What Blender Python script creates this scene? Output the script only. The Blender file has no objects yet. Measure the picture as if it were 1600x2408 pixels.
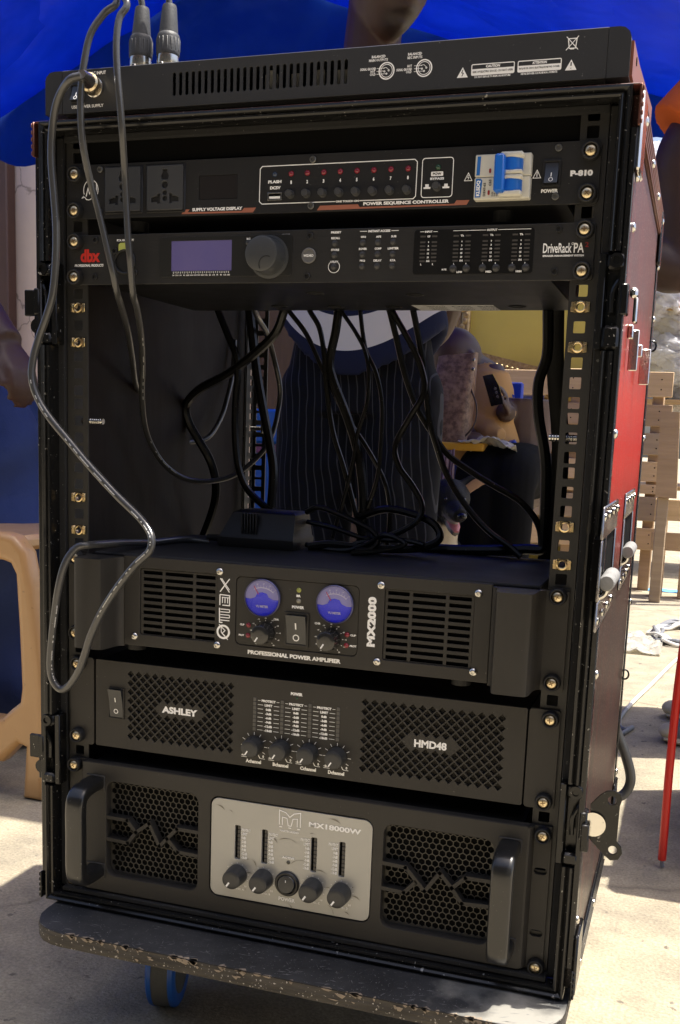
import bpy, bmesh, math, random
from mathutils import Vector, Matrix, noise
R = math.radians
random.seed(11)
SC = bpy.context.scene
COL = SC.collection

# ------------------------------------------------------------------ camera
# working units: millimetres, x right along the rack front, y away from the viewer,
# z up from the rack's first open hole; the ground lies at z = -735
Z0 = 735.0
def W(x, y, z):
    return Vector((x / 1000.0, y / 1000.0, (z + Z0) / 1000.0))
CP = (332.06, -898.25, -108.80)
RT = (0.94778345, 0.31679516, 0.0367064)
DN = (0.08654569, -0.14471743, -0.98568084)
FW = (-0.30694686, 0.93738876, -0.16457804)
FPX = 2491.2
cam = bpy.data.cameras.new('camera')
camo = bpy.data.objects.new('camera', cam)
COL.objects.link(camo)
m = Matrix.Identity(4)
for i in range(3):
    m[i][0] = RT[i]; m[i][1] = -DN[i]; m[i][2] = -FW[i]
loc = W(*CP)
for i in range(3):
    m[i][3] = loc[i]
camo.matrix_world = m
cam.sensor_fit = 'HORIZONTAL'
cam.sensor_width = 36.0
cam.lens = 36.0 * FPX / 1600.0
cam.shift_y = (1438.0 - 1204.0) / 1600.0
cam.clip_start = 0.02
cam.clip_end = 400
SC.camera = camo

# ------------------------------------------------------------------ light
SUN_DIR = Vector((-263, -126, -940)).normalized()      # the way the light travels
world = bpy.data.worlds.new('World')
SC.world = world
world.use_nodes = True
wn = world.node_tree
sky = wn.nodes.new('ShaderNodeTexSky')
sky.sky_type = 'NISHITA'
sky.sun_disc = False
sky.sun_elevation = math.asin(-SUN_DIR.z)
sky.sun_rotation = math.atan2(-SUN_DIR.x, -SUN_DIR.y)
sky.air_density = 0.7
sky.dust_density = 4.0
sky.ozone_density = 0.5
wn.links.new(sky.outputs[0], wn.nodes['Background'].inputs[0])
wn.nodes['Background'].inputs[1].default_value = 0.15
sl = bpy.data.lights.new('sun', 'SUN')
sl.energy = 4.7
sl.angle = R(0.55)
sl.color = (1.0, 0.94, 0.84)
slo = bpy.data.objects.new('sun', sl)
slo.rotation_euler = SUN_DIR.to_track_quat('-Z', 'Y').to_euler()
slo.location = (1.5, 0.5, 6)
COL.objects.link(slo)
SC.view_settings.view_transform = 'Standard'
SC.view_settings.look = 'None'
SC.view_settings.gamma = 1.0
SC.view_settings.exposure = 0.9
SC.view_settings.use_curve_mapping = False

# ------------------------------------------------------------------ helpers
def at(u, v, Y=None, Z=None):
    """a pixel of the 1600 px wide photograph -> a point (mm) on the plane y=Y or z=Z"""
    a = (u - 800.0) / FPX; b = (v - 1438.0) / FPX
    d = [RT[i] * a + DN[i] * b + FW[i] for i in range(3)]
    t = (Y - CP[1]) / d[1] if Y is not None else (Z - CP[2]) / d[2]
    return (CP[0] + t * d[0], CP[1] + t * d[1], CP[2] + t * d[2])

ORG = {}
def _link(o, parent, at_):
    COL.objects.link(o)
    if parent is not None:
        o.parent = parent
        o.location = at_ - ORG[parent.name]
    else:
        o.location = at_
    ORG[o.name] = at_

def thing(name, label, cat, at_, group=None):
    o = bpy.data.objects.new(name, None)
    o.empty_display_size = 0.05
    _link(o, None, W(*at_))
    o['label'] = label; o['category'] = cat
    if group: o['group'] = group
    return o

def tag(o, label=None, cat=None, group=None, kind=None):
    if label: o['label'] = label
    if cat: o['category'] = cat
    if group: o['group'] = group
    if kind: o['kind'] = kind
    return o

def finish(me, smooth=True, ang=38):
    if smooth:
        me.polygons.foreach_set('use_smooth', [True] * len(me.polygons))
        me.set_sharp_from_angle(angle=R(ang))

def put(name, me, mat, parent=None, at_=None):
    if mat is not None and not me.materials:
        me.materials.append(mat)
    o = bpy.data.objects.new(name, me)
    a = W(*at_) if at_ is not None else (ORG[parent.name] if parent is not None else Vector((0, 0, 0)))
    _link(o, parent, a)
    return o

def catmull(P, n=8):
    P = [Vector(p) for p in P]
    if len(P) < 3: return P
    Q = [2 * P[0] - P[1]] + P + [2 * P[-1] - P[-2]]
    out = []
    for i in range(1, len(Q) - 2):
        p0, p1, p2, p3 = Q[i - 1:i + 3]
        for k in range(n):
            t = k / n
            out.append(0.5 * ((2 * p1) + (p2 - p0) * t + (2 * p0 - 5 * p1 + 4 * p2 - p3) * t * t + (3 * p1 - p0 - 3 * p2 + p3) * t ** 3))
    out.append(P[-1])
    return out

class MB:
    def __init__(s): s.v = []; s.f = []
    def add(s, vs, fs):
        b = len(s.v); s.v.extend([tuple(q) for q in vs]); s.f.extend([tuple(i + b for i in f) for f in fs]); return s
    def box(s, x0, x1, y0, y1, z0, z1, c=0.0):
        if x0 > x1: x0, x1 = x1, x0
        if y0 > y1: y0, y1 = y1, y0
        if z0 > z1: z0, z1 = z1, z0
        if c <= 0:
            v = [(x, y, z) for x in (x0, x1) for y in (y0, y1) for z in (z0, z1)]
            return s.add(v, [(0, 1, 3, 2), (4, 6, 7, 5), (0, 4, 5, 1), (2, 3, 7, 6), (0, 2, 6, 4), (1, 5, 7, 3)])
        c = min(c, (x1 - x0) * .49, (y1 - y0) * .49, (z1 - z0) * .49)
        v = []
        for x, sx in ((x0, 1), (x1, -1)):
            for y, sy in ((y0, 1), (y1, -1)):
                for z, sz in ((z0, 1), (z1, -1)):
                    v += [(x, y + sy * c, z + sz * c), (x + sx * c, y, z + sz * c), (x + sx * c, y + sy * c, z)]
        I = lambda a, b, d, k: (a * 4 + b * 2 + d) * 3 + k
        f = [(I(0,0,0,0), I(0,0,1,0), I(0,1,1,0), I(0,1,0,0)), (I(1,0,0,0), I(1,1,0,0), I(1,1,1,0), I(1,0,1,0)),
             (I(0,0,0,1), I(1,0,0,1), I(1,0,1,1), I(0,0,1,1)), (I(0,1,0,1), I(0,1,1,1), I(1,1,1,1), I(1,1,0,1)),
             (I(0,0,0,2), I(0,1,0,2), I(1,1,0,2), I(1,0,0,2)), (I(0,0,1,2), I(1,0,1,2), I(1,1,1,2), I(0,1,1,2))]
        for a in (0, 1):
            for b in (0, 1):
                f.append((I(a,b,0,0), I(a,b,0,1), I(a,b,1,1), I(a,b,1,0)))
                f.append((I(a,0,b,0), I(a,0,b,2), I(a,1,b,2), I(a,1,b,0)))
                f.append((I(0,a,b,1), I(0,a,b,2), I(1,a,b,2), I(1,a,b,1)))
                for d in (0, 1): f.append((I(a,b,d,0), I(a,b,d,1), I(a,b,d,2)))
        return s.add(v, f)
    def lathe(s, c, axis, prof, n=20, caps=True):
        """prof: (radius, distance along axis) pairs"""
        ax = Vector(axis).normalized()
        e1 = ax.orthogonal().normalized(); e2 = ax.cross(e1); c = Vector(c)
        v = []; f = []; rows = []
        for r, h in prof:
            if r < 1e-6:
                rows.append([len(v)]); v.append(c + ax * h)
            else:
                rows.append(list(range(len(v), len(v) + n)))
                for k in range(n):
                    a = 2 * math.pi * k / n
                    v.append(c + ax * h + (e1 * math.cos(a) + e2 * math.sin(a)) * r)
        for A, B in zip(rows, rows[1:]):
            for k in range(n):
                q = (A[k % len(A)], A[(k + 1) % len(A)], B[(k + 1) % len(B)], B[k % len(B)])
                q = tuple(dict.fromkeys(q))
                if len(q) > 2: f.append(q)
        for rr, rev in ((rows[0], True), (rows[-1], False)):
            if len(rr) > 1 and caps: f.append(tuple(reversed(rr)) if rev else tuple(rr))
        return s.add(v, f)
    def cyl(s, p0, p1, r, r1=None, n=14):
        p0 = Vector(p0); d = Vector(p1) - p0
        return s.lathe(p0, d, [(r, 0), (r if r1 is None else r1, d.length)], n)
    def tube(s, P, r, n=8, k=8, ell=None, cap=True, sq=1.0):
        """swept tube; r a number or one radius per point; ell flattens it across"""
        m_ = len(P); C = catmull(P, k)
        if isinstance(r, (int, float)): rr = [r] * len(C)
        else:
            rr = []
            for i in range(len(C)):
                t = min(i / k, m_ - 1.0001) if len(C) > m_ else i
                j = int(t); w = t - j; w = w * w * (3 - 2 * w)
                rr.append(r[j] * (1 - w) + r[min(j + 1, m_ - 1)] * w)
        T = []
        for i in range(len(C)):
            d = C[min(i + 1, len(C) - 1)] - C[max(i - 1, 0)]
            T.append(d.normalized() if d.length > 1e-9 else Vector((0, 0, 1)))
        N = T[0].orthogonal().normalized() if ell is None else (Vector(ell[1]) - T[0] * Vector(ell[1]).dot(T[0])).normalized()
        v = []; f = []
        for i, p in enumerate(C):
            N = (N - T[i] * N.dot(T[i])).normalized(); Bn = T[i].cross(N)
            e = 1.0 if ell is None else ell[0]
            for q in range(n):
                a = 2 * math.pi * q / n
                v.append(p + (N * math.copysign(abs(math.cos(a)) ** sq, math.cos(a)) * e + Bn * math.copysign(abs(math.sin(a)) ** sq, math.sin(a))) * rr[i])
        for i in range(len(C) - 1):
            for q in range(n):
                f.append((i * n + q, i * n + (q + 1) % n, (i + 1) * n + (q + 1) % n, (i + 1) * n + q))
        if cap:
            f.append(tuple(reversed(range(n)))); f.append(tuple(range((len(C) - 1) * n, len(C) * n)))
        return s.add(v, f)
    def loft(s, rings, n=20):
        """rings: (centre, rx, ry) ellipses lying level"""
        v = []; f = []
        for c, rx, ry in rings:
            for q in range(n):
                a = 2 * math.pi * q / n
                v.append((c[0] + rx * math.cos(a), c[1] + ry * math.sin(a), c[2]))
        for i in range(len(rings) - 1):
            for q in range(n):
                f.append((i * n + q, i * n + (q + 1) % n, (i + 1) * n + (q + 1) % n, (i + 1) * n + q))
        f.append(tuple(reversed(range(n)))); f.append(tuple(range((len(rings) - 1) * n, len(rings) * n)))
        return s.add(v, f)
    def ball(s, c, rx, ry=None, rz=None, n=16, m_=10):
        ry = rx if ry is None else ry; rz = rx if rz is None else rz
        v = []; f = []
        for i in range(m_ + 1):
            th = math.pi * i / m_
            for q in range(n):
                a = 2 * math.pi * q / n
                v.append((c[0] + rx * math.sin(th) * math.cos(a), c[1] + ry * math.sin(th) * math.sin(a), c[2] + rz * math.cos(th)))
        for i in range(m_):
            for q in range(n):
                f.append((i * n + q, (i + 1) * n + q, (i + 1) * n + (q + 1) % n, i * n + (q + 1) % n))
        return s.add(v, f)
    def prism(s, poly, y0, y1):
        """outline in (x,z), pushed along y"""
        n = len(poly)
        v = [(x, y0, z) for x, z in poly] + [(x, y1, z) for x, z in poly]
        f = [tuple(range(n)), tuple(reversed(range(n, 2 * n)))] + [(i, i + n, (i + 1) % n + n, (i + 1) % n) for i in range(n)]
        return s.add(v, f)
    def prismz(s, poly, z0, z1):
        n = len(poly)
        v = [(x, y, z0) for x, y in poly] + [(x, y, z1) for x, y in poly]
        f = [tuple(reversed(range(n))), tuple(range(n, 2 * n))] + [(i, (i + 1) % n, (i + 1) % n + n, i + n) for i in range(n)]
        return s.add(v, f)
    def flat(s, poly, y):
        return s.add([(x, y, z) for x, z in poly], [tuple(range(len(poly)))])
    def stroke(s, P, w, y, closed=False):
        """a printed line of width w through (x,z) points, mitred so that no two pieces overlap"""
        s.k = getattr(s, 'k', 0) + 1; y = y - .006 * (s.k % 12)
        Q = []
        for p in P:
            p = Vector(p)
            if not Q or (p - Q[-1]).length > 1e-6: Q.append(p)
        if closed and (Q[0] - Q[-1]).length < 1e-6: Q.pop()
        n = len(Q); L_ = []; R_ = []
        for i, p in enumerate(Q):
            a = Q[i - 1] if (i > 0 or closed) else None
            b = Q[(i + 1) % n] if (i < n - 1 or closed) else None
            d1 = (p - a).normalized() if a is not None else (b - p).normalized()
            d2 = (b - p).normalized() if b is not None else d1
            n1 = Vector((-d1.y, d1.x)); n2 = Vector((-d2.y, d2.x)); m_ = n1 + n2
            if m_.length < .25: m_ = n1
            m_.normalize(); h = min(w / 2 / max(m_.dot(n1), .3), w * 1.1)
            L_.append(p + m_ * h); R_.append(p - m_ * h)
        V = [(q.x, y, q.y) for q in L_] + [(q.x, y, q.y) for q in R_]
        return s.add(V, [(i + n, (i + 1) % n + n, (i + 1) % n, i) for i in range(n if closed else n - 1)])
    def text(s, body, x0, x1, z0, z1, y, bold=0.02, rot=0, shear=0, res=3):
        """lettering fitted into the rectangle x0..x1, z0..z1 (rot 90: reads upwards)"""
        cu = bpy.data.curves.new('t', 'FONT'); cu.body = body; cu.offset = bold + .018; cu.resolution_u = res; cu.shear = shear
        ob = bpy.data.objects.new('t', cu); me = bpy.data.meshes.new_from_object(ob)
        V = [(q.co.x, q.co.y) for q in me.vertices]
        if V:
            a0 = min(q[0] for q in V); a1 = max(q[0] for q in V); b0 = min(q[1] for q in V); b1 = max(q[1] for q in V)
            o = []
            for a, b in V:
                p = (a - a0) / max(a1 - a0, 1e-6); q = (b - b0) / max(b1 - b0, 1e-6)
                if rot == 90: p, q = 1 - q, p
                elif rot == -90: p, q = q, 1 - p
                o.append((x0 + (x1 - x0) * p, y, z0 + (z1 - z0) * q))
            s.add(o, [tuple(pl.vertices) for pl in me.polygons])
        bpy.data.objects.remove(ob); bpy.data.curves.remove(cu); bpy.data.meshes.remove(me)
        return s
    def grid(s, fn, nu, nv, thick=0):
        v = [fn(i / nu, j / nv) for j in range(nv + 1) for i in range(nu + 1)]
        f = [(j * (nu + 1) + i, j * (nu + 1) + i + 1, (j + 1) * (nu + 1) + i + 1, (j + 1) * (nu + 1) + i) for j in range(nv) for i in range(nu)]
        if thick:
            n = len(v); v2 = [Vector(q) for q in v]
            me = bpy.data.meshes.new('g'); me.from_pydata(v2, [], f); me.update()
            v += [tuple(v2[i] - me.vertices[i].normal * thick) for i in range(n)]
            f2 = [tuple(reversed([q + n for q in t])) for t in f]
            rim = [j for j in range(nu + 1)] + [j * (nu + 1) + nu for j in range(1, nv + 1)] + [nv * (nu + 1) + i for i in range(nu - 1, -1, -1)] + [j * (nu + 1) for j in range(nv - 1, 0, -1)]
            f3 = [(rim[(i + 1) % len(rim)], rim[i], rim[i] + n, rim[(i + 1) % len(rim)] + n) for i in range(len(rim))]
            f = f + f2 + f3; bpy.data.meshes.remove(me)
        return s.add(v, f)
    def mesh(s, name, at_=None, smooth=True, ang=38):
        a = W(*at_) if at_ is not None else Vector((0, 0, 0))
        me = bpy.data.meshes.new(name)
        me.from_pydata([W(*q) - a for q in s.v], [], s.f)
        me.update(); finish(me, smooth, ang)
        return me
    def build(s, name, mat, parent=None, at_=None, smooth=True, ang=38, recalc=False):
        a = W(*at_) if at_ is not None else (ORG[parent.name] if parent is not None else Vector((0, 0, 0)))
        me = bpy.data.meshes.new(name)
        me.from_pydata([W(*q) - a for q in s.v], [], s.f)
        me.update()
        if recalc:
            bm = bmesh.new(); bm.from_mesh(me); bmesh.ops.recalc_face_normals(bm, faces=bm.faces); bm.to_mesh(me); bm.free()
        finish(me, smooth, ang)
        me.materials.append(mat)
        o = bpy.data.objects.new(name, me)
        _link(o, parent, a)
        return o

def rrect(x0, x1, z0, z1, r=0, n=4):
    if r <= 0: return [(x0, z0), (x1, z0), (x1, z1), (x0, z1)]
    o = []
    for cx, cz, a0 in ((x1 - r, z0 + r, -90), (x1 - r, z1 - r, 0), (x0 + r, z1 - r, 90), (x0 + r, z0 + r, 180)):
        for k in range(n + 1):
            a = R(a0 + 90.0 * k / n); o.append((cx + r * math.cos(a), cz + r * math.sin(a)))
    return o
def circ(cx, cz, r, n=14, a0=0):
    return [(cx + r * math.cos(R(a0) + 2 * math.pi * k / n), cz + r * math.sin(R(a0) + 2 * math.pi * k / n)) for k in range(n)]

def _area(P): return abs(sum(P[i][0] * P[i - 1][1] - P[i - 1][0] * P[i][1] for i in range(len(P)))) / 2
def plate(name, outer, holes, yf, th, mat, parent, bev=0.0, at_=None, bres=1):
    """a sheet with real openings: outline and holes in (x,z), front face at y=yf, th thick"""
    want = _area(outer) - sum(_area(h) for h in holes)
    for ang in (0.0, .0137, -.0211, .31, -.47, .77, 1.13, .052, -.9):
        ca, sa = math.cos(ang), math.sin(ang)
        cu = bpy.data.curves.new('c', 'CURVE'); cu.dimensions = '2D'; cu.fill_mode = 'BOTH'
        cu.extrude = th / 2 - bev
        if bev: cu.bevel_depth = bev; cu.bevel_resolution = bres; cu.offset = -bev
        for lp in [outer] + list(holes):
            sp = cu.splines.new('POLY'); sp.points.add(len(lp) - 1)
            for q, (x, z) in zip(sp.points, lp): q.co = (x * ca - z * sa, x * sa + z * ca, 0, 1)
            sp.use_cyclic_u = True
        ob = bpy.data.objects.new('c', cu); me = bpy.data.meshes.new_from_object(ob)
        bpy.data.objects.remove(ob); bpy.data.curves.remove(cu)
        got = sum(p.area for p in me.polygons if p.normal.z > .95)
        if abs(got - want) < want * (.03 if not bev else .16): break
    else: print('PLATE FILL', name, got, want)
    a = W(*at_) if at_ is not None else (ORG[parent.name] if parent is not None else Vector((0, 0, 0)))
    for q in me.vertices:
        x, z, h = q.co
        q.co = W(x * ca + z * sa, yf + th / 2 - h, -x * sa + z * ca) - a
    me.name = name; me.materials.clear(); me.update(); finish(me)
    me.materials.append(mat)
    o = bpy.data.objects.new(name, me); _link(o, parent, a)
    return o

def fuse(mb, name, mat, parent, voxel=6.0, smooth=4, at_=None):
    """melt overlapping volumes into one continuous skin"""
    a = W(*at_) if at_ is not None else (ORG[parent.name] if parent is not None else Vector((0, 0, 0)))
    me = bpy.data.meshes.new('tmp'); me.from_pydata([W(*q) - a for q in mb.v], [], mb.f); me.update()
    ob = bpy.data.objects.new('tmp', me); COL.objects.link(ob)
    bm = bmesh.new(); bm.from_mesh(me); bmesh.ops.recalc_face_normals(bm, faces=bm.faces); bm.to_mesh(me); bm.free()
    md = ob.modifiers.new('r', 'REMESH'); md.mode = 'VOXEL'; md.voxel_size = voxel / 1000.0
    ms = ob.modifiers.new('s', 'SMOOTH'); ms.factor = .5; ms.iterations = smooth
    dg = bpy.context.evaluated_depsgraph_get(); dg.update()
    m2 = bpy.data.meshes.new_from_object(ob.evaluated_get(dg))
    bpy.data.objects.remove(ob); bpy.data.meshes.remove(me)
    m2.name = name; m2.materials.clear(); m2.materials.append(mat)
    m2.polygons.foreach_set('use_smooth', [True] * len(m2.polygons))
    o = bpy.data.objects.new(name, m2); _link(o, parent, a)
    return o

def copies(proto, spots, parent, at0):
    """further copies (with sub-parts) of a part built round at0"""
    out = []
    for p in spots:
        c = proto.copy(); COL.objects.link(c); c.parent = parent
        a = W(*p); c.location = a - ORG[parent.name]; ORG[c.name] = a
        for ch in proto.children:
            d = ch.copy(); COL.objects.link(d); d.parent = c
            ORG[d.name] = ORG[ch.name] - ORG[proto.name] + a
        out.append(c)
    return out

# ------------------------------------------------------------------ materials
MATS = {}
def mat(name, col, rough=.5, metal=0, spec=.5, var=None, bump=None, coat=0, speck=None, aniso=None, trans=0, sss=0):
    """var=(scale, amount, colour2)  bump=(scale, strength)  speck=(scale, size, colour): dust and chips"""
    if name in MATS: return MATS[name]
    m_ = bpy.data.materials.new(name); m_.use_nodes = True
    nt = m_.node_tree; N = nt.nodes; L = nt.links
    b = N['Principled BSDF']
    b.inputs['Base Color'].default_value = (*col, 1); b.inputs['Roughness'].default_value = rough
    b.inputs['Metallic'].default_value = metal; b.inputs['Specular IOR Level'].default_value = spec
    if coat: b.inputs['Coat Weight'].default_value = coat; b.inputs['Coat Roughness'].default_value = .12
    if trans: b.inputs['Transmission Weight'].default_value = trans
    if sss: b.inputs['Subsurface Weight'].default_value = sss; b.inputs['Subsurface Radius'].default_value = (.012, .005, .003)
    tc = N.new('ShaderNodeTexCoord'); vec = tc.outputs['Object']
    if aniso:
        mp = N.new('ShaderNodeMapping'); mp.inputs['Scale'].default_value = aniso; L.new(vec, mp.inputs[0]); vec = mp.outputs[0]
    src = None
    if var:
        n = N.new('ShaderNodeTexNoise'); n.inputs['Scale'].default_value = var[0]; n.inputs['Detail'].default_value = 6; n.inputs['Roughness'].default_value = .62
        L.new(vec, n.inputs['Vector'])
        rp = N.new('ShaderNodeValToRGB'); rp.color_ramp.elements[0].position = .5 - var[1] / 2; rp.color_ramp.elements[1].position = .5 + var[1] / 2
        rp.color_ramp.elements[0].color = (*col, 1); rp.color_ramp.elements[1].color = (*var[2], 1)
        L.new(n.outputs[0], rp.inputs[0]); src = rp.outputs[0]
    if speck:
        for k, sc in enumerate((speck[0], speck[0] * .37)):
            n = N.new('ShaderNodeTexNoise'); n.inputs['Scale'].default_value = sc; n.inputs['Detail'].default_value = 2
            L.new(tc.outputs['Object'], n.inputs['Vector'])
            rp = N.new('ShaderNodeValToRGB'); rp.color_ramp.elements[0].position = speck[1] + .03 * k; rp.color_ramp.elements[1].position = speck[1] + .035 + .03 * k
            rp.color_ramp.elements[0].color = (0, 0, 0, 1); rp.color_ramp.elements[1].color = (1, 1, 1, 1)
            L.new(n.outputs[0], rp.inputs[0])
            mx = N.new('ShaderNodeMix'); mx.data_type = 'RGBA'; mx.inputs[6].default_value = (*col, 1); mx.inputs[7].default_value = (*speck[2], 1)
            L.new(rp.outputs[0], mx.inputs[0])
            if src: L.new(src, mx.inputs[6])
            src = mx.outputs[2]
    if src: L.new(src, b.inputs['Base Color'])
    # every surface is a little uneven in gloss
    n2 = N.new('ShaderNodeTexNoise'); n2.inputs['Scale'].default_value = 28; n2.inputs['Detail'].default_value = 4
    L.new(tc.outputs['Object'], n2.inputs['Vector'])
    mr = N.new('ShaderNodeMapRange'); mr.inputs[3].default_value = max(rough - .07, .02); mr.inputs[4].default_value = min(rough + .1, 1)
    L.new(n2.outputs[0], mr.inputs[0]); L.new(mr.outputs[0], b.inputs['Roughness'])
    if bump:
        n = N.new('ShaderNodeTexNoise'); n.inputs['Scale'].default_value = bump[0]; n.inputs['Detail'].default_value = 5
        L.new(vec, n.inputs['Vector'])
        bp = N.new('ShaderNodeBump'); bp.inputs['Strength'].default_value = bump[1]; bp.inputs['Distance'].default_value = .002
        L.new(n.outputs[0], bp.inputs['Height']); L.new(bp.outputs[0], b.inputs['Normal'])
    MATS[name] = m_
    return m_

BLK = mat('black_panel_paint', (.015, .015, .0155), .48, spec=.30, var=(5, .7, (.022, .0215, .021)), bump=(900, .06), speck=(420, .735, (.10, .10, .095)))
OLV = mat('charcoal_powder_coat', (.027, .025, .022), .46, spec=.34, var=(4, .7, (.037, .034, .030)), bump=(1400, .08), speck=(380, .75, (.11, .10, .09)))
BRU = mat('brushed_black_aluminium', (.024, .0235, .023), .36, metal=.25, spec=.5, var=(60, .5, (.036, .035, .034)), bump=(60, .12), aniso=(1, 14, 60))
DRK = mat('black_chassis_steel', (.010, .010, .010), .55, spec=.3, bump=(500, .05), speck=(300, .74, (.06, .06, .06)))
PLA = mat('black_plastic', (.011, .011, .0115), .42, bump=(700, .1))
RUB = mat('matt_black_rubber', (.010, .010, .0105), .62, bump=(900, .15))
GLS = mat('gloss_black_glass', (.008, .008, .010), .08, coat=.5)
HOLE = mat('dark_hollow', (.003, .003, .003), .9, spec=.1)
WHT = mat('white_print', (.95, .95, .94), .6)
GRY = mat('grey_print', (.20, .20, .20), .5)
REDP = mat('red_print', (.62, .03, .02), .5)
DRED = mat('dull_red_print', (.28, .02, .02), .5)
CU = mat('copper_print', (.36, .13, .08), .45)
GOLD = mat('zinc_yellow_screw', (.86, .74, .48), .30, metal=1, var=(300, .5, (.72, .56, .34)))
NICK = mat('bright_nickel', (.62, .60, .56), .22, metal=1, bump=(300, .06))
CHR = mat('worn_chrome', (.70, .68, .63), .16, metal=1, bump=(120, .08), speck=(260, .68, (.30, .29, .27)))
LABL = mat('paper_label', (.70, .70, .68), .6)
# ------------------------------------------------------------------ ground
def ground_mat():
    m_ = bpy.data.materials.new('sandy_concrete'); m_.use_nodes = True
    N = m_.node_tree.nodes; L = m_.node_tree.links; b = N['Principled BSDF']; tc = N.new('ShaderNodeTexCoord')
    def nz(sc, det=6, ro=.6):
        n = N.new('ShaderNodeTexNoise'); n.inputs['Scale'].default_value = sc; n.inputs['Detail'].default_value = det; n.inputs['Roughness'].default_value = ro
        L.new(tc.outputs['Object'], n.inputs['Vector']); return n.outputs[0]
    def ramp(src, p0, p1, c0, c1):
        r = N.new('ShaderNodeValToRGB'); r.color_ramp.elements[0].position = p0; r.color_ramp.elements[1].position = p1
        r.color_ramp.elements[0].color = (*c0, 1); r.color_ramp.elements[1].color = (*c1, 1); L.new(src, r.inputs[0]); return r.outputs[0]
    def mix(f, a, b_, mode='MIX'):
        x = N.new('ShaderNodeMix'); x.data_type = 'RGBA'; x.blend_type = mode
        for s_, i in ((f, 0), (a, 6), (b_, 7)):
            if isinstance(s_, float): x.inputs[i].default_value = s_
            elif isinstance(s_, tuple): x.inputs[i].default_value = (*s_, 1)
            else: L.new(s_, x.inputs[i])
        return x.outputs[2]
    big = ramp(nz(2.2), .35, .66, (.43, .38, .28), (.33, .295, .235))
    mid = ramp(nz(13), .38, .62, (.82, .82, .82), (1.12, 1.10, 1.06))
    c = mix(1.0, big, mid, 'MULTIPLY')
    grit = ramp(nz(240, 3), .35, .70, (.72, .71, .69), (1.2, 1.2, 1.18))
    c = mix(.8, c, grit, 'MULTIPLY')
    spots = ramp(nz(38, 4), .66, .70, (0, 0, 0), (1, 1, 1))
    c = mix(spots, c, (.17, .15, .12))
    v = N.new('ShaderNodeTexVoronoi'); v.feature = 'DISTANCE_TO_EDGE'; v.inputs['Scale'].default_value = 1.1
    wob = N.new('ShaderNodeMix'); wob.data_type = 'RGBA'; wob.inputs[0].default_value = .12
    nn = N.new('ShaderNodeTexNoise'); nn.inputs['Scale'].default_value = 5; L.new(tc.outputs['Object'], nn.inputs['Vector'])
    L.new(tc.outputs['Object'], wob.inputs[6]); L.new(nn.outputs[1], wob.inputs[7]); L.new(wob.outputs[2], v.inputs['Vector'])
    crk = ramp(v.outputs[0], .0, .006, (1, 1, 1), (0, 0, 0)); cm = N.new('ShaderNodeMath'); cm.operation = 'MULTIPLY'; cm.inputs[1].default_value = .5; L.new(crk, cm.inputs[0])
    c = mix(cm.outputs[0], c, (.13, .115, .09))
    L.new(c, b.inputs['Base Color']); b.inputs['Roughness'].default_value = .9; b.inputs['Specular IOR Level'].default_value = .2
    a1 = N.new('ShaderNodeMath'); a1.operation = 'MULTIPLY_ADD'; a1.inputs[1].default_value = 3.0; L.new(nz(30, 6), a1.inputs[0]); L.new(nz(330, 4), a1.inputs[2])
    bp = N.new('ShaderNodeBump'); bp.inputs['Strength'].default_value = .55; bp.inputs['Distance'].default_value = .0035; L.new(a1.outputs[0], bp.inputs['Height']); L.new(bp.outputs[0], b.inputs['Normal'])
    return m_
g = MB().grid(lambda u, v: (-60000 + 120000 * u, -60000 + 120000 * v, -735), 8, 8).build('ground', ground_mat()); tag(g, kind='structure')
random.seed(3)
pb = MB()
for _ in range(420):
    x, y = random.uniform(-900, 900), random.uniform(-300, 3600)
    if -280 < x < 280 and y < 480: continue
    r = random.uniform(1.2, 4.5); rot = random.uniform(0, 6)
    V = [(x + r * math.cos(rot + k * 1.2566) * random.uniform(.7, 1.2), y + r * math.sin(rot + k * 1.2566) * random.uniform(.7, 1.2), -735) for k in range(5)] + [(x + random.uniform(-.5, .5), y, -735 + r * random.uniform(.5, .9))]
    pb.add(V, [(k, (k + 1) % 5, 5) for k in range(5)])
tag(pb.build('grit', mat('pale_grit', (.34, .30, .23), .9, var=(9, .6, (.20, .18, .15))), smooth=False), kind='stuff')

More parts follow.
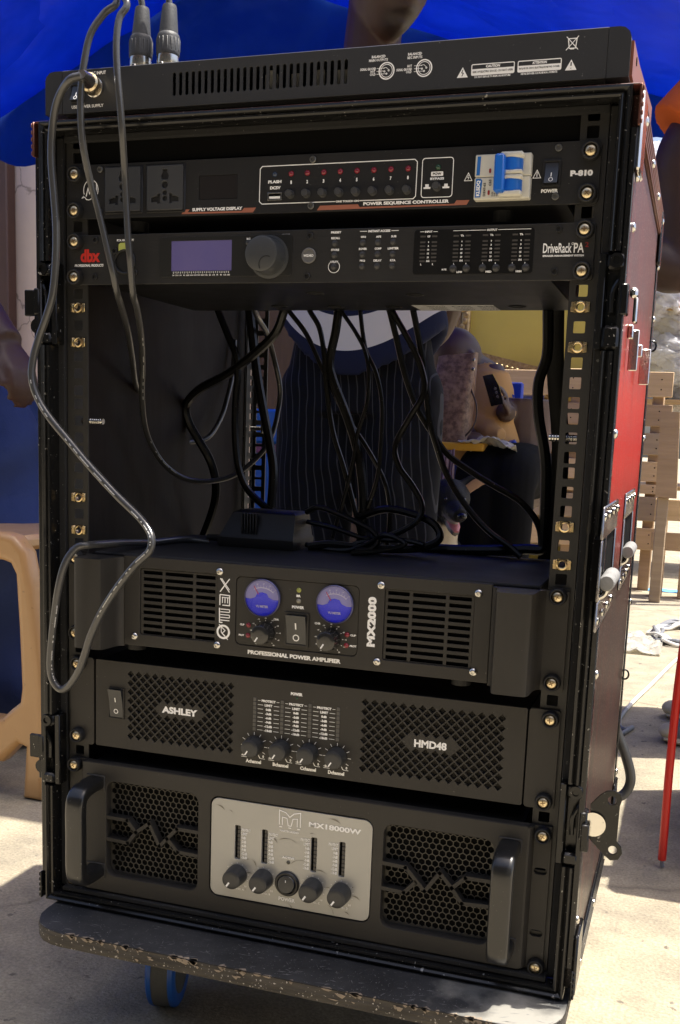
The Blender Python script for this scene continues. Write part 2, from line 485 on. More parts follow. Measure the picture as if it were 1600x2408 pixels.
# ------------------------------------------------------------------ blue tent
def tarp_mat(name, col, tr):
    m_ = bpy.data.materials.new(name); m_.use_nodes = True
    N = m_.node_tree.nodes; L = m_.node_tree.links; out = N['Material Output']; b = N['Principled BSDF']
    tc = N.new('ShaderNodeTexCoord')
    n = N.new('ShaderNodeTexNoise'); n.inputs['Scale'].default_value = 7; n.inputs['Detail'].default_value = 7; L.new(tc.outputs['Object'], n.inputs['Vector'])
    r = N.new('ShaderNodeValToRGB'); r.color_ramp.elements[0].position = .38; r.color_ramp.elements[1].position = .68
    r.color_ramp.elements[0].color = (*col, 1); r.color_ramp.elements[1].color = (col[0] + .003, col[1] * 1.2, min(col[2] * 1.1, .9), 1); L.new(n.outputs[0], r.inputs[0])
    L.new(r.outputs[0], b.inputs['Base Color']); b.inputs['Roughness'].default_value = .42; b.inputs['Specular IOR Level'].default_value = .35
    t = N.new('ShaderNodeBsdfTranslucent'); L.new(r.outputs[0], t.inputs[0])
    x = N.new('ShaderNodeMixShader'); x.inputs[0].default_value = tr; L.new(b.outputs[0], x.inputs[1]); L.new(t.outputs[0], x.inputs[2]); L.new(x.outputs[0], out.inputs[0])
    w = N.new('ShaderNodeTexNoise'); w.inputs['Scale'].default_value = 1.7; w.inputs['Detail'].default_value = 3.5; w.inputs['Distortion'].default_value = .25; L.new(tc.outputs['Object'], w.inputs['Vector'])
    bp = N.new('ShaderNodeBump'); ab = N.new('ShaderNodeMath'); ab.operation = 'ABSOLUTE'; sb_ = N.new('ShaderNodeMath'); sb_.operation = 'SUBTRACT'; sb_.inputs[1].default_value = .5; L.new(w.outputs[0], sb_.inputs[0]); L.new(sb_.outputs[0], ab.inputs[0])
    bp.inputs['Strength'].default_value = .6; bp.inputs['Distance'].default_value = .12; L.new(ab.outputs[0], bp.inputs['Height']); L.new(bp.outputs[0], b.inputs['Normal']); L.new(bp.outputs[0], t.inputs['Normal'])
    return m_
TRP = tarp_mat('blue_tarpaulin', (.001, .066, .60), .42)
TRD = tarp_mat('shaded_blue_tarpaulin', (.002, .050, .36), .14)  # back wall's shade put into a deeper, less translucent blue
def nzv(x, y, z, s): return noise.noise(Vector((x * s, y * s, z * s)))
RX, RZ, SL, SR, TF, TB, TE = -1718.0, 1816.0, .459, .339, 740.0, 3500.0, 500.0
tent = thing('market_tent', 'bright blue tarpaulin tent hung behind and above the rack', 'tent', (-2000, 2600, -735))
def roofL(u, v):
    x = -4600 + (4600 + RX) * u; y = TF + (TB - TF) * v; z = RZ + SL * (x - RX)
    return (x, y, z + 60 * nzv(x, y, 0, .0011) + 24 * nzv(x, y, 3, .004) - 40 * math.sin(math.pi * u))
def roofR(u, v):
    x = RX + (TE - RX) * u; y = TF + (TB - TF) * v; z = RZ - SR * (x - RX)
    return (x, y, z + 50 * nzv(x, y, 7, .0011) + 20 * nzv(x, y, 9, .004) - 36 * math.sin(math.pi * u))
MB().grid(roofL, 50, 40, 3).build('roof_sheet', TRP, tent)
MB().grid(roofR, 50, 40, 3).build('roof_sheet', TRP, tent)
def gable(u, v):
    x = -4600 + (TE + 4600) * u
    zt = (RZ + SL * (x - RX) - 40 * math.sin(math.pi * (x + 4600) / (4600 + RX))) if x < RX else (RZ - SR * (x - RX) - 36 * math.sin(math.pi * (x - RX) / (TE - RX)))
    zb = 1052 + 30 * math.sin(x * .006) + 22 * math.sin(x * .017 + 1)
    if x > 0: zb -= 40
    z = zb + (max(zt + 30, zb + 20) - zb) * v
    y = TB - 10 + 46 * nzv(x, 0, z, .0016) + 26 * nzv(x, 0, z * .4, .006) + 18 * math.sin(x * .011 + z * .003) * (1 - v)
    return (x, y, z)
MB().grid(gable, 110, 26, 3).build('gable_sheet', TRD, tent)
PIP = mat('grey_tent_pole', (.30, .30, .31), .4, metal=.8)
for x, y, zt in ((-4560, TF + 20, 470), (RX, TF, RZ - 40), (TE, TF + 20, 1040), (RX, TB + 120, RZ - 40), (TE, TB + 120, 1040)):
    MB().cyl((x, y, -735), (x, y, zt), 17, n=12).build('pole', PIP, tent)
MB().cyl((RX, TF, RZ - 44), (RX, TB + 120, RZ - 44), 15, n=12).build('ridge_pole', PIP, tent)

# ------------------------------------------------------------------ walls behind
PLS = mat('cracked_pink_plaster', (.66, .53, .45), .9, var=(3, .5, (.56, .45, .38)), bump=(22, .3))
def crack_plaster():
    N = PLS.node_tree.nodes; L = PLS.node_tree.links; b = N['Principled BSDF']; tc = N['Texture Coordinate'] if 'Texture Coordinate' in N else N.new('ShaderNodeTexCoord')
    v = N.new('ShaderNodeTexVoronoi'); v.feature = 'DISTANCE_TO_EDGE'; v.inputs['Scale'].default_value = 1.9
    nn = N.new('ShaderNodeTexNoise'); nn.inputs['Scale'].default_value = 4; nn.inputs['Detail'].default_value = 6; L.new(tc.outputs['Object'], nn.inputs['Vector'])
    mxx = N.new('ShaderNodeMix'); mxx.data_type = 'RGBA'; mxx.inputs[0].default_value = .22; L.new(tc.outputs['Object'], mxx.inputs[6]); L.new(nn.outputs[1], mxx.inputs[7]); L.new(mxx.outputs[2], v.inputs['Vector'])
    r = N.new('ShaderNodeValToRGB'); r.color_ramp.elements[0].position = 0; r.color_ramp.elements[1].position = .009; r.color_ramp.elements[0].color = (.7, .7, .7, 1); r.color_ramp.elements[1].color = (0, 0, 0, 1); L.new(v.outputs[0], r.inputs[0])
    old = b.inputs['Base Color'].links[0].from_socket
    m2 = N.new('ShaderNodeMix'); m2.data_type = 'RGBA'; m2.inputs[7].default_value = (.12, .09, .075, 1); L.new(r.outputs[0], m2.inputs[0]); L.new(old, m2.inputs[6]); L.new(m2.outputs[2], b.inputs['Base Color'])
crack_plaster()
wl = MB().box(-7500, -2100, 4700, 4900, -735, 2600).build('plaster_wall', PLS, at_=(-4000, 4700, -735)); tag(wl, 'pink plaster wall with hairline cracks below the blue tent', 'wall')
p = at(22, 640, Y=4560)
px_ = at(18, 640, Y=4600)[0]
cl = MB().box(px_ - 420, px_, 4600, 4690, -735, 2400, 8).build('brown_pillar', mat('dark_brown_paint', (.055, .026, .020), .6, var=(4, .5, (.075, .035, .026)), bump=(30, .2)), at_=(p[0], 4560, -735)); tag(cl, 'dark brown square pillar beside the pink plaster wall', 'pillar')
bw = MB().box(-2090, -820, 4760, 4900, -735, 2600).build('brown_wall', mat('dark_brown_boards', (.050, .030, .022), .7, var=(7, .5, (.075, .045, .032)), bump=(30, .4), aniso=(6, 1, .4)), at_=(-1400, 4760, -735)); tag(bw, 'dark brown boarded wall behind the standing man', 'wall')
# yellow board with gilt frame, and a gilt mirror leaning below it
YEL = mat('mustard_yellow_paint', (.62, .52, .11), .7, var=(4, .6, (.54, .44, .10)), bump=(14, .2))
GLT = mat('worn_gilt', (.60, .46, .22), .45, metal=.5, var=(60, .6, (.16, .10, .04)), bump=(80, 1.0))
yb = thing('yellow_board', 'large mustard yellow board with an ornate gilt left edge', 'board', (-400, 4140, -735))
a = at(1108, 740, Y=4140)
MB().box(a[0], 60, 4140, 4162, -735, 900, 2).build('panel', YEL, yb)
gf = MB(); x0 = at(1072, 780, Y=4110)[0]
gf.box(x0, x0 + 26, 4106, 4138, -735, 900, 5).box(x0 + 30, a[0] + 4, 4098, 4138, -735, 900, 8)
for k in range(60): gf.ball((x0 + 42 + 10 * math.sin(k * 2.1), 4096, -700 + k * 27), 13, 8, 16, 8, 6)
gf.build('gilt_edge', GLT, yb)
mi = thing('gilt_mirror', 'small mirror in a tilted ornate gilt frame below the yellow board', 'mirror', tuple(at(1200, 900, Y=3960)))
P = [at(1118, 836, Y=3960), at(1306, 884, Y=3960), at(1278, 1000, Y=3960), at(1090, 960, Y=3960)]
P = [Vector(q) for q in P]
def bar(A, B, w, nm):
    d = (B - A).normalized(); n_ = Vector((-d.z, 0, d.x)) * (w / 2); mb = MB()
    q = [A - d * w * .5 - n_, B + d * w * .5 - n_, B + d * w * .5 + n_, A - d * w * .5 + n_]
    mb.prism([(t.x, t.z) for t in q], 3940, 3968)
    L_ = (B - A).length; k = 0
    while k < L_:
        c = A + d * k; mb.ball((c.x + n_.x * .75, 3938, c.z + n_.z * .75), 9, 7, 7, 8, 5); k += 24
    return mb.build(nm, GLT, mi, recalc=True)
for i in range(4): bar(P[(i + 1) % 4], P[i], 40, 'frame_side')
for c in P[:2]: MB().ball((c.x, 3934, c.z), 30, 14, 26, 12, 8).ball((c.x + 12, 3926, c.z + 14), 14, 10, 12, 8, 6).build('frame_ornament', GLT, mi)
MB().prism([(q.x, q.z) for q in P], 3956, 3962).build('glass', mat('grey_mirror_glass', (.62, .66, .74), .12, metal=1), mi, recalc=True)

# ------------------------------------------------------------------ timber pallets
WD = [mat('pallet_timber_%s' % n_, c, .75, var=(5, .5, c2), bump=(40, .5), aniso=(.5, 4, 9)) for n_, c, c2 in (('pale', (.66, .48, .28), (.50, .35, .19)), ('brown', (.46, .32, .19), (.33, .22, .125)), ('grey', (.42, .32, .21), (.30, .22, .14)))]
def pallet(u0, u1, Y, rows, label, xs, zbase, nm='timber_pallet'):
    c = at((u0 + u1) / 2, 1200, Y=Y)
    t = thing(nm, label, 'pallet', (c[0], Y, zbase))
    x0 = at(u0, 1000, Y=Y)[0]; x1 = at(u1, 1000, Y=Y)[0]
    for k, (va, vb) in enumerate(rows):
        za = at(1540, va, Y=Y)[2]; zb = at(1540, vb, Y=Y)[2]
        mb = MB(); e = random.uniform(-6, 6)
        mb.box(x0 + random.uniform(-8, 4), x1 + random.uniform(-10, 3), Y - 20, Y - 2 + e * .2, zb, za, 2.0)
        mb.build('plank', WD[k % 3 if k % 4 else 0], t)
        for q in (.06, .5, .94):
            for dz in (.3, .7):
                MB().lathe((x0 + (x1 - x0) * q, Y - 20, zb + (za - zb) * dz), (0, -1, 0), [(3, 0), (2.6, 1), (0, 1.2)], 8).build('nail', HOLE, t)
    zt = at(1540, rows[0][0], Y=Y)[2]; zb = at(1540, rows[-1][1], Y=Y)[2]
    for x in xs: MB().box(x0 + (x1 - x0) * x - 24, x0 + (x1 - x0) * x + 24, Y, Y + 90, zbase, zt - 6, 3).build('stringer', WD[1], t)
    return t
pallet(1120, 1578, 3900, [(875, 934), (952, 1003), (1019, 1070), (1086, 1133), (1140, 1162), (1169, 1226), (1243, 1294)], 'stacked pale timber pallet standing on edge behind the case', (.05, .52, .93), -735)
pallet(1130, 1420, 4010, [(870, 940), (948, 1006), (1022, 1074), (1090, 1140), (1150, 1236), (1240, 1300)], 'shaded brown timber pallet seen through the open rack bay', (.1, .6, .95), -735)
pst = thing('timber_beam', 'rough brown timber beam propped in front of the pale pallet', 'beam', tuple(at(1560, 1165, Y=3560)))
q0 = [at(u, v, Y=3560) for u, v in ((1556, 968), (1600, 970), (1592, 1172), (1542, 1168), (1556, 1080), (1562, 975))]
MB().prism([(a_[0], a_[2]) for a_ in (q0[0], q0[1], q0[2], q0[3])], 3530, 3610).build('beam_timber', WD[1], pst, recalc=True)
MB().box(q0[3][0] + 8, q0[3][0] + 52, 3545, 3590, -735, q0[3][2] - 1, 3).build('beam_foot', WD[2], pst)
pallet(1560, 1700, 3700, [(1172, 1222), (1250, 1292)], 'low pallet of rough planks at the right edge of the picture', (.12, .6), -735)
# ------------------------------------------------------------------ heap of white plastic bags
BAG = bpy.data.materials.new('crumpled_white_plastic'); BAG.use_nodes = True
def _bag():
    N = BAG.node_tree.nodes; L = BAG.node_tree.links; b = N['Principled BSDF']; b.inputs['Base Color'].default_value = (.92, .93, .97, 1); b.inputs['Roughness'].default_value = .25
    tc = N.new('ShaderNodeTexCoord'); w = N.new('ShaderNodeTexNoise'); w.inputs['Scale'].default_value = 16; w.inputs['Detail'].default_value = 7; w.inputs['Distortion'].default_value = 2; L.new(tc.outputs['Object'], w.inputs['Vector'])
    bp = N.new('ShaderNodeBump'); bp.inputs['Strength'].default_value = 1; bp.inputs['Distance'].default_value = .03; L.new(w.outputs[0], bp.inputs['Height']); L.new(bp.outputs[0], b.inputs['Normal'])
    t = N.new('ShaderNodeBsdfTranslucent'); t.inputs[0].default_value = (.93, .93, .97, 1); x = N.new('ShaderNodeMixShader'); x.inputs[0].default_value = .6; L.new(b.outputs[0], x.inputs[1]); L.new(t.outputs[0], x.inputs[2]); L.new(x.outputs[0], N['Material Output'].inputs[0])
_bag()
BAGT = mat('tan_sack', (.42, .30, .18), .8, bump=(60, .6))
def bag(c, r, seed, m_, label, nm='plastic_bag'):
    mb = MB(); n, k_ = 44, 32; V = []
    for i in range(k_ + 1):
        th = math.pi * i / k_
        for q in range(n):
            a_ = 2 * math.pi * q / n; d = Vector((math.sin(th) * math.cos(a_), math.sin(th) * math.sin(a_), math.cos(th)))
            f = 1 + .34 * noise.noise(d * 1.6 + Vector((seed, 0, 0))) + .30 * abs(noise.noise(d * 3.6 + Vector((0, seed, 0)))) - .22 * abs(noise.noise(d * 7 + Vector((0, 0, seed)))) + .08 * noise.noise(d * 16 + Vector((seed, seed, 0)))
            V.append((c[0] + d.x * r * f, c[1] + d.y * r * .8 * f, c[2] + d.z * r * .72 * f))
    F = [(i * n + q, (i + 1) * n + q, (i + 1) * n + (q + 1) % n, i * n + (q + 1) % n) for i in range(k_) for q in range(n)]
    o = mb.add(V, F).build(nm, m_, at_=tuple(c), ang=70); tag(o, label, 'bag', 'white bags heaped behind the pallets'); return o
BL = 'crumpled white plastic bag in the heap behind the pallets'
bl = [(1452, 372, 150, 1), (1500, 400, 120, 0), (1545, 395, 150, 0), (1560, 470, 150, 0), (1500, 480, 130, 1), (1590, 420, 160, 0), (1570, 560, 190, 0), (1530, 640, 170, 0), (1590, 660, 200, 0), (1545, 730, 190, 0), (1600, 760, 190, 0), (1530, 800, 170, 0), (1575, 850, 190, 0), (1500, 600, 180, 1), (1480, 720, 200, 0), (1480, 820, 190, 0), (1620, 880, 200, 0), (1600, 940, 170, 0)]
for k, (u, v, r, tn) in enumerate(bl):
    c = at(u, v, Y=4720 + (k % 3) * 90)
    if tn: o = bag(c, r, k * 3.7, BAGT, 'x', 'tan_sack'); tag(o, {0: 'tan sack topmost in the heap beside the blue tent', 4: 'tan sack among white bags below the topmost one', 13: 'tan sack lowest of the three behind the case'}[k], 'sack', 'sacks among the heap')
    else: bag(c, r, k * 3.7, BAG, BL)
st = thing('storage_rack', 'dark shelving that carries the heap of bags behind the pallets', 'shelf', (600, 4900, -735))
for z in (-300, 120, 560): MB().box(0, 1200, 4600, 5200, z - 20, z, 2).build('shelf', WD[1], st)
for x in (20, 1180):
    for y in (4620, 5180): MB().box(x - 20, x + 20, y - 20, y + 20, -735, 900, 2).build('post', WD[1], st)

# ------------------------------------------------------------------ low tan plastic stool at left
so = thing('plastic_stool', 'low tan plastic stool with open sides at the left edge', 'stool', (-860, 700, -735))
TAN = mat('tan_plastic', (.56, .34, .155), .32, coat=.25, bump=(60, .08), var=(5, .5, (.48, .28, .12)), speck=(120, .70, (.40, .24, .11)))
def sx(u, v, Y=560): q = at(u, v, Y=Y); return (q[0], q[2])
cxs = -860.0
half = [sx(0, 1252), sx(30, 1262), sx(58, 1300), sx(72, 1380), sx(88, 1520), sx(102, 1680), sx(106, 1780), sx(102, 1862)]
half[-1] = (half[-1][0], -735); half[-2] = (half[-2][0], half[-2][1])
inn = [(half[-1][0] - 44, -735), (sx(56, 1760)), (sx(40, 1752)), (sx(0, 1795))]
def mir(P): return [(2 * cxs - a_, b_) for a_, b_ in reversed(P)]
outer = half + inn + mir(inn) + mir(half)
hl = [sx(0, 1318), sx(20, 1326), sx(32, 1352), sx(40, 1480), sx(46, 1620), sx(42, 1654), sx(24, 1668), sx(0, 1690)]
for Y in (560, 868):
    o = plate('side_frame', outer, [hl + mir(hl)], Y, 40, TAN, so, bev=12, bres=4)
xr = half[0][0]
MB().box(2 * cxs - xr - 40, xr + 20, 600, 870, half[0][1] - 34, half[0][1] - 8, 8).build('seat', TAN, so)
for e in (0, 1):
    x_ = half[5][0] - 16 if e == 0 else 2 * cxs - half[5][0] + 16
    MB().box(x_ - 13, x_ + 13, 587, 867, -640, -600, 5).build('side_rail', TAN, so)

# ------------------------------------------------------------------ low yellow table with bag, cloth, chair
tb = thing('folding_table', 'low table with a yellow top and thin metal legs behind the rack', 'table', (-560, 2800, -735))
MB().box(-1000, at(1138, 1050, Y=2600)[0], 2590, 3150, -146, -120, 4).build('tabletop', mat('yellow_table_top', (.62, .33, .03), .45), tb)
for x, y in ((-380, 2640), (-340, 3100), (-960, 2640), (-960, 3100)): MB().cyl((x, y, -735), (x, y, -146), 9, n=10).build('leg', PIP, tb)
def crumple(u, v):
    x = -420 + 190 * u; y = 2570 + 130 * v
    return (x, y, -112 + 26 * nzv(x, y, 1, .02) - 40 * max(0, u - .6) ** 1 * 1.2 + 10 * nzv(x, y, 5, .07))
o = MB().grid(crumple, 26, 18, 1.2).build('plastic_wrap', mat('clear_plastic_wrap', (.75, .70, .55), .15, trans=.5, bump=(60, 1)), at_=(-330, 2620, -120), ang=60); tag(o, 'crumpled clear plastic wrap over the corner of the yellow table', 'plastic wrap')
hb = thing('handbag', 'brown patterned leather handbag standing on the yellow table', 'handbag', tuple(at(1060, 1028, Y=2640)))
z0 = -119; V = []
LTH = mat('mottled_brown_leather', (.095, .050, .032), .5, var=(46, .22, (.25, .155, .10)), bump=(160, .4))
bx = [(at(1005, 1030, Y=2640)[0], at(1100, 1030, Y=2640)[0], z0), (at(1012, 960, Y=2640)[0], at(1108, 960, Y=2640)[0], at(0, 960, Y=2640)[2]), (at(1030, 850, Y=2640)[0], at(1121, 832, Y=2640)[0], 168)]
mb = MB(); rows = []
for i in range(9):
    t_ = i / 8; a_ = bx[0][0] + (bx[2][0] - bx[0][0]) * t_; b_ = bx[0][1] + (bx[2][1] - bx[0][1]) * t_; z = z0 + (168 - z0) * t_; dpt = 62 - 34 * t_ + 8 * math.sin(math.pi * t_)
    for k in range(24):
        an = 2 * math.pi * k / 24; c_, s_ = math.cos(an), math.sin(an)
        sq = lambda q: math.copysign(abs(q) ** .45, q)
        V.append(((a_ + b_) / 2 + (b_ - a_) / 2 * sq(c_), 2660 + dpt * sq(s_), z + (8 * c_ if i == 8 else 0)))
mb.add(V, [(i * 24 + k, i * 24 + (k + 1) % 24, (i + 1) * 24 + (k + 1) % 24, (i + 1) * 24 + k) for i in range(8) for k in range(24)] + [tuple(range(23, -1, -1)), tuple(range(192, 216))])
mb.build('body', LTH, hb)
MB().tube([(bx[2][1] - 12, 2630, 60), (bx[2][1] + 14, 2622, 0), (bx[2][1] + 10, 2620, -60), (bx[2][1] - 30, 2618, -112)], 3, 8, 6).build('strap', mat('dark_strap', (.04, .022, .015), .5), hb)
for k in range(2): MB().lathe((bx[2][1] - 6, 2626 - k, 150 - 30 * k), (0, -1, 0), [(6, 0), (5, 2), (0, 2.4)], 12).build('stud', NICK, hb)
cb = MB()
def cloth(u, v):
    x = -556 + 128 * u; return (x, 2582 + 9 * math.sin(u * 30 + v * 2) * (.3 + v), -146 - 132 * v + 8 * math.sin(u * 7))
PNK = bpy.data.materials.new('pink_striped_cloth'); PNK.use_nodes = True
def _pnk():
    N = PNK.node_tree.nodes; L = PNK.node_tree.links; b = N['Principled BSDF']; tc = N.new('ShaderNodeTexCoord'); w = N.new('ShaderNodeTexWave'); w.inputs['Scale'].default_value = 28; w.inputs['Distortion'].default_value = 1.6; w.inputs['Detail'].default_value = 1
    L.new(tc.outputs['Object'], w.inputs['Vector']); r = N.new('ShaderNodeValToRGB'); r.color_ramp.elements[0].position = .35; r.color_ramp.elements[1].position = .6; r.color_ramp.elements[0].color = (.14, .075, .085, 1); r.color_ramp.elements[1].color = (.34, .25, .27, 1); L.new(w.outputs[0], r.inputs[0]); L.new(r.outputs[0], b.inputs['Base Color']); b.inputs['Roughness'].default_value = .9
_pnk()
o = cb.grid(cloth, 48, 12, 2).build('striped_cloth', PNK, at_=(-490, 2582, -146)); tag(o, 'pink striped cloth hanging from the front of the yellow table', 'cloth')
BCH = mat('blue_chair_plastic', (.006, .045, .42), .35)
ch = thing('plastic_chair', 'bright blue plastic chair behind the yellow table', 'chair', (-230, 2950, -735))
e0 = at(1205, 940, Y=2900); e1 = at(1180, 1090, Y=2900)
MB().tube([(e0[0] - 6, 2900, e0[2] + 20), (e0[0] - 22, 2900, e0[2] - 60), (e1[0] + 6, 2890, e1[2] + 60), (e1[0] - 4, 2880, e1[2] - 20)], [14, 22, 26, 22], 12, 6, ell=(.5, (0, 1, 0))).build('back_post', BCH, ch)
MB().tube([(e1[0] + 38, 2820, e1[2] + 78), (e1[0] + 52, 2835, e1[2] + 40), (e1[0] + 40, 2850, e1[2] - 20), (e1[0] + 12, 2860, e1[2] - 60)], [20, 24, 24, 18], 12, 6, ell=(.5, (0, 1, 0))).build('arm', BCH, ch)
MB().box(e1[0] - 330, e1[0] + 30, 2800, 3180, -320, -300, 8).build('seat', BCH, ch)
MB().box(e1[0] - 330, e1[0] + 20, 3150, 3176, -300, 110, 8).build('backrest', BCH, ch)
for x, y in ((e1[0] + 8, 2815), (e1[0] + 8, 3160), (e1[0] - 310, 2815), (e1[0] - 310, 3160)): MB().tube([(x, y, -305), (x, y, -500), (x + 8, y, -735)], [22, 18, 15], 10, 3).build('leg', BCH, ch)
bb = thing('blue_tote', 'bright blue storage tote with a pink band behind the rack', 'tote', tuple(at(645, 1150, Y=3000)))
x0, x1 = at(612, 1060, Y=3000)[0], at(720, 1060, Y=3000)[0]; zc = lambda v: at(650, v, Y=3000)[2]
BTO = mat('azure_plastic', (.012, .17, .58), .4, bump=(20, .3))
MB().box(x0 - 40, x1, 3000, 3300, zc(1044), zc(962), 10).build('upper_box', BTO, bb); MB().box(x0 - 30, x1, 3004, 3300, zc(1066), zc(1045), 4).build('band', mat('pink_band', (.40, .08, .17), .6, var=(20, .5, (.22, .16, .18))), bb)
MB().box(x0 - 40, x1 - 10, 3002, 3300, -735, zc(1067), 10).build('lower_box', BTO, bb)

# ------------------------------------------------------------------ cabinet added just outside the frame to cast the shadow on the ground
sp = thing('shadow_cabinet', 'black cabinet added out of frame at right to cast a ground shadow', 'speaker', (660, 900, -735))
MB().box(440, 900, 660, 1140, -728, -90, 12).build('added_cabinet', mat('added_cabinet_paint', (.02, .02, .02), .7, bump=(200, .6)), sp)
MB().box(432, 440, 690, 1110, -690, -130, 3).build('added_grille', RUB, sp)
for x, y in ((480, 700), (480, 1100), (860, 700), (860, 1100)): MB().cyl((x, y, -735), (x, y, -728), 20, n=12).build('foot', RUB, sp)  # feet of the added shadow cabinet
# ------------------------------------------------------------------ unseen shop row added behind the camera to block frontal sky light
sr = thing('sky_blocking_row', 'dull brown shop row added out of view to block the sky', 'building', (0, -3900, -735))
MB().box(-9000, 7000, -4200, -3900, -735, 3300, 4).build('wall', mat('added_row_plaster', (.11, .10, .09), .9, var=(2, .5, (.08, .07, .065)), bump=(20, .3)), sr)  # wall of the added sky-blocking row
for k in range(6):
    x = -7600 + k * 2400
    d = MB().box(x, x + 1500, -3930, -3890, -735, 1500, 4).build('added_shutter', mat('added_grey_green_shutter', (.07, .08, .075), .5), sr)
    for q in range(14): MB().box(x + 10, x + 1490, -3888, -3880, -700 + q * 155, -620 + q * 155, 6).build('added_slat', mat('added_grey_green_shutter', (.07, .08, .075), .5), d)
MB().box(-9000, 7000, -3900, -3000, 2100, 2160, 4).build('added_awning', mat('added_rusty_sheet', (.16, .10, .07), .7), sr)
# ------------------------------------------------------------------ litter and cables on the ground
GC = mat('white_cable_pvc', (.66, .64, .58), .45); GG = mat('grey_cable_pvc', (.20, .21, .23), .45); GB = mat('black_cable_pvc', (.018, .018, .019), .34, bump=(300, .05))
G = lambda u, v, h=5: (lambda q: (q[0], q[1], -735 + h))(at(u, v, Z=-735 + h))
wc = thing('white_cable', 'white cable with a grey end snaking over the sunlit ground', 'cable', G(1540, 1600))
MB().tube([G(1640, 1520), G(1600, 1545), G(1572, 1570), G(1530, 1612), G(1500, 1640), G(1473, 1668)], 5.2, 10, 8).build('white_length', GC, wc)
MB().tube([G(1473, 1668), G(1458, 1690), G(1458, 1708), G(1472, 1716), G(1487, 1711), G(1470, 1722), G(1452, 1730), G(1430, 1736)], 5.4, 10, 8).build('grey_length', GG, wc)
random.seed(8)
for m_, n_, lab in ((GC, 'white_loops', 0), (GG, 'grey_loops', 1)):
    pass
co = thing('cable_coil', 'loose coil of white and grey cable lying on the ground', 'cable', G(1590, 1500))
for m_, n_, s0 in ((GC, 'white_loops', 1), (GG, 'grey_loops', 9)):
    pts = []; cg = G(1600, 1495)
    for k in range(46):
        a_ = k * .62 + s0; rr_ = 90 + 60 * noise.noise(Vector((k * .37, s0, 0)))
        pts.append((cg[0] + rr_ * math.cos(a_) * (1.0 if s0 == 9 else .95), cg[1] + 180 * math.sin(a_) + 70 * noise.noise(Vector((s0, k * .3, 2))), -729 + 34 * abs(noise.noise(Vector((k * .5, 3, s0))))))
    MB().tube(pts, 6.0, 8, 5).build(n_, m_, co)
def scrap(u, v):
    c = G(1512, 1515); x = c[0] - 60 + 120 * u; y = c[1] - 160 + 320 * v
    return (x, y, -732 + 30 * abs(nzv(x, y, 2, .016)) + 10 * abs(nzv(x, y, 8, .05)))
o = MB().grid(scrap, 24, 24, .8).build('plastic_scrap', mat('clear_scrap', (.8, .78, .7), .12, trans=.6, bump=(50, 1)), at_=G(1512, 1515), ang=60); tag(o, 'crumpled scrap of clear plastic beside the cable coil', 'plastic scrap')
o = MB().grid(lambda u, v: (at(1535, 1391, Z=-735)[0] - 20 + 130 * u, at(1535, 1391, Z=-735)[1] + 90 * v, -733 + 8 * abs(nzv(u * 9, v * 9, 0, .4))), 10, 8, 1).build('blue_scrap', mat('pale_blue_plastic', (.12, .35, .62), .5), at_=at(1540, 1390, Z=-735)); tag(o, 'flat scrap of pale blue plastic at the foot of the pallet', 'plastic scrap')
rc = thing('red_cable', 'bright red cable hanging straight down at the right edge', 'cable', (335, 690, -728))
MB().tube([(372, 720, 120), (352, 712, -150), (337, 705, -400), (333.5, 700, -560), (334.5, 696, -722)], 6.2, 10, 8).build('red_sheath', mat('red_cable_pvc', (.62, .018, .010), .4), rc)
MB().tube([(334.5, 696, -722), (334.8, 695.6, -727), (336, 695, -733)], 2.6, 8, 4).build('bare_end', GG, rc)
# ------------------------------------------------------------------ flight case
def zz(i):
    z = 0.0
    if i >= 1:
        for k in range(1, i): z -= 12.7 if k % 3 == 0 else 15.875
    else:
        for k in range(i, 1): z += 12.7 if k % 3 == 0 else 15.875
    return z

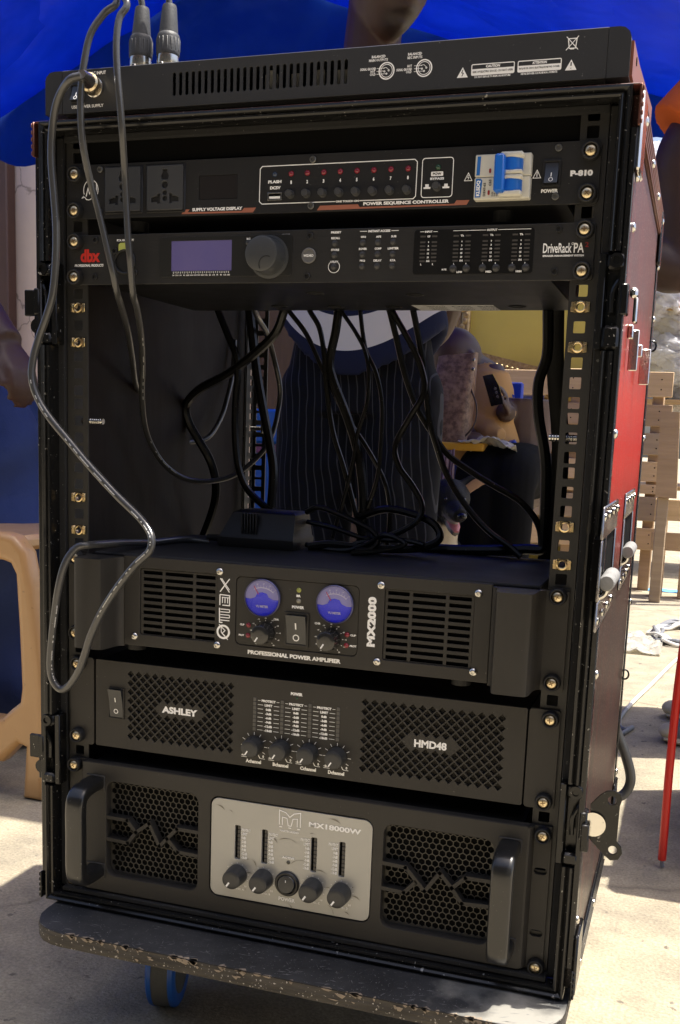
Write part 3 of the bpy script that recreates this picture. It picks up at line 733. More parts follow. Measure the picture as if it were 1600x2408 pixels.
# dusty red laminate; shade painted into its colour above and below a lit band
def red_laminate():
    m_ = bpy.data.materials.new('shaded_dusty_red_laminate'); m_.use_nodes = True
    N = m_.node_tree.nodes; L = m_.node_tree.links; b = N['Principled BSDF']
    tc = N.new('ShaderNodeTexCoord'); sp = N.new('ShaderNodeSeparateXYZ'); L.new(tc.outputs['Object'], sp.inputs[0])
    mp = N.new('ShaderNodeMapping'); mp.inputs['Scale'].default_value = (1, 9, .8); L.new(tc.outputs['Object'], mp.inputs[0])
    st = N.new('ShaderNodeTexNoise'); st.inputs['Scale'].default_value = 9; st.inputs['Detail'].default_value = 6; L.new(mp.outputs[0], st.inputs[0])
    pn = N.new('ShaderNodeTexNoise'); pn.inputs['Scale'].default_value = 420; pn.inputs['Detail'].default_value = 2; L.new(tc.outputs['Object'], pn.inputs[0])
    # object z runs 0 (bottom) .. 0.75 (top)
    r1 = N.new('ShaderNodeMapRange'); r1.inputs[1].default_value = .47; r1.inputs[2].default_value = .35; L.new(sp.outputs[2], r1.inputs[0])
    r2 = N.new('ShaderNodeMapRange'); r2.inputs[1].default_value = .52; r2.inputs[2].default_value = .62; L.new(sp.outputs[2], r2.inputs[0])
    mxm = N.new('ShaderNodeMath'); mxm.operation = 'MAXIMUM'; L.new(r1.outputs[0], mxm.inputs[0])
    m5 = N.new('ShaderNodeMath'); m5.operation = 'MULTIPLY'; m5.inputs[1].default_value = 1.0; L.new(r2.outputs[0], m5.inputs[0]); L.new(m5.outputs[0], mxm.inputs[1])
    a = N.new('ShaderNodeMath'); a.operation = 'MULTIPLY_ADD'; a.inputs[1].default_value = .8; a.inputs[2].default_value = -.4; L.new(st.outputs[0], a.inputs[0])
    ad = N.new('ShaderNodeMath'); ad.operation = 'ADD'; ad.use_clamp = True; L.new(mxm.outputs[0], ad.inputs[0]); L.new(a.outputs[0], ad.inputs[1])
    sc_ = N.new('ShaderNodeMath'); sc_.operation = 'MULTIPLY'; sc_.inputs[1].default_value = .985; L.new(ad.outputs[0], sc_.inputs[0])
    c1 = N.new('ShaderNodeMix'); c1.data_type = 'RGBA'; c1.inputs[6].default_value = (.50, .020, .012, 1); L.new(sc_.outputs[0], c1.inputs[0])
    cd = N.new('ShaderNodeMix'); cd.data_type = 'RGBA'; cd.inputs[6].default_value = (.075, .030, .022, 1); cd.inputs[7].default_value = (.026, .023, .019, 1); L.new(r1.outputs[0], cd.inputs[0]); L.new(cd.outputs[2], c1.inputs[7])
    rp = N.new('ShaderNodeValToRGB'); rp.color_ramp.elements[0].position = .61; rp.color_ramp.elements[1].position = .74; L.new(pn.outputs[0], rp.inputs[0])
    c2 = N.new('ShaderNodeMix'); c2.data_type = 'RGBA'; c2.inputs[7].default_value = (.50, .43, .34, 1); L.new(rp.outputs[0], c2.inputs[0]); L.new(c1.outputs[2], c2.inputs[6])
    L.new(c2.outputs[2], b.inputs['Base Color'])
    b.inputs['Roughness'].default_value = .34; b.inputs['Specular IOR Level'].default_value = .35
    bp = N.new('ShaderNodeBump'); bp.inputs['Strength'].default_value = .25; bp.inputs['Distance'].default_value = .001; L.new(st.outputs[0], bp.inputs['Height']); L.new(bp.outputs[0], b.inputs['Normal'])
    return m_
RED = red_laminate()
ALU = mat('black_anodised_extrusion', (.012, .012, .012), .22, metal=.3, spec=.6, speck=(330, .70, (.30, .29, .27)), bump=(200, .05))
BRN = mat('brown_reflecting_edging', (.20, .085, .055), .32, metal=.55, var=(40, .5, (.13, .05, .035)), speck=(300, .70, (.45, .38, .3)), aniso=(1, .2, 8))  # brown reflection put into the colour of dark metal edging
PLY = mat('black_lined_plywood', (.009, .006, .005), .65, spec=.25, var=(8, .5, (.015, .008, .006)), bump=(60, .2), aniso=(1, 1, .2))
RAILM = mat('black_rack_steel', (.020, .019, .017), .48, bump=(900, .08), speck=(300, .75, (.09, .085, .08)))
HDW = mat('black_latch_steel', (.008, .008, .008), .22, metal=.2, speck=(330, .70, (.35, .34, .32)))
FELT = mat('black_foam_tape', (.014, .014, .014), .95, bump=(1500, .5), speck=(500, .70, (.14, .14, .135)))

case = thing('flight_case', 'tall open black and red flight case full of rack units on wheeled board', 'flight case', (0, 220, -591))
XO = 262.0; ZT = 162.0; ZB = -589.0; YF = -20.0; YB = 460.0
# front and back lips: a twin-ridged extrusion round each opening, cut where latches sit
LIP = [(252, 0), (252, -17), (252.8, -18.8), (254.4, -19.4), (255.8, -18.4), (257, -16.6), (258.2, -18.4), (259.6, -19.8), (261.2, -19.4), (262, -17.6), (262, 0)]
def lipbar(sign, za, zb, ma, mb_, back=False):
    """upright lip piece from za up to zb; ma/mb_: mitred at that end"""
    mb = MB(); V = []
    for e, z in ((0, za), (1, zb)):
        for x, y in LIP:
            d = XO - x
            zz_ = z + (d if (e == 0 and ma) else 0) - (d if (e == 1 and mb_) else 0)
            V.append((sign * x, y if not back else 440 - y, zz_))
    n = len(LIP)
    f = [tuple(range(n)), tuple(range(n, 2 * n))] + [(i, i + n, (i + 1) % n + n, (i + 1) % n) for i in range(n)]
    return mb.add(V, f)
def lipflat(top, back=False):
    mb = MB(); V = []
    for sgn in (-1, 1):
        for x, y in LIP:
            d = XO - x
            V.append((sgn * (XO - d), y if not back else 440 - y, (ZT - d) if top else (ZB + d)))
    n = len(LIP)
    f = [tuple(range(n)), tuple(range(n, 2 * n))] + [(i, i + n, (i + 1) % n + n, (i + 1) % n) for i in range(n)]
    return mb.add(V, f)
GAPS = [(40.0, -36.0), (-393.0, -467.0)]
for sg in (-1, 1):
    lipbar(sg, GAPS[0][0], ZT, False, True).build('frame_upright', ALU, case, recalc=True)
    lipbar(sg, GAPS[1][0], GAPS[0][1], False, False).build('frame_upright', ALU, case, recalc=True)
    lipbar(sg, ZB, GAPS[1][1], True, False).build('frame_upright', ALU, case, recalc=True)
    lipbar(sg, ZB, ZT, True, True, True).build('frame_upright', ALU, case, recalc=True)
for top in (True, False):
    lipflat(top).build('frame_bar', ALU, case, recalc=True)
    lipflat(top, True).build('frame_bar', ALU, case, recalc=True)
# plywood walls: laminate outside, black lining inside
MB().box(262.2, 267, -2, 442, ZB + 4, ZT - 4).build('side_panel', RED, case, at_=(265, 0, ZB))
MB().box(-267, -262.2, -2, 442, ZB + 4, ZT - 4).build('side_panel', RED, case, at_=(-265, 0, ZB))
MB().box(-258, 258, 0.5, 439.5, 152.5, 160.5).build('top_panel', PLY, case)
MB().box(-258, 258, 0.5, 439.5, -587.5, -578.5).build('bottom_panel', PLY, case)
for sg in (-1, 1):
    MB().box(sg * 253, sg * 262, 0.6, 439.4, -578, 152).build('lining', PLY, case)
# flock strip glued along the inside of the front opening
for sg in (-1, 1):
    MB().box(sg * 245.5, sg * 252.8, -3.5, 1, -577, 151, .8).build('foam_strip', FELT, case)
MB().box(-245, 245, -4, 2, 146.5, 152.2, .8).build('foam_strip', FELT, case)
MB().box(-245, 245, -14, 60, -578.3, -574.0, .8).build('foam_strip', FELT, case)
MB().box(-252, 252, 2.5, 9, 128, 152, .8).build('header_panel', HOLE, case)
# edge extrusions on the sides, ribbed, with rivets
for sg in (-1, 1):
    for z0, z1, nm in ((ZT - 30, ZT, 't'), (ZB, ZB + 28, 'b')):
        mb = MB().box(sg * 267.1, sg * 269.2, -18, 458, z0, z1, .6)
        for k in range(5):
            zc = z0 + 3 + k * (z1 - z0 - 6) / 4
            mb.box(sg * 269.1, sg * 270.6, -18, 458, zc - 1.9, zc + 1.9, .7)
        mb.build('edge_extrusion', BRN if nm == 't' else ALU, case)
    MB().box(sg * 267.1, sg * 269.0, 444, 460, ZB + 28.5, ZT - 30.5, .8).build('edge_extrusion', ALU, case)
    MB().box(sg * 262.3, sg * 267.6, -16, -2.4, ZB + 28.5, ZT - 30.5, .8).build('edge_extrusion', ALU, case)
mbt = MB().box(-267, 267, -17, 457, 160.8, 162.6, .5)
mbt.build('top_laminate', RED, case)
rv = MB().lathe((269, 0, 0), (1, 0, 0), [(4.2, 0), (4.0, 1.0), (2.6, 2.1), (0, 2.5)], 12)
rv0 = rv.build('rivet', CHR, case, at_=(269, 0, 0))
rspots = []
for y in (30, 165, 300, 430):
    for z in (ZT - 15, ZB + 14): rspots.append((270.4, y, z))
for z in (-100, -300, -520): rspots += [(267.4, -2.0, z), (268.7, 452, z)]
rspots += [(268, 8, 100), (268, 8, 62), (268.7, 452, 40), (268.7, 452, 100)]
copies(rv0, rspots, case, (269, 0, 0))
rv0.location = W(267.4, -2, 118) - ORG[case.name]
# corner braces on the right
for z0, z1 in ((ZT - 62, ZT - 4), (ZB + 4, ZB + 60)):
    mb = MB().box(267.4, 271.4, -17, 26, z0, z1, 1.6)
    mb.build('corner_brace', CHR if z0 > 0 else HDW, case)
    for y in (446,):
        MB().box(267.4, 271.6, y - 22, y + 14, z0, z1, 1.6).build('corner_brace', HDW, case)
# rack rails
RH = [i for i in range(-9, 39)]
def rail(sg, yf, flange_y, back=False):
    x0, x1 = sorted((sg * 222.5, sg * 244.5))
    holes = [rrect(sg * 232.5 - 4.75, sg * 232.5 + 4.75, zz(i) - 4.75, zz(i) + 4.75, 1.0, 2) for i in RH]
    r_ = plate('rack_rail', rrect(x0, x1, -577, 148), holes, yf, 2.0, RAILM, case)
    # the return flange against the wall, slotted as well
    hs = [rrect(4 + 2, 4 + 10, zz(i) - 4, zz(i) + 4, 1.0, 2) for i in RH] if back else []
    cu = plate('rail_flange', rrect(0, 26, -577, 148), hs, 0, 2.0, RAILM, r_)
    for q in cu.data.vertices:
        w = q.co + ORG[cu.name]
        xx, yy = w.x, w.y
        q.co = Vector((sg * .2425 + (yy if sg > 0 else -yy) * -1.0 * sg * sg, (flange_y / 1000.0) + (xx if not back else -xx), w.z)) - ORG[cu.name]
    cu.data.update()
    return r_
rl = rail(-1, 0, 2.2); rr = rail(1, 0, 2.2)
brl = rail(-1, 445, 444.5, True); brr = rail(1, 445, 444.5, True)
NUT = mat('brass_cage_nut', (.80, .66, .30), .26, metal=1, var=(260, .6, (.72, .50, .33)))
def cage_nut(rail_, x, z, sg):
    mb = MB().lathe((x, 1.2, z), (0, -1, 0), [(3.0, -2.0), (3.0, 2.6), (3.6, 3.0), (4.6, 2.7), (4.9, 1.8), (4.9, 0.4)], 18, caps=False)
    mb.box(x - 5.6, x - 4.0, -1.2, 3, z - 4.4, z + 4.4, .4); mb.box(x + 4.0, x + 5.6, -1.2, 3, z - 4.4, z + 4.4, .4)
    mb.box(x - 7.6, x - 5.2, -1.7, -.4, z - 4.0, z + 4.0, .3); mb.box(x + 5.2, x + 7.6, -1.7, -.4, z - 4.0, z + 4.0, .3)
    mb.box(x - 5, x + 5, 2.2, 7.5, z - 5, z - 3.2); mb.box(x - 5, x + 5, 2.2, 7.5, z + 3.2, z + 5)
    return mb.build('cage_nut', NUT, rail_, at_=(x, 0, z), recalc=True)
n0 = None
for rail_, sg in ((rl, -1), (rr, 1)):
    for i in (1, 3, 13, 15):
        if n0 is None: n0 = cage_nut(rail_, sg * 232.5, zz(i), sg)
        else: copies(n0, [(sg * 232.5, 0, zz(i))], rail_, None)
for rail_, sg in ((rl, -1), (rr, 1)):
    mb = MB().cyl((sg * 236, 12, zz(8)), (sg * 213, 12, zz(8)), 2.9, n=12)
    for k in range(9): mb.lathe((sg * (215 + k * 2.2), 12, zz(8)), (1, 0, 0), [(2.9, -.5), (3.3, 0), (2.9, .5)], 12)
    mb.build('bolt', NICK, rail_)
MB().cyl((-238, 430, zz(8)), (-214, 430, zz(8)), 2.9, n=12).box(-222, -219, 425, 435, zz(8) - 6, zz(8) + 6, .5).build('bolt', NICK, brl)

# butterfly latches: a recessed dish that interrupts the lip, a flap and a hook
def latch(sg, zt, zb, low):
    x = lambda v: sg * v
    t = MB().box(x(246), x(251.8), -16, 0, zb + 1, zt - 1, .8).box(x(252), x(263), -4, 0, zb + 1, zt - 1, .8)
    t.box(x(252), x(266), -17, -4.2, zt - 13, zt - 1, 2).box(x(252), x(265), -17, -4.2, zb + 1, zb + 12, 2)
    d = t.build('latch_dish', HDW, case)
    k = MB().lathe((x(259.5), -17, zt - 7), (0, -1, 0), [(5.6, 0), (5.6, 2), (3.0, 2), (3.0, 0.4), (0, .4)], 18)
    k.build('keeper_eye', HDW, d)
    zc = zt - 36
    MB().box(x(264), x(270.5), -17, -2, zc - 12, zc + 12, 1.2).build('latch_flap', HDW, d)
    MB().tube([(x(266), -9, zc + 20), (x(262), -12, zc + 14), (x(258), -13, zc + 5), (x(258), -13, zc - 10)], 2.2, 8, 4).build('hook', HDW, d)
    return d, zc
for sg in (-1, 1):
    for zt, zb, low in ((40, -36, 0), (-393, -467, 1)):
        d, zc = latch(sg, zt, zb, low)
        x = lambda v: sg * v
        if sg < 0:
            mb = MB().box(-283, -271, -13, -9, zc - 13, zc + 11, .8).box(-273, -258, -12, 14, zc - 12, zc + 10, .8).cyl((-270, -12, zc - 22), (-270, 6, zc - 22), 7, n=14).box(-276, -258, -8, 8, zc - 36, zc - 12, 1)
            mb.build('butterfly_wing', HDW, d)
        elif not low:
            MB().box(271.2, 277.5, -16, -2, zc + 1, zc + 9, 2).box(274.5, 278, -14, -3, zc - 18, zc + 2, 1.2).build('butterfly_wing', CHR, d)
            MB().box(252, 266, -18, -3, -35, -16, 2.5).build('latch_hook_plate', HDW, d)
# the open butterfly wing at lower right: a plate with two ears and two eyes
wing = [(272, -410), (279, -401), (284, -397), (290, -395.5), (295.5, -397.5), (297.5, -403), (296, -409), (295.8, -440), (299.5, -444), (301, -450), (298, -456), (291.5, -457.5), (286, -453.5), (273, -441)]
plate('butterfly_wing', wing, [circ(289.5, -404.5, 3.7, 14), circ(293, -448, 3.7, 14)], -12, 2.2, HDW, case, bev=.5)
MB().cyl((275.5, -14.6, -427), (275.5, -6, -427), 10.5, n=24).build('wing_pivot', CHR, case)
MB().box(266.5, 273, -22, -14, -450, -426, .8).build('latch_tongue', HDW, case)
# chrome strap plates hanging on the side
MB().box(267.2, 272, 52, 58, -20, -8, 1).box(269, 277, 56, 59, -46, -12, .7).build('strap_plate', CHR, case)
MB().box(267.2, 273, 192, 198, -24, -12, 1).box(271, 281, 196, 199, -50, -16, .7).build('strap_plate', CHR, case)
# two sprung handles let into the right-hand wall
def handle(y0, y1, k):
    zt, zb = -156, -254
    t = MB().box(267.1, 269.2, y0, y1, zt - 26, zt, 1).box(267.1, 269.2, y0, y1, zb, zb + 24, 1)
    t.box(267.1, 269.2, y0, y0 + 9, zb + 24, zt - 26, .8).box(267.1, 269.2, y1 - 9, y1, zb + 24, zt - 26, .8)
    h = t.build('handle_dish', mat('dark_chrome', (.30, .28, .27), .16, metal=1, bump=(120, .1)), case)
    MB().box(261.9, 267.3, y0 + 9, y1 - 9, zb + 24, zt - 26).build('dish_well', HOLE, h)
    for q in range(4):
        for zc in (zt - 8, zb + 9):
            yy = y0 + 8 + q * (y1 - y0 - 16) / 3
            MB().lathe((269, yy, zc), (1, 0, 0), [(3.4, 0), (3.2, 1), (0, 2.4)], 10).build('rivet', CHR, h)
    for yb_ in (y0 + 14, y0 + 56): MB().tube([(268, yb_, zb + 26), (273, yb_, zb + 30), (274, yb_, zb + 38)], 2.4, 8, 4).build('bail', CHR, h)
    MB().lathe((274, y0 + 6, zb + 39), (0, 1, 0), [(0, 0), (5.4, .6), (6.4, 2), (6.4, 58), (5.4, 60), (0, 60)], 20).build('grip', mat('grey_rubber_grip', (.27, .27, .265), .8, bump=(500, .2), var=(40, .5, (.20, .20, .195))), h)
handle(-66, 84, 0); handle(196, 350, 1)
# small eye rings riveted behind
for z in (10, -395):
    MB().tube([(269 + 5 * math.cos(a), 462, z + 6 * math.sin(a)) for a in [R(i * 30) for i in range(13)]], 1.2, 6, 2).build('eye_ring', HDW, case)
# ------------------------------------------------------------------ shared rack hardware
SCREW = {}
def rack_screws(dev, spots, y=-3.0):
    for x, z in spots:
        if 'p' not in SCREW:
            mb = MB().lathe((x, y, z), (0, -1, 0), [(7.6, 0), (7.6, 3.6), (7.0, 6.2), (6.2, 6.8), (5.4, 6.4), (4.9, 4.0), (0, 4.0)], 24)
            p = mb.build('mounting_screw', RUB, dev, at_=(x, y, z))
            h = MB().lathe((x, y - 3.6, z), (0, -1, 0), [(4.8, 0), (4.8, 1.0), (4.2, 2.2), (2.6, 3.0), (0, 3.2)], 20).build('screw_head', GOLD, p, at_=(x, y, z))
            MB().box(x - 2.2, x + 2.2, y - 6.95, y - 6.2, z - .35, z + .35).box(x - .35, x + .35, y - 7.0, y - 6.2, z - 2.2, z + 2.2).build('cross_slot', mat('slot_shadow', (.22, .14, .07), .5, metal=.8), p, at_=(x, y, z))
            SCREW['p'] = (p, y)
        else:
            q = copies(SCREW['p'][0], [(x, y, z)], dev, None)[0]
            q.rotation_euler.y = random.uniform(0, 6.2)
def hex_screws(dev, spots, y=-3.0, m_=None):
    p = None
    for x, z in spots:
        if p is None:
            p = MB().lathe((x, y, z), (0, -1, 0), [(2.9, 0), (2.9, 1.3), (2.5, 1.7), (1.6, 1.7), (1.5, .6), (0, .6)], 14).build('panel_screw', m_ or NICK, dev, at_=(x, y, z))
        else: copies(p, [(x, y, z)], dev, None)
def pan_screws(dev, spots, y):
    p = None
    for x, z in spots:
        if p is None:
            p = MB().lathe((x, y, z), (0, -1, 0), [(3.9, 0), (3.8, .8), (2.9, 2.0), (1.5, 2.5), (1.4, 1.6), (0, 1.6)], 16).build('panel_screw', NICK, dev, at_=(x, y, z))
        else: copies(p, [(x, y, z)], dev, None)
def rocker(dev, x0, x1, z0, z1, y, bez=2.0, tilt=1, marks=True, m_=None):
    """framed rocker switch; the pressed half lies inwards"""
    f = plate('rocker_switch', rrect(x0, x1, z0, z1, .8, 2), [rrect(x0 + bez, x1 - bez, z0 + bez, z1 - bez, .4, 1)], y - 1.6, 1.6, m_ or PLA, dev, bev=.3)
    a0, a1, b0, b1 = x0 + bez + .2, x1 - bez - .2, z0 + bez + .2, z1 - bez - .2
    bm_ = (b0 + b1) / 2 + (b1 - b0) * .08 * tilt
    hi = y - 5.6; lo = y - .6; mid = y - 2.2
    yt, yb = (hi, lo) if tilt > 0 else (lo, hi)
    prof = [(b0, yb), (bm_, mid), (b1, yt)]
    V = []
    for x in (a0, a1):
        V += [(x, q, z) for z, q in prof] + [(x, y + 2, b1), (x, y + 2, b0)]
    F = [(0, 1, 2, 3, 4), (9, 8, 7, 6, 5)] + [(i, i + 5, (i + 1) % 5 + 5, (i + 1) % 5) for i in range(5)]
    k = MB().add(V, F).build('rocker', mat('rocker_plastic', (.020, .022, .026), .3, coat=.3), f, recalc=True)
    if marks:
        w = MB(); xc = (a0 + a1) / 2; s = (a1 - a0)
        def yy(z):
            for (p, q), (p2, q2) in zip(prof, prof[1:]):
                if p <= z <= p2: return q + (q2 - q) * (z - p) / (p2 - p) - .35
            return yb
        zo = b0 + (bm_ - b0) * .38; zi = b0 + (bm_ - b0) * .95
        if tilt > 0: zi = bm_ + (b1 - bm_) * .12
        for i in range(12):
            A, B = R(i * 30), R(i * 30 + 30)
            P = [(xc + s * .17 * math.cos(A), zo + s * .17 * math.sin(A)), (xc + s * .17 * math.cos(B), zo + s * .17 * math.sin(B)), (xc + s * .12 * math.cos(B), zo + s * .12 * math.sin(B)), (xc + s * .12 * math.cos(A), zo + s * .12 * math.sin(A))]
            w.add([(p, yy(q), q) for p, q in P], [(0, 1, 2, 3)])
        P = [(xc - s * .035, zi - s * .16), (xc + s * .035, zi - s * .16), (xc + s * .035, zi + s * .16), (xc - s * .035, zi + s * .16)]
        w.add([(p, yy(q) - .25, q) for p, q in P], [(0, 1, 2, 3)])
        w.build('switch_marks', WHT, f)
    return f
def led(dev, x, z, y, r, m_, name='led'):
    return MB().lathe((x, y, z), (0, -1, 0), [(r + .35, 0), (r + .35, .35), (r, .4), (r * .85, 1.0), (r * .45, 1.45), (0, 1.6)], 14).build(name, m_, dev)
LRED = mat('red_led_lens', (.22, .008, .020), .18, coat=.6)
LGRN = mat('green_led_lens', (.02, .06, .03), .18, coat=.6)
LBLU = mat('blue_led_lens', (.02, .035, .07), .18, coat=.6)
LYEL = mat('yellow_led_lens', (.30, .32, .06), .18, coat=.6)

# ------------------------------------------------------------------ power sequencer
pw = thing('power_sequencer', 'black rack unit with two outlets, blue breaker and row of numbered buttons', 'power sequencer', (0, 0, 79))
SK = [(-202.4, -163.2), (-159.6, -120.4)]
plate('front_panel', rrect(-240.5, 240.5, 79, 126.4, 3.5), [rrect(a + 3, b - 3, 85.5, 121) for a, b in SK] + [rrect(-107.3, -70.3, 92.4, 112.5)], -3, 3, BLK, pw, bev=.35)
MB().box(-216, 216, .3, 190, 81, 124.5, 1).build('chassis', DRK, pw)
for x in (-185, 160):
    for y in (30, 160): MB().cyl((x, y, 81), (x, y, 71.5), 9, n=16).build('foot', RUB, pw)
rack_screws(pw, [(-231.5, 117.6), (-232, 85.8), (232.5, 117.6), (232, 85.8)])
hex_screws(pw, [(-206.8, 121.7), (-207.2, 85.1), (-.2, 121.7), (-.8, 84), (207.0, 121.8), (206.8, 85)], m_=mat('dull_steel', (.20, .20, .19), .4, metal=.9))
SKM = mat('slate_plastic', (.045, .047, .051), .42, bump=(600, .05))
for a, b in SK:
    c = (a + b) / 2
    holes = [rrect(c - 2.4, c + 2.4, 114.5, 119.5), circ(c, 112.8, 4.0, 16), circ(c, 105.8, 3.2, 14), circ(c, 99, 2.3, 12), circ(c, 94, 2.5, 12)]
    holes = [[(c - 2.3, 119), (c - 2.3, 116.6), (c - 4, 113.8), (c - 3, 110.4), (c + 3, 110.4), (c + 4, 113.8), (c + 2.3, 116.6), (c + 2.3, 119)], circ(c, 105.8, 3.1, 14), circ(c, 99, 2.2, 12), circ(c, 94.2, 2.4, 12)]
    for sg in (-1, 1):
        holes.append([(c + sg * q, r_) for q, r_ in ((4.6, 90), (7.2, 90), (7.2, 91.2), (13.6, 91.2), (13.6, 95), (9.4, 96.4), (7.2, 96.4), (7.2, 98.2), (4.6, 98.2))])
    so = plate('power_outlet', rrect(a + 1.6, b - 1.6, 84.3, 122.4, 1), holes, -5.6, 2.2, SKM, pw, bev=.5)
    MB().box(a, b, -4.0, -2.5, 82.3, 124.0, .7).build('bezel', PLA, so)
    MB().box(a + 3.4, b - 3.4, -2.2, 8, 86, 120.5).build('outlet_well', HOLE, so)
    MB().box(c - 2, c + 2.2, -2.6, -2.25, 103.8, 107.4).box(c - 1.6, c + 2.8, -2.6, -2.25, 111, 114.8).build('red_shutter', mat('red_shutter_plastic', (.30, .03, .03), .4), so)
MB().box(-107.2, -70.4, -2.6, 1, 92.5, 112.4, .3).build('voltage_display', mat('smoked_window', (.016, .014, .014), .3, spec=.4), pw)
mk = MB(); Y = -3.22
mk.text('SUPPLY VOLTAGE DISPLAY', -113.6, -65, 82.6, 85.4, Y, .03)
mk.text('POWER SEQUENCE CONTROLLER', 46.2, 120.2, 82.5, 85.6, Y, .035)
mk.text('ONE TOUCH ON', 21.4, 42, 86.0, 87.7, Y, .03)
mk.text('PLASH', -41.1, -28.7, 103.6, 106.2, Y, .04); mk.text('DC5V', -39.2, -29.4, 98.6, 101.2, Y, .04)
LX = [-19.9 + 14.87 * i for i in range(8)]
for i, x in enumerate(LX): mk.text(str(i + 1), x - (.75 if i else .5), x + .75, 102.5, 105.4, Y, .04)
mk.text('BYPASS', 103.3, 115.1, 101.2, 103.2, Y, .04)
mk.text('POWER', 195.2, 208.7, 88.0, 90.9, Y, .04); mk.text('P-810', 217.4, 235, 99.8, 104.4, Y, .05)
for o in ([(21, 86.9), (-46.5, 86.8), (-49, 89), (-48.8, 115.8), (-46.8, 117.9), (89.6, 118.1), (91.8, 116), (91.5, 89), (89.5, 87), (42.6, 86.9)],):
    mk.stroke(o, .7, Y)
mk.stroke(rrect(96.2, 122.3, 87.6, 118.4, 2.4, 3), .65, Y, True)
mk.flat(rrect(103.9, 114.1, 104.2, 107.7, .5, 2), Y)
for x in (100.9, 116.9): mk.flat([(x - 2.9, 94.4), (x + 2.9, 94.4), (x + 2.9, 95.8), (x + 1.5, 95.8), (x + 1.5, 98), (x - 1.5, 98), (x - 1.5, 95.8), (x - 2.9, 95.8)], Y)
for cx in (135.3, 191.1):
    mk.stroke([(cx - 3.1, 99.6), (cx + 3.1, 99.6), (cx, 105.6)], .55, Y, True)
    if cx < 150: mk.stroke([(cx + .4, 104), (cx - .7, 102.2), (cx + .6, 102), (cx - .2, 100.4)], .5, Y)
    else: mk.stroke([(cx, 104.2), (cx, 100.4)], .7, Y)
mk.build('printed_lettering', WHT, pw, smooth=False)
MB().text('POW', 105.4, 112.6, 105, 107, Y - .12, .02).build('printed_lettering', BLK, pw, smooth=False)
lg = MB(); cx, cz = -216.8, 104.2
lg.stroke([(cx + 9.2 * math.cos(R(a)) * .82, cz + 8.9 * math.sin(R(a))) for a in range(-60, 215, 12)], .75, Y)
lg.stroke([(cx - 7.4, cz - 5), (cx - 9.3, cz - 6.8), (cx - 6.5, cz - 6.0), (cx - 4.5, cz - 8.2), (cx - 2, cz - 8.6), (cx + .5, cz - 7.6)], .75, Y)
lg.stroke([(cx - 5, cz - 5.4), (cx - 3, cz + 1.6), (cx - 1.4, cz - 3.2), (cx + 1.6, cz + 6), (cx + 3.0, cz - 4.6)], 1.1, Y)
lg.stroke([(cx + 3.2, cz + 7.4), (cx + 4.2, cz - 4.4), (cx + 6.4, cz - 3)], .8, Y).stroke([(cx + 5.8, cz + 6.2), (cx + 6, cz - 2.4)], .8, Y)
lg.build('maker_emblem', WHT, pw, smooth=False)
cp = MB()
cp.flat([(-124.2, 80.6), (-54.9, 80.2), (-51.8, 84.2), (-63.3, 84.2), (-65.4, 81.8), (-118.2, 82.0), (-116.2, 84.4), (-120.2, 84.4), (-121.2, 82.2), (-123.2, 82)], Y + .05)
cp.flat([(4.7, 80.2), (135, 80.8), (137.3, 84.5), (126.4, 84.6), (124.6, 82.0), (43, 81.8), (41.4, 84.1), (7.3, 83.9)], Y + .05)
cp.build('copper_stripe', CU, pw, smooth=False)
led(pw, -35, 111.1, -3, 2.0, LBLU); led(pw, 109.7, 111.2, -3, 2.0, LGRN)
for x in LX: led(pw, x, 111.1, -3, 2.1, LRED)
b0 = MB().lathe((LX[0] - .3, -3, 94), (0, -1, 0), [(3.7, 0), (3.7, .4), (3.25, .5), (3.2, 5.2), (2.7, 6.0), (0, 6.0)], 18).build('push_button', mat('grey_button_rubber', (.050, .051, .053), .38), pw, at_=(LX[0] - .3, -3, 94))
copies(b0, [(x - .3, -3, 94) for x in LX[1:]] + [(109.4, -3, 95.6)], pw, None)
us = plate('usb_port', rrect(-41.2, -28, 89.5, 96), [rrect(-40.2, -29, 90.5, 95)], -3.8, 1.2, NICK, pw, bev=.2)
MB().box(-40.2, -29, -3.2, 2, 90.5, 95).build('port_well', HOLE, us); MB().box(-39.6, -29.6, -3.6, -3.25, 91, 92.8).build('port_tongue', WHT, us)
# miniature circuit breaker standing proud of the panel
CRM = mat('ivory_plastic', (.66, .64, .55), .4, bump=(500, .04)); BLP = mat('blue_breaker_plastic', (.012, .14, .60), .32)
br = MB().box(142, 187.2, -10.5, -1, 82.8, 99.9, .8).box(142, 187.2, -10.5, -1, 100.3, 117.6, .8).box(163, 182, -19, -10, 83.2, 88, 1.5).box(163, 182, -19, -10, 96.6, 99.9, 1.2).box(163, 182, -19, -10, 100.3, 103.5, 1.2).box(163, 182, -19, -10, 112.6, 117.2, 1.5).build('circuit_breaker', CRM, pw)
MB().cyl((161, -14, 88), (161, -14, 96.6), 1, n=6).lathe((172, -9.5, 87.6), (0, 0, 1), [(9.0, 0), (9.0, 9)], 24).lathe((172, -9.5, 103.4), (0, 0, 1), [(9.0, 0), (9.0, 9.4)], 24).build('toggle_drum', BLP, br)
MB().box(160.5, 168.5, -26, -13, 85.5, 114.2, 1.4).build('toggle_bar', BLP, br)
MB().box(159.9, 160.7, -22, -19, 94, 97.4).box(159.9, 160.7, -22, -19, 107, 110.4).build('toggle_notch', mat('deep_blue_plastic', (.004, .03, .16), .5), br)
t = MB().flat([(143.4, 101.6), (146.2, 101.6), (146.6, 116.0), (143.8, 116.0)], -10.75)
t.flat([(143.2, 84.6), (147.6, 84.6), (148.6, 97.4), (147.2, 99), (143.2, 99)], -10.75); t.build('blue_label', mat('blue_print', (.015, .15, .50), .5), br, smooth=False)
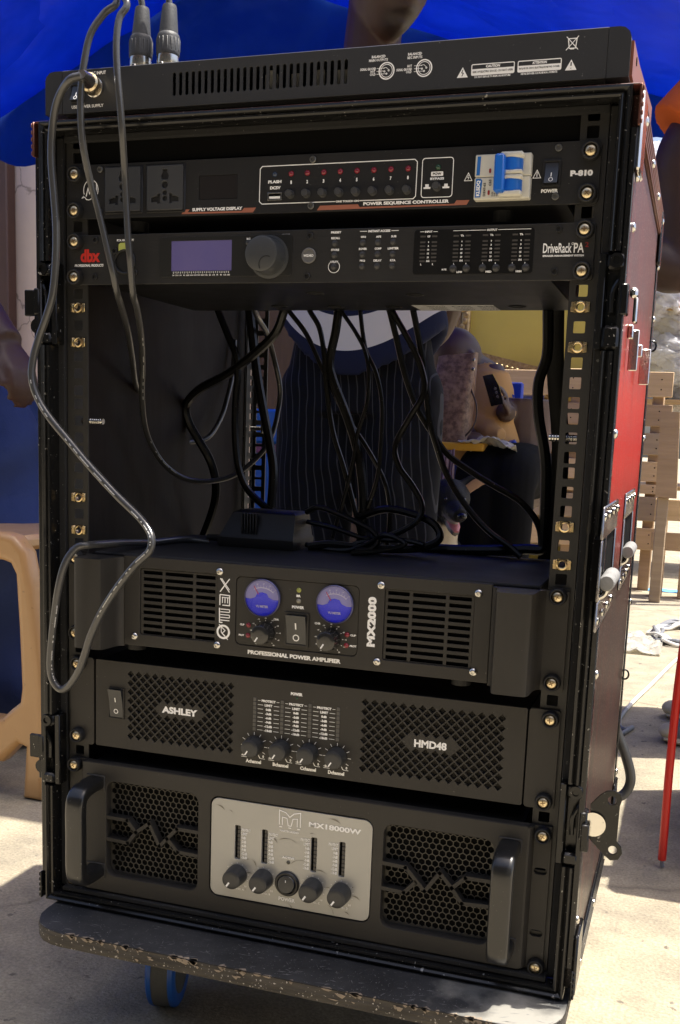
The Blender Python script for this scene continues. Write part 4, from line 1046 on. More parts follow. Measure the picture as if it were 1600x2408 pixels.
t = MB().text('KLSDQ', 144.0, 147.4, 85.6, 97.6, -10.95, .03, rot=90); t.build('printed_lettering', WHT, br, smooth=False)
t = MB().text('DZ47-63', 149.6, 151.6, 85.4, 95.6, -10.75, .01, rot=90).text('C63', 154, 156, 93.2, 98, -10.75, .01, rot=90)
for k in range(3): t.text('10kA 400V', 156.6 + k * 1.8, 157.8 + k * 1.8, 85, 88.6 - k * .6, -10.75, .0, rot=90)
t.build('printed_lettering', mat('dark_print', (.03, .03, .03), .6), br, smooth=False)
MB().flat(rrect(153.4, 155.2, 86.2, 90, .8, 2), -10.75).flat(rrect(153.6, 155.4, 103, 106.6, .8, 2), -10.75).build('trip_flag', DRED, br, smooth=False)
rocker(pw, 195.6, 210, 92.6, 113, -3, 1.8, tilt=-1)

# ------------------------------------------------------------------ speaker processor
pr = thing('speaker_processor', 'black brushed rack unit with sky-tinted screen, big knob and level meters', 'audio processor', (0, 0, 20.4))
plate('front_panel', rrect(-240.5, 240.5, 20.4, 64.7, 2.5), [circ(-181.3, 40.4, 10.2, 28)], -3, 3, BRU, pr, bev=.4)
MB().box(-218, 206, .3, 214, 22.5, 62.5, .8).build('chassis', mat('satin_black_steel', (.008, .008, .009), .38, spec=.3, bump=(300, .04)), pr)
rack_screws(pr, [(-232, 58.4), (-232.3, 26.8), (232, 58.6), (232, 26.8)])
hex_screws(pr, [(-211.8, 60.2), (-212.5, 27.3), (-.6, 59.3), (-2.4, 25.8), (211.2, 60.1), (210.2, 27.1)], m_=PLA)
Y = -3.22
MB().text('dbx', -227.8, -207.2, 40.4, 52, Y, .025).build('maker_lettering', REDP, pr, smooth=False)
mk = MB().text('PROFESSIONAL PRODUCTS', -234.2, -203.6, 36.4, 38.8, Y, .03, shear=.2).text('RTA MIC INPUT', -189.6, -172, 58.4, 60.4, Y, .03)
x = MB().lathe((-181.3, -3, 40.4), (0, -1, 0), [(11.3, 0), (11.3, 1.2), (10.4, 2.0), (9.3, 1.4), (8.9, -5), (0, -5)], 28).build('xlr_socket', PLA, pr)
MB().lathe((-181.3, -2, 40.4), (0, -1, 0), [(7.4, -3), (7.4, 0), (0, 0)], 24).build('socket_core', RUB, x)
for a, b in ((-184, 40.4), (-180.2, 36.6), (-179.6, 43.4)): MB().lathe((a, -2.0, b), (0, -1, 0), [(1.2, 0), (1.2, .15), (0, .15)], 10).build('pin_hole', HOLE, x)
MB().prism([(-187.2, 50), (-187.2, 55.5), (-185, 57), (-180, 57), (-178.4, 55.5), (-178.4, 50)], -4.4, -2.8).build('release_tab', mat('chartreuse_plastic', (.55, .60, .14), .5), x, recalc=True)
hex_screws(pr, [(-191.6, 50), (-170.8, 30.6)], m_=PLA)
# display
ds = plate('display_bezel', rrect(-146, -17, 26.4, 61.2, 3), [rrect(-133.8, -74.3, 31.4, 57.6)], -3.5, .6, mat('smoked_bezel', (.018, .018, .017), .3), pr, bev=.15)
MB().box(-133.7, -74.4, -3.2, -2.8, 31.5, 57.5).build('display_screen', mat('sky_tinted_lcd', (.17, .14, .31), .12, coat=.9, var=(14, .8, (.10, .09, .30))), ds)  # sky and tarpaulin reflection put into the screen colour
for i in range(31):
    xx = -131.4 + i * 54.6 / 30
    mk.stroke([(xx, 29.1 if i % 2 == 0 else 29.6), (xx, 31)], .45, -3.72)
for i, s_ in enumerate('20 31.5 50 80 125 200 315 500 800 1.25K 2K 3.15K 5K 8K 12.5K 20K'.split()):
    xx = -131.4 + i * 54.6 / 15
    mk.text(s_, xx - min(1.5, .5 * len(s_)), xx + min(1.5, .5 * len(s_)), 27.2, 28.4, -3.72, .02, res=1)
# the select knob with its finger dimple
kn = MB().lathe((-38.5, -3, 42.4), (0, -1, 0), [(18.3, 0), (18.3, .7), (17.2, 1.0), (15.6, 1.2), (15.3, 17), (14.6, 19), (13.4, 19.6), (0, 19.6)], 48).build('select_knob', mat('knob_rubber', (.050, .053, .056), .36, bump=(700, .05)), pr)
dm = MB(); dm.stroke([(-33.0 + 6.8 * math.cos(R(a)), 33.4 + 6.8 * math.sin(R(a))) for a in range(62, 215, 10)], .8, -22.75); dm.build('finger_dimple', PLA, kn, smooth=False)
MB().lathe((-1.4, -3, 42.9), (0, -1, 0), [(6.6, 0), (6.6, 1.2), (5.9, 1.7), (5.0, 1.5), (4.8, 1.0), (0, 1.0)], 26).build('wizard_button', mat('grey_plastic', (.13, .13, .13), .4), pr)
mk.text('WIZARD', -6, 3.2, 41.8, 43.9, -4.3, .02)
mk.text('BACK', -60, -56.2, 57.2, 58.9, -3.72, .03).text('SELECT', -27.2, -19.5, 59.6, 61.4, Y, .03)
for s_, x0, x1, z in (('PRESET', 18.2, 27.4, 61.7), ('RECALL', 18.6, 26.6, 57), ('STORE', 18.9, 26, 47.3), ('UTILITY', 18.5, 25.7, 37.4)): mk.text(s_, x0, x1, z - .9, z + .9, Y, .03, res=2)
mk.text('INSTANT ACCESS', 51.6, 71, 61, 63, Y, .03, res=2).stroke([(44.2, 62), (50.6, 62)], .5, Y).stroke([(72, 62), (78.2, 62)], .5, Y)
for r_, row in enumerate((('GEQ', 'AFS', 'SUB'), ('ROVER', 'COMP', 'LIMITER'), ('PEQ', 'DELAY', 'RTA'))):
    for c_, s_ in enumerate(row):
        xx = 47.4 + c_ * 13.4; w_ = .62 * len(s_) + .5; zb = 57.4 - r_ * 9.7
        mk.text(s_, xx - w_, xx + w_, zb - .9, zb + .9, Y, .03, res=2)
mk.stroke([(21.9 + 5.1 * math.cos(R(a)), 33.4 + 5 * math.sin(R(a))) for a in range(138, 403, 12)], .5, Y)
SB = mat('button_rubber', (.045, .045, .046), .28)
sb = [(22.1, 52.7), (21.9, 42.9), (21.7, 33.4), (-58.4, 54.6)] + [(47.2 + c_ * 13.35, 52.8 - r_ * 9.7) for r_ in range(3) for c_ in range(3)]
p0 = MB().lathe((sb[0][0], -3, sb[0][1]), (0, -1, 0), [(2.9, 0), (2.8, .3), (2.2, .4), (2.1, 1.6), (1.3, 2.1), (0, 2.2)], 14).build('push_button', SB, pr, at_=(sb[0][0], -3, sb[0][1]))
copies(p0, [(a, -3, b) for a, b in sb[1:]], pr, None)
# level meters
mt = plate('meter_window', rrect(92, 192.2, 26.1, 61.9, 2.5), [], -3.35, .4, mat('meter_glass', (.007, .007, .007), .4, spec=.25), pr, bev=.1)
mk.stroke([(97.1, 60.4), (100.6, 60.4)], .4, -3.6).stroke([(108.4, 60.3), (112, 60.3)], .4, -3.6).text('INPUT', 101.2, 107.6, 59.5, 61.1, -3.6, .02, res=2)
mk.stroke([(125.2, 60.6), (152.4, 60.6)], .4, -3.6).stroke([(162.6, 60.7), (189.4, 60.7)], .4, -3.6).text('OUTPUT', 153.2, 161.8, 59.7, 61.5, -3.6, .02, res=2)
seg = MB()
for xa, xb in ((99.7, 109.6), (127.9, 138), (152.3, 162.5), (176.7, 186.7)):
    for q, z in enumerate((56.6, 52.0, 48.9, 45.9, 42.8, 39.8, 36.8)):
        for xx in (xa, xb): seg.box(xx - 2.2, xx + 2.2, -3.7, -3.4, z - .65, z + .65)
        mk.text(('Th' if xa > 110 else 'CLIP', '0', '3', '10', '15', '20', 'SIG')[q], (xa + xb) / 2 - (.5, 1.4, .9, .9)[min(3, [1, 4, 2, 2][0] - 1 if q in (1, 2) else (1 if q in (0, 6) else 2))], (xa + xb) / 2 + (.5 if q in (1, 2) else 1.4 if q in (0, 6) else .9), z - .8, z + .8, -3.6, .03, res=1)
    for xx, s_ in ((xa - .8, 'L'), (xb - .6, 'R')): mk.text(s_, xx - .5, xx + .5, 33.5, 35, -3.6, .03, res=1)
seg.build('meter_segments', mat('unlit_meter_segment', (.075, .070, .065), .35), mt)
mk.text('MUTE', 117, 121, 29.1, 30.5, -3.6, .02, res=1)
for s_, xx in (('LOW', 132.1), ('MID', 156.5), ('HIGH', 181.2)): mk.text(s_, xx - 2.4, xx + 2.4, 26.9, 28.6, -3.6, .03, res=2)
copies(MB().lathe((126.6, -3.4, 30.5), (0, -1, 0), [(3.3, 0), (3.2, .3), (2.6, .4), (2.5, 1.7), (1.6, 2.2), (0, 2.3)], 14).build('push_button', SB, pr, at_=(126.6, -3.4, 30.5)), [(a, -3.4, 30.7) for a in (137.7, 151.2, 162.4, 175.4, 186.7)], pr, None)
mk.text('DriveRack', 199.8, 222.6, 41.6, 49.2, Y, .0).text('PA', 224.2, 232.2, 41.6, 49.2, Y, .0).text('SPEAKER MANAGEMENT SYSTEM', 199.8, 232.6, 38.7, 40.2, Y, .03, res=2)
mk.stroke(circ(223.2, 48.6, .8, 10), .3, Y, True)
mk.build('printed_lettering', WHT, pr, smooth=False)
MB().text('2', 233, 235.7, 45.8, 49.6, Y, .0).build('printed_lettering', DRED, pr, smooth=False)
# underside: rating label, vents
MB().box(46, 129, 170, 212, 22.15, 22.45).build('rating_label', LABL, pr)
lb = MB()
for k in range(9):
    xx = 60 + (k % 3) * 26
    for q in range(12): lb.box(xx + q * 1.6, xx + q * 1.6 + random.uniform(.5, 1.3), 176 + (k // 3) * 11, 180 + (k // 3) * 11, 22.0, 22.12)
lb.build('label_print', mat('dark_print2', (.05, .05, .05), .6), pr)
for a, b in ((151, 180), (70, 91), (-24, 77), (-38, 178), (24, 182), (-99, 175)): MB().lathe((a, b, 22.3), (0, 0, -1), [(9, 0), (8, .9), (6.5, .5), (6, -.3), (0, -.3)], 20).build('vent_dimple', DRK, pr)
# ------------------------------------------------------------------ two-channel amplifier with meters
xe = thing('power_amplifier', 'charcoal amplifier with two round blue needle meters and slotted vents', 'amplifier', (0, 0, -316), )
YX = -10.0
LV = [(-157, -137), (-134, -105), (-102, -82)]; RV = [(84.7, 104.3), (107.3, 136.8), (139.8, 159.4)]
def vents(cols): return [rrect(a, b, -244.4 - k * 6.42 - 1.7, -244.4 - k * 6.42 + 1.7, .3, 1) for k in range(10) for a, b in cols]
plate('front_panel', rrect(-177, 177, -316, -229.5, 1), [rrect(-160, -79, -304.6, -240.4, 2), rrect(82, 162.2, -304.8, -240.6, 2), rrect(-60.5, 58.6, -304.5, -240.6, 5)], YX, 4, OLV, xe, bev=.6)
for cols, a, b in ((LV, -160, -79), (RV, 82, 162.2)):
    plate('vent_panel', rrect(a + .3, b - .3, -304.4, -240.8, 1.5), vents(cols), YX + 1.4, 1.6, OLV, xe, bev=.2)
    MB().box(a + 1, b - 1, YX + 5, YX + 6, -304, -241).build('filter_foam', HOLE, xe)
plate('control_panel', rrect(-60.2, 58.3, -304.2, -240.9, 5), [], YX + .9, 2, OLV, xe, bev=.3)
MB().box(-216, 216, .5, 214, -314.5, -229.2, 1).build('chassis', mat('satin_grey_steel', (.026, .026, .027), .55, spec=.2, bump=(300, .04)), xe)
MB().box(-216, 216, YX + 6.2, .4, -314.5, -231, .5).build('sub_chassis', HOLE, xe)
for sg in (-1, 1):
    x = lambda v: sg * v
    prof = [(177.2, -9.5), (177.2, -2), (241, -2), (241, -4.8), (222, -5), (218.5, -8), (216.8, -16), (216, -33), (214.5, -37.5), (211, -39.5), (189, -39.5), (186, -38), (184, -33), (182.6, -18), (180.8, -12.2)]
    g = MB().prismz([(x(a), b) for a, b in prof], -317.5, -231.6).build('handle_block', OLV, xe, recalc=True)
    MB().box(x(222.5), x(240.8), -2.1, 0, -231.4, -229.4).build('ear_lip', OLV, xe)
for x_ in (-175, 150): MB().cyl((x_, 12, -315), (x_, 12, -324), 9, n=16).build('foot', RUB, xe)
rack_screws(xe, [(231.8, -236), (231.8, -310)], -4.8)
rack_screws(xe, [(-231.8, -236), (-231.8, -310)], -4.8)
pan_screws(xe, [(-77, -237.8), (-78.5, -307.2), (-165.6, -306.9), (-165.4, -238), (78.6, -238.2), (77.6, -307.2), (165.3, -238.2), (164.5, -307.2)], YX)
# needle meters
MF = mat('meter_blue', (.028, .038, .92), .25, coat=.4); MU = mat('meter_lilac', (.42, .40, .70), .3)
for cx in (-33.5, 36.5):
    cz = -258.7
    vu = MB().lathe((cx, YX, cz), (0, -1, 0), [(17.6, 0), (17.6, 2.2), (17.0, 2.8), (16.4, 2.6), (16.2, 1.2), (0, 1.2)], 44).build('needle_meter', mat('meter_rim', (.10, .10, .22), .3, metal=.5), xe)
    f = MB().flat([(cx + 16.1 * math.cos(R(a)), cz + 16.1 * math.sin(R(a))) for a in range(-10, 191, 6)] , YX - 1.35)
    f.build('dial_card', MU, vu, smooth=False)
    f = MB().flat([(cx + 16.1 * math.cos(R(a)), cz + 16.1 * math.sin(R(a))) for a in range(183, 358, 6)] + [(cx + 11, cz - 1.0), (cx + 6.5, cz + 1), (cx + 4.5, cz + 4.4), (cx, cz + 5.4), (cx - 4.5, cz + 4.4), (cx - 6.5, cz + .4), (cx - 11, cz - 1.2)], YX - 1.6)
    f.build('dial_mask', MF, vu, smooth=False)
    f = MB().stroke([(cx + 16 * math.cos(R(a)), cz - 6.5 + 16 * math.sin(R(a))) for a in range(48, 122, 6)], .9, YX - 1.5)
    for k, a in enumerate(range(50, 122, 9)):
        f.stroke([(cx + 16.2 * math.cos(R(a)), cz - 6.5 + 16.2 * math.sin(R(a))), (cx + 18 * math.cos(R(a)), cz - 6.5 + 18 * math.sin(R(a)))], .45, YX - 1.5)
        if k % 2 == 0: f.text('-20 10 7 5 3 0 +3'.split()[k // 2 % 7], cx + 19.6 * math.cos(R(a)) - 1, cx + 19.6 * math.cos(R(a)) + 1, cz - 7 + 19.6 * math.sin(R(a)) - .6, cz - 7 + 19.6 * math.sin(R(a)) + .8, YX - 1.5, .02, res=1)
    f.text('VU METER', cx - 5.8, cx + 6.2, cz - 8.6, cz - 6.4, YX - 1.85, .02, res=2)
    f.build('dial_print', mat('dial_white', (.80, .78, .85), .5), vu, smooth=False)
    MB().stroke([(cx - 3.4, cz + 3.4), (cx - 8.0, cz + 10.6)], .7, YX - 1.75).build('needle', mat('needle_red', (.75, .05, .08), .5), vu, smooth=False)
    gl = bpy.data.materials.get('meter_cover')
    if gl is None:
        gl = mat('meter_cover', (.9, .9, 1.0), .03, trans=1.0); gl.node_tree.nodes['Principled BSDF'].inputs['IOR'].default_value = 1.25
    MB().lathe((cx, YX, cz), (0, -1, 0), [(16.4, 2.5), (15.6, 3.6), (13, 4.8), (8, 5.8), (3, 6.2), (0, 6.25)], 36).build('meter_glass', gl, vu)
Y = YX - .25; YC = YX + .65
led(xe, 1.3, -248.8, YC, 1.9, LYEL); led(xe, 1.3, -258.8, YC, 1.9, mat('clear_led', (.25, .24, .2), .2, coat=.5))
for a, b in ((-47.3, -285.3), (-47.7, -295.1), (48.5, -285.3), (48.1, -295.2)): led(xe, a, b, YC, 2.0, LRED)
rocker(xe, -11.6, 12.1, -301, -269.4, YC, 2.2, tilt=1, m_=OLV)
KNB = mat('satin_knob', (.034, .035, .036), .40, bump=(900, .05))
def knob(dev, x, z, y, r, h, ang, n=32, flute=0, m_=None, mark=WHT, w=1.3):
    k = MB().lathe((x, y, z), (0, -1, 0), [(r + .5, 0), (r + .4, h * .35), (r - .2, h * .75), (r - .6, h - 1.0), (r - 1.8, h - .2), (r * .5, h), (0, h)], n).build('knob', m_ or KNB, dev)
    a = R(ang); d = (math.cos(a), math.sin(a))
    MB().stroke([(x + d[0] * r * .28, z + d[1] * r * .28), (x + d[0] * r * .82, z + d[1] * r * .82)], w, y - h - .12).build('pointer', mark, k, smooth=False)
    return k
mk = MB()
for cx, nm in ((-30.6, 'CHA'), (33.0, 'CHB')):
    cz = -291; k = knob(xe, cx, cz, YC, 9.2, 15, 236, m_=mat('gloss_knob', (.018, .018, .018), .22, coat=.4))
    for q in range(11):
        a = R(232 - q * 28.5)
        mk.stroke([(cx + 11.2 * math.cos(a), cz + 11 * math.sin(a)), (cx + 12.2 * math.cos(a), cz + 12 * math.sin(a))], .5, YC - .25)
        s_ = '∞ -24 -18 -15 -13 -12 -10 -8 -6 -4 0'.split()[q] if q else '-00'
        mk.text(s_, cx + 14.4 * math.cos(a) - 1.1, cx + 14.4 * math.cos(a) + 1.1, cz + 13.8 * math.sin(a) - .6, cz + 13.8 * math.sin(a) + .6, YC - .25, .02, res=1)
mk.text('CHA', -22.6, -17.4, -278.6, -276.6, YC - .25, .03, res=2).text('CHB', 17.4, 22.8, -278.6, -276.6, YC - .25, .03, res=2)
mk.text('CLIP', -56, -51.4, -286.2, -284.4, YC - .25, .03, res=2).text('PROT', -57, -51.6, -296.2, -294.4, YC - .25, .03, res=2)
mk.text('CLIP', 51.6, 57, -286.4, -284.6, YC - .25, .03, res=2).text('PROT', 51.4, 57.8, -296.2, -294.4, YC - .25, .03, res=2)
mk.text('BR', -1, 3.2, -255.2, -253, YC - .25, .05, res=2).text('POWER', -5, 6.8, -266, -263.2, YC - .25, .04, res=2)
mk.text('PROFESSIONAL POWER AMPLIFIER', -47.3, 43.7, -312.4, -308.4, Y, .035)
mk.text('MX2000', 67.2, 75, -294, -249, Y, .045, rot=90)
mk.build('printed_lettering', WHT, xe, smooth=False)
lg = MB(); a0, a1 = -76.4, -66.6
for w_, dx in ((1.0, 0), (.8, 2.2)):
    lg.stroke([(a0 + dx * .6, -243.8), (a1 - .3, -256.4 + dx)], w_, Y).stroke([(a1 - .3, -243.8), (a0 + dx * .6, -256.4 + dx)], w_, Y)
lg.stroke([(a0, -256.4), (a1, -256.4)], .01, Y)
lg.stroke([(a0, -259), (a0, -269)], 1.1, Y).stroke([(a0, -259), (a1, -259.4), (a1, -268.8), (a0 + 2.6, -268.8)], 1.0, Y)
for k in range(3): lg.stroke([(a0 + 2.6 + k * 2.6, -261.4), (a0 + 2.6 + k * 2.6, -266.8)], .9, Y)
lg.stroke([(a0 + 2, -261.4), (a1, -261.6)], .8, Y)
lg.stroke([(a0 - .3, -271.6), (a0, -285.2), (a0 + 3, -285.2)], 1.1, Y)
for k in range(5): lg.stroke([(a0 + .6, -272.6 + -k * 2.6), (a1 + .2, -272.6 - k * 2.6)], .9, Y)
for k in (0, 2): lg.stroke([(a1 + .2, -272.6 - k * 2.6), (a1 + .2, -275.2 - k * 2.6)], .9, Y)
lg.stroke(circ(-72.4, -294, 5.9, 24), 2.0, Y, True)
lg.stroke([(-76.8, -287.2), (-70.6, -292.6), (-73.6, -295.4), (-67.6, -301)], .9, Y).stroke([(-74.6, -289.8), (-74.4, -294.4), (-70.4, -297.8)], .8, Y)
lg.build('maker_emblem', WHT, xe, smooth=False)

# ------------------------------------------------------------------ four-channel amplifier with diamond vents
ash = thing('power_amplifier', 'charcoal amplifier with diamond lattice vents and four knobs in the middle', 'amplifier', (0, 0, -423))
YA = -4.0
def diamonds(x0, z0, cols, rows, cut):
    o = []; p = 8.9
    for r_ in range(rows * 2 - 1):
        for c_ in range(cols - (r_ % 2)):
            x = x0 + c_ * p + (p / 2 if r_ % 2 else 0); z = z0 - r_ * p / 2
            if cut[0] < x < cut[1] and cut[2] < z < cut[3] and abs(x - (cut[0] + cut[1]) / 2) / ((cut[1] - cut[0]) / 2) + abs(z - (cut[2] + cut[3]) / 2) / ((cut[3] - cut[2]) / 2) * .42 < 1.0: continue
            h = 3.45
            o.append([(x - h, z), (x, z - h), (x + h, z), (x, z + h)])
    return o
dl = diamonds(-173.0, -346.6, 13, 8, (-150, -90, -384.6, -369.0)); dr = diamonds(66.6, -346.8, 15, 8, (100, 158.5, -385.4, -370.0))
plate('front_panel', rrect(-211.8, 212.8, -422.8, -335.2, 1.5), dl + dr + [rrect(-195, -181.4, -391.2, -363.2)], YA, 2.5, OLV, ash, bev=.3)
fm = mat('grille_foam', (.016, .015, .013), .95, bump=(420, 1.0), var=(300, .3, (.035, .032, .028)))
MB().box(-182 + 4, -60, YA + 2.7, YA + 6, -414, -341).build('filter_foam', fm, ash); MB().box(60, 198, YA + 2.7, YA + 6, -415, -341).build('filter_foam', fm, ash)
MB().box(-214, 214, .4, 330, -421.5, -336.5, 1).build('chassis', DRK, ash)
for sg in (-1, 1):
    plate('rack_ear', rrect(*sorted((sg * 214.2, sg * 240.8)), -423.5, -334.6, 3), [], YA + .4, 2.6, OLV, ash, bev=.4)
MB().box(-240, 240, YA + 3.1, .2, -422, -336).build('sub_panel', HOLE, ash)
rack_screws(ash, [(-230.5, -341.2), (-231.5, -414.4), (232.6, -342.4), (231.8, -416)], YA + .2)
rocker(ash, -197, -179.6, -393, -361.4, YA, 1.2, tilt=1, m_=OLV)
mk = MB(); Y = YA - .22
mk.text('ASHLEY', -138.6, -100.6, -381, -374.2, Y, .035); mk.text('HMD48', 113.8, 143.6, -382.4, -375.2, Y, .025)
sg_ = MB()
for c_ in range(4):
    xx = -41.3 + c_ * 27.55
    for k in range(8): sg_.box(xx - 1.5, xx + 1.5, YA - .7, YA + 1, -356.4 - k * 4.08 - 1.7, -356.4 - k * 4.08 + 1.7, .2)
    if c_ < 3:
        for k, s_ in enumerate(('PROTECT', 'LIMIT', '0dB', '-3dB', '-6dB', '-9dB', '-12dB', '-18dB')):
            z = -357 - k * 4.06; hw = (7.1, 3.9, 2.7, 3.2, 3.2, 3.2, 4.1, 4.1)[k]; xm = xx + 13.8
            mk.text(s_, xm - hw, xm + hw, z - 1.2, z + 1.2, Y, .04, res=2)
            for e in (-1, 1): mk.stroke([(xm + e * (10.8 - .0), z), (xm + e * (hw + 1.0 if k == 0 else 5.4), z)], .4, Y)
    kx, kz = -41.2 + c_ * 27.6, -401.4
    for q in range(11):
        a = R(243 - q * 30.6)
        if q in (0,): continue
        mk.stroke([(kx + 10.4 * math.cos(a), kz + 10.4 * math.sin(a)), (kx + 13.4 * math.cos(a), kz + 13.2 * math.sin(a))], .5, Y)
    mk.text('-inf', kx - 12.8, kx - 7.6, kz - 11.2, kz - 8.6, Y, .03, res=1).stroke([(kx - 12.8, kz - 12), (kx - 7, kz - 12), (kx - 5.4, kz - 9.8)], .45, Y)
    mk.text('0', kx + 8.8, kx + 10.4, kz - 11, kz - 8.4, Y, .04, res=2).stroke([(kx + 4.6, kz - 8.8), (kx + 6.6, kz - 11.8), (kx + 11.4, kz - 12)], .45, Y)
    mk.text('ABCD'[c_] + 'channel', kx - 8.2, kx + 7.6, kz - 17.4, kz - 13.8, Y, .035, res=2)
    knob(ash, kx, kz, YA, 8.9, 13, 238)
sg_.build('meter_segments', mat('grey_segment', (.10, .095, .085), .4), ash)
mk.text('POWER', -5.6, 6, -348.4, -345.4, Y, .05, res=2)
mk.build('printed_lettering', WHT, ash, smooth=False)
led(ash, .6, -350.6, YA, 1.0, LGRN)

# ------------------------------------------------------------------ big four-channel amplifier with honeycomb vents
ma = thing('power_amplifier', 'large black amplifier with honeycomb vents, two handles and silver control plate', 'amplifier', (0, 0, -574))
YM = -11.0
GL = rrect(-195.8, -95.2, -554.6, -456.0, 9, 5); GR = rrect(91.4, 192.3, -555.2, -456.2, 9, 5)
plate('front_panel', rrect(-222, 222, -572.5, -438.5, 3), [GL, GR, rrect(-82.2, 81.2, -555.2, -454.4, 9, 5)], YM, 10, OLV, ma, bev=1.0)
MB().box(-216, 216, .5, 380, -571, -440, 1).build('chassis', DRK, ma)
for x0, x1 in ((-197, -94), (90, 194)):
    hx = []; p = 6.25; zr = -458.2; r_ = 0
    while zr > -553:
        xx = x0 + 4.4 + (p / 2 if r_ % 2 else 0)
        while xx < x1 - 3.4:
            hx.append([(xx + 3.22 * math.cos(R(60 * k + 30)), zr + 3.22 * math.sin(R(60 * k + 30))) for k in range(6)]); xx += p
        zr -= p * .866; r_ += 1
    gm = plate('honeycomb_grille', rrect(x0, x1, -556.2, -454.6), hx, -.8, 1.2, mat('grille_steel', (.075, .070, .060), .4, metal=.3), ma)
    MB().box(x0, x1, .41, .49, -556, -455).build('grille_backing', HOLE, gm)
def zigzag(P, w, nm):
    mb = MB()
    for a, b in zip(P, P[1:]):
        a = Vector(a); b = Vector(b); d = (b - a).normalized(); n_ = Vector((-d.y, d.x)) * w / 2; e = d * w * .42
        mb.prism([tuple(a - e - n_), tuple(b + e - n_), tuple(b + e + n_), tuple(a - e + n_)], YM + .6, YM + 9.6)
    mb.build(nm, OLV, ma, recalc=True)
zigzag([(-196, -494), (-173, -494), (-163, -505), (-172, -517.4), (-196, -516.8)], 3.5, 'vent_divider')
zigzag([(-163, -505), (-148.5, -493.4), (-137, -515.4), (-118.3, -494.4), (-95, -494.4)], 3.5, 'vent_divider')
zigzag([(-128.6, -506), (-117, -518), (-95, -518.4)], 3.5, 'vent_divider')
zigzag([(91.2, -494), (113, -494.8), (131.8, -514.6), (145, -494.6), (156.6, -507), (168.4, -495.4), (192.4, -495)], 3.5, 'vent_divider')
zigzag([(91.2, -518.2), (112.5, -519.2), (122.6, -507.6)], 3.5, 'vent_divider')
zigzag([(156.2, -507), (166.4, -520), (192.4, -518.6)], 3.5, 'vent_divider')
# stepped ears with slots
for sg in (-1, 1):
    o = [(217, -573), (241, -573), (241, -438.8), (217, -438.8)]
    plate('rack_ear', [(sg * a, b) for a, b in o], [rrect(*sorted((sg * 227.4, sg * 238.6)), zc - 3, zc + 3, 3, 4) for zc in (-480.6, -538.8)], -3.4, 3.4, OLV, ma, bev=.3)
    MB().prismz([(sg * a, b) for a, b in ((221.8, -1), (226, -3), (225.2, -7), (222.6, -10.4), (221.8, -10.6))], -571, -439.5).build('ear_fillet', OLV, ma, recalc=True)
    for zc in (-480.6, -538.8):
        mb = MB(); ring = []
        for k in range(13):
            a = R(90 + 180 * k / 12); ring.append((sg * (228 - (-math.cos(a)) * 7.5), zc + 8.5 * math.sin(a)))
        mb.stroke(ring, 1.6, -3.6); mb.build('slot_rim', OLV, ma, smooth=False)
rack_screws(ma, [(-234.6, -445.4), (-237, -568), (233.4, -446.6), (235, -569)], -3.4)
# bent bar handles
HND = mat('satin_black_handle', (.013, .013, .013), .3, coat=.3, speck=(300, .72, (.12, .12, .11)))
for sg, xc in ((-1, -207.5), (1, 206.5)):
    P = [(xc, YM + 2, -459), (xc, -30, -459), (xc, -43, -463), (xc, -47.5, -474), (xc, -47.5, -505), (xc, -47.5, -536), (xc, -43, -547), (xc, -30, -551), (xc, YM + 2, -551)]
    MB().tube(P, 9.6, 24, 6, ell=(.66, (0, -1, .3)), sq=.5).build('handle', HND, ma)
    # the pads the handle is screwed to
    for z in (-459, -551): MB().box(xc - 10.5, xc + 10.5, YM - 1.2, YM + .4, z - 8, z + 8, .6).build('handle_pad', OLV, ma)
# silver control plate
SIL = mat('creased_silver_film', (.36, .36, .345), .36, metal=.4, var=(6, .6, (.41, .41, .395)), bump=(14, .25))
pl = plate('control_plate', rrect(-81, 80.6, -554, -455.6, 8, 5), [rrect(a - 2.9, a + 2.9, -514, -480.4, 1) for a in (-53.1, -25.3, 24.4, 52.2)], YM + .4, 3.4, SIL, ma, bev=.4)
MB().box(-80, 80, YM + 3.9, YM + 4.4, -553, -456).build('plate_backing', HOLE, ma)
Y = YM + .2; mk = MB(); sg_ = MB()
for i, a in enumerate((-53.1, -25.3, 24.4, 52.2)):
    for k in range(8): sg_.box(a - .4, a + 2.6, YM + 1.2, YM + 3, -482.6 - k * 4.13 - 1.8, -482.6 - k * 4.13 + 1.8, .2)
    for k, s_ in enumerate(('PROTECT', 'LIMIT', '0dB', '-3dB', '-6dB', '-9dB', '-12dB', '-18dB')):
        z = -483.8 - k * 3.95; L_ = (9.2, 6, 4.4, 5, 5, 5, 6.2, 6.2)[k]
        x0 = a + 4.2 if i < 2 else a - 4.0 - L_
        mk.text(s_, x0, x0 + L_, z - 1.5, z + 1.5, Y - .2, .01, res=1)
sg_.build('meter_segments', mat('smoked_segment', (.045, .042, .038), .3), pl)
for kx, s_ in ((-52.6, 'A'), (-25.4, 'B'), (24.8, 'C'), (52.8, 'D')):
    kz = -529.6; knob(ma, kx, kz, Y + .1, 9.6, 16, 236, w=1.7)
    for q in range(1, 10):
        a = R(232 - q * 28.2); mk.stroke([(kx + 11.2 * math.cos(a), kz + 11.2 * math.sin(a)), (kx + 12.2 * math.cos(a), kz + 12.2 * math.sin(a))], .5, Y - .2)
    mk.text('CHANNEL ' + s_, kx - 8.6, kx + 7.4, kz - 15.4, kz - 13.4, Y - .2, .01, res=2).text('10', kx + 7.6, kx + 10, kz - 12, kz - 9.6, Y - .2, .0, res=1)
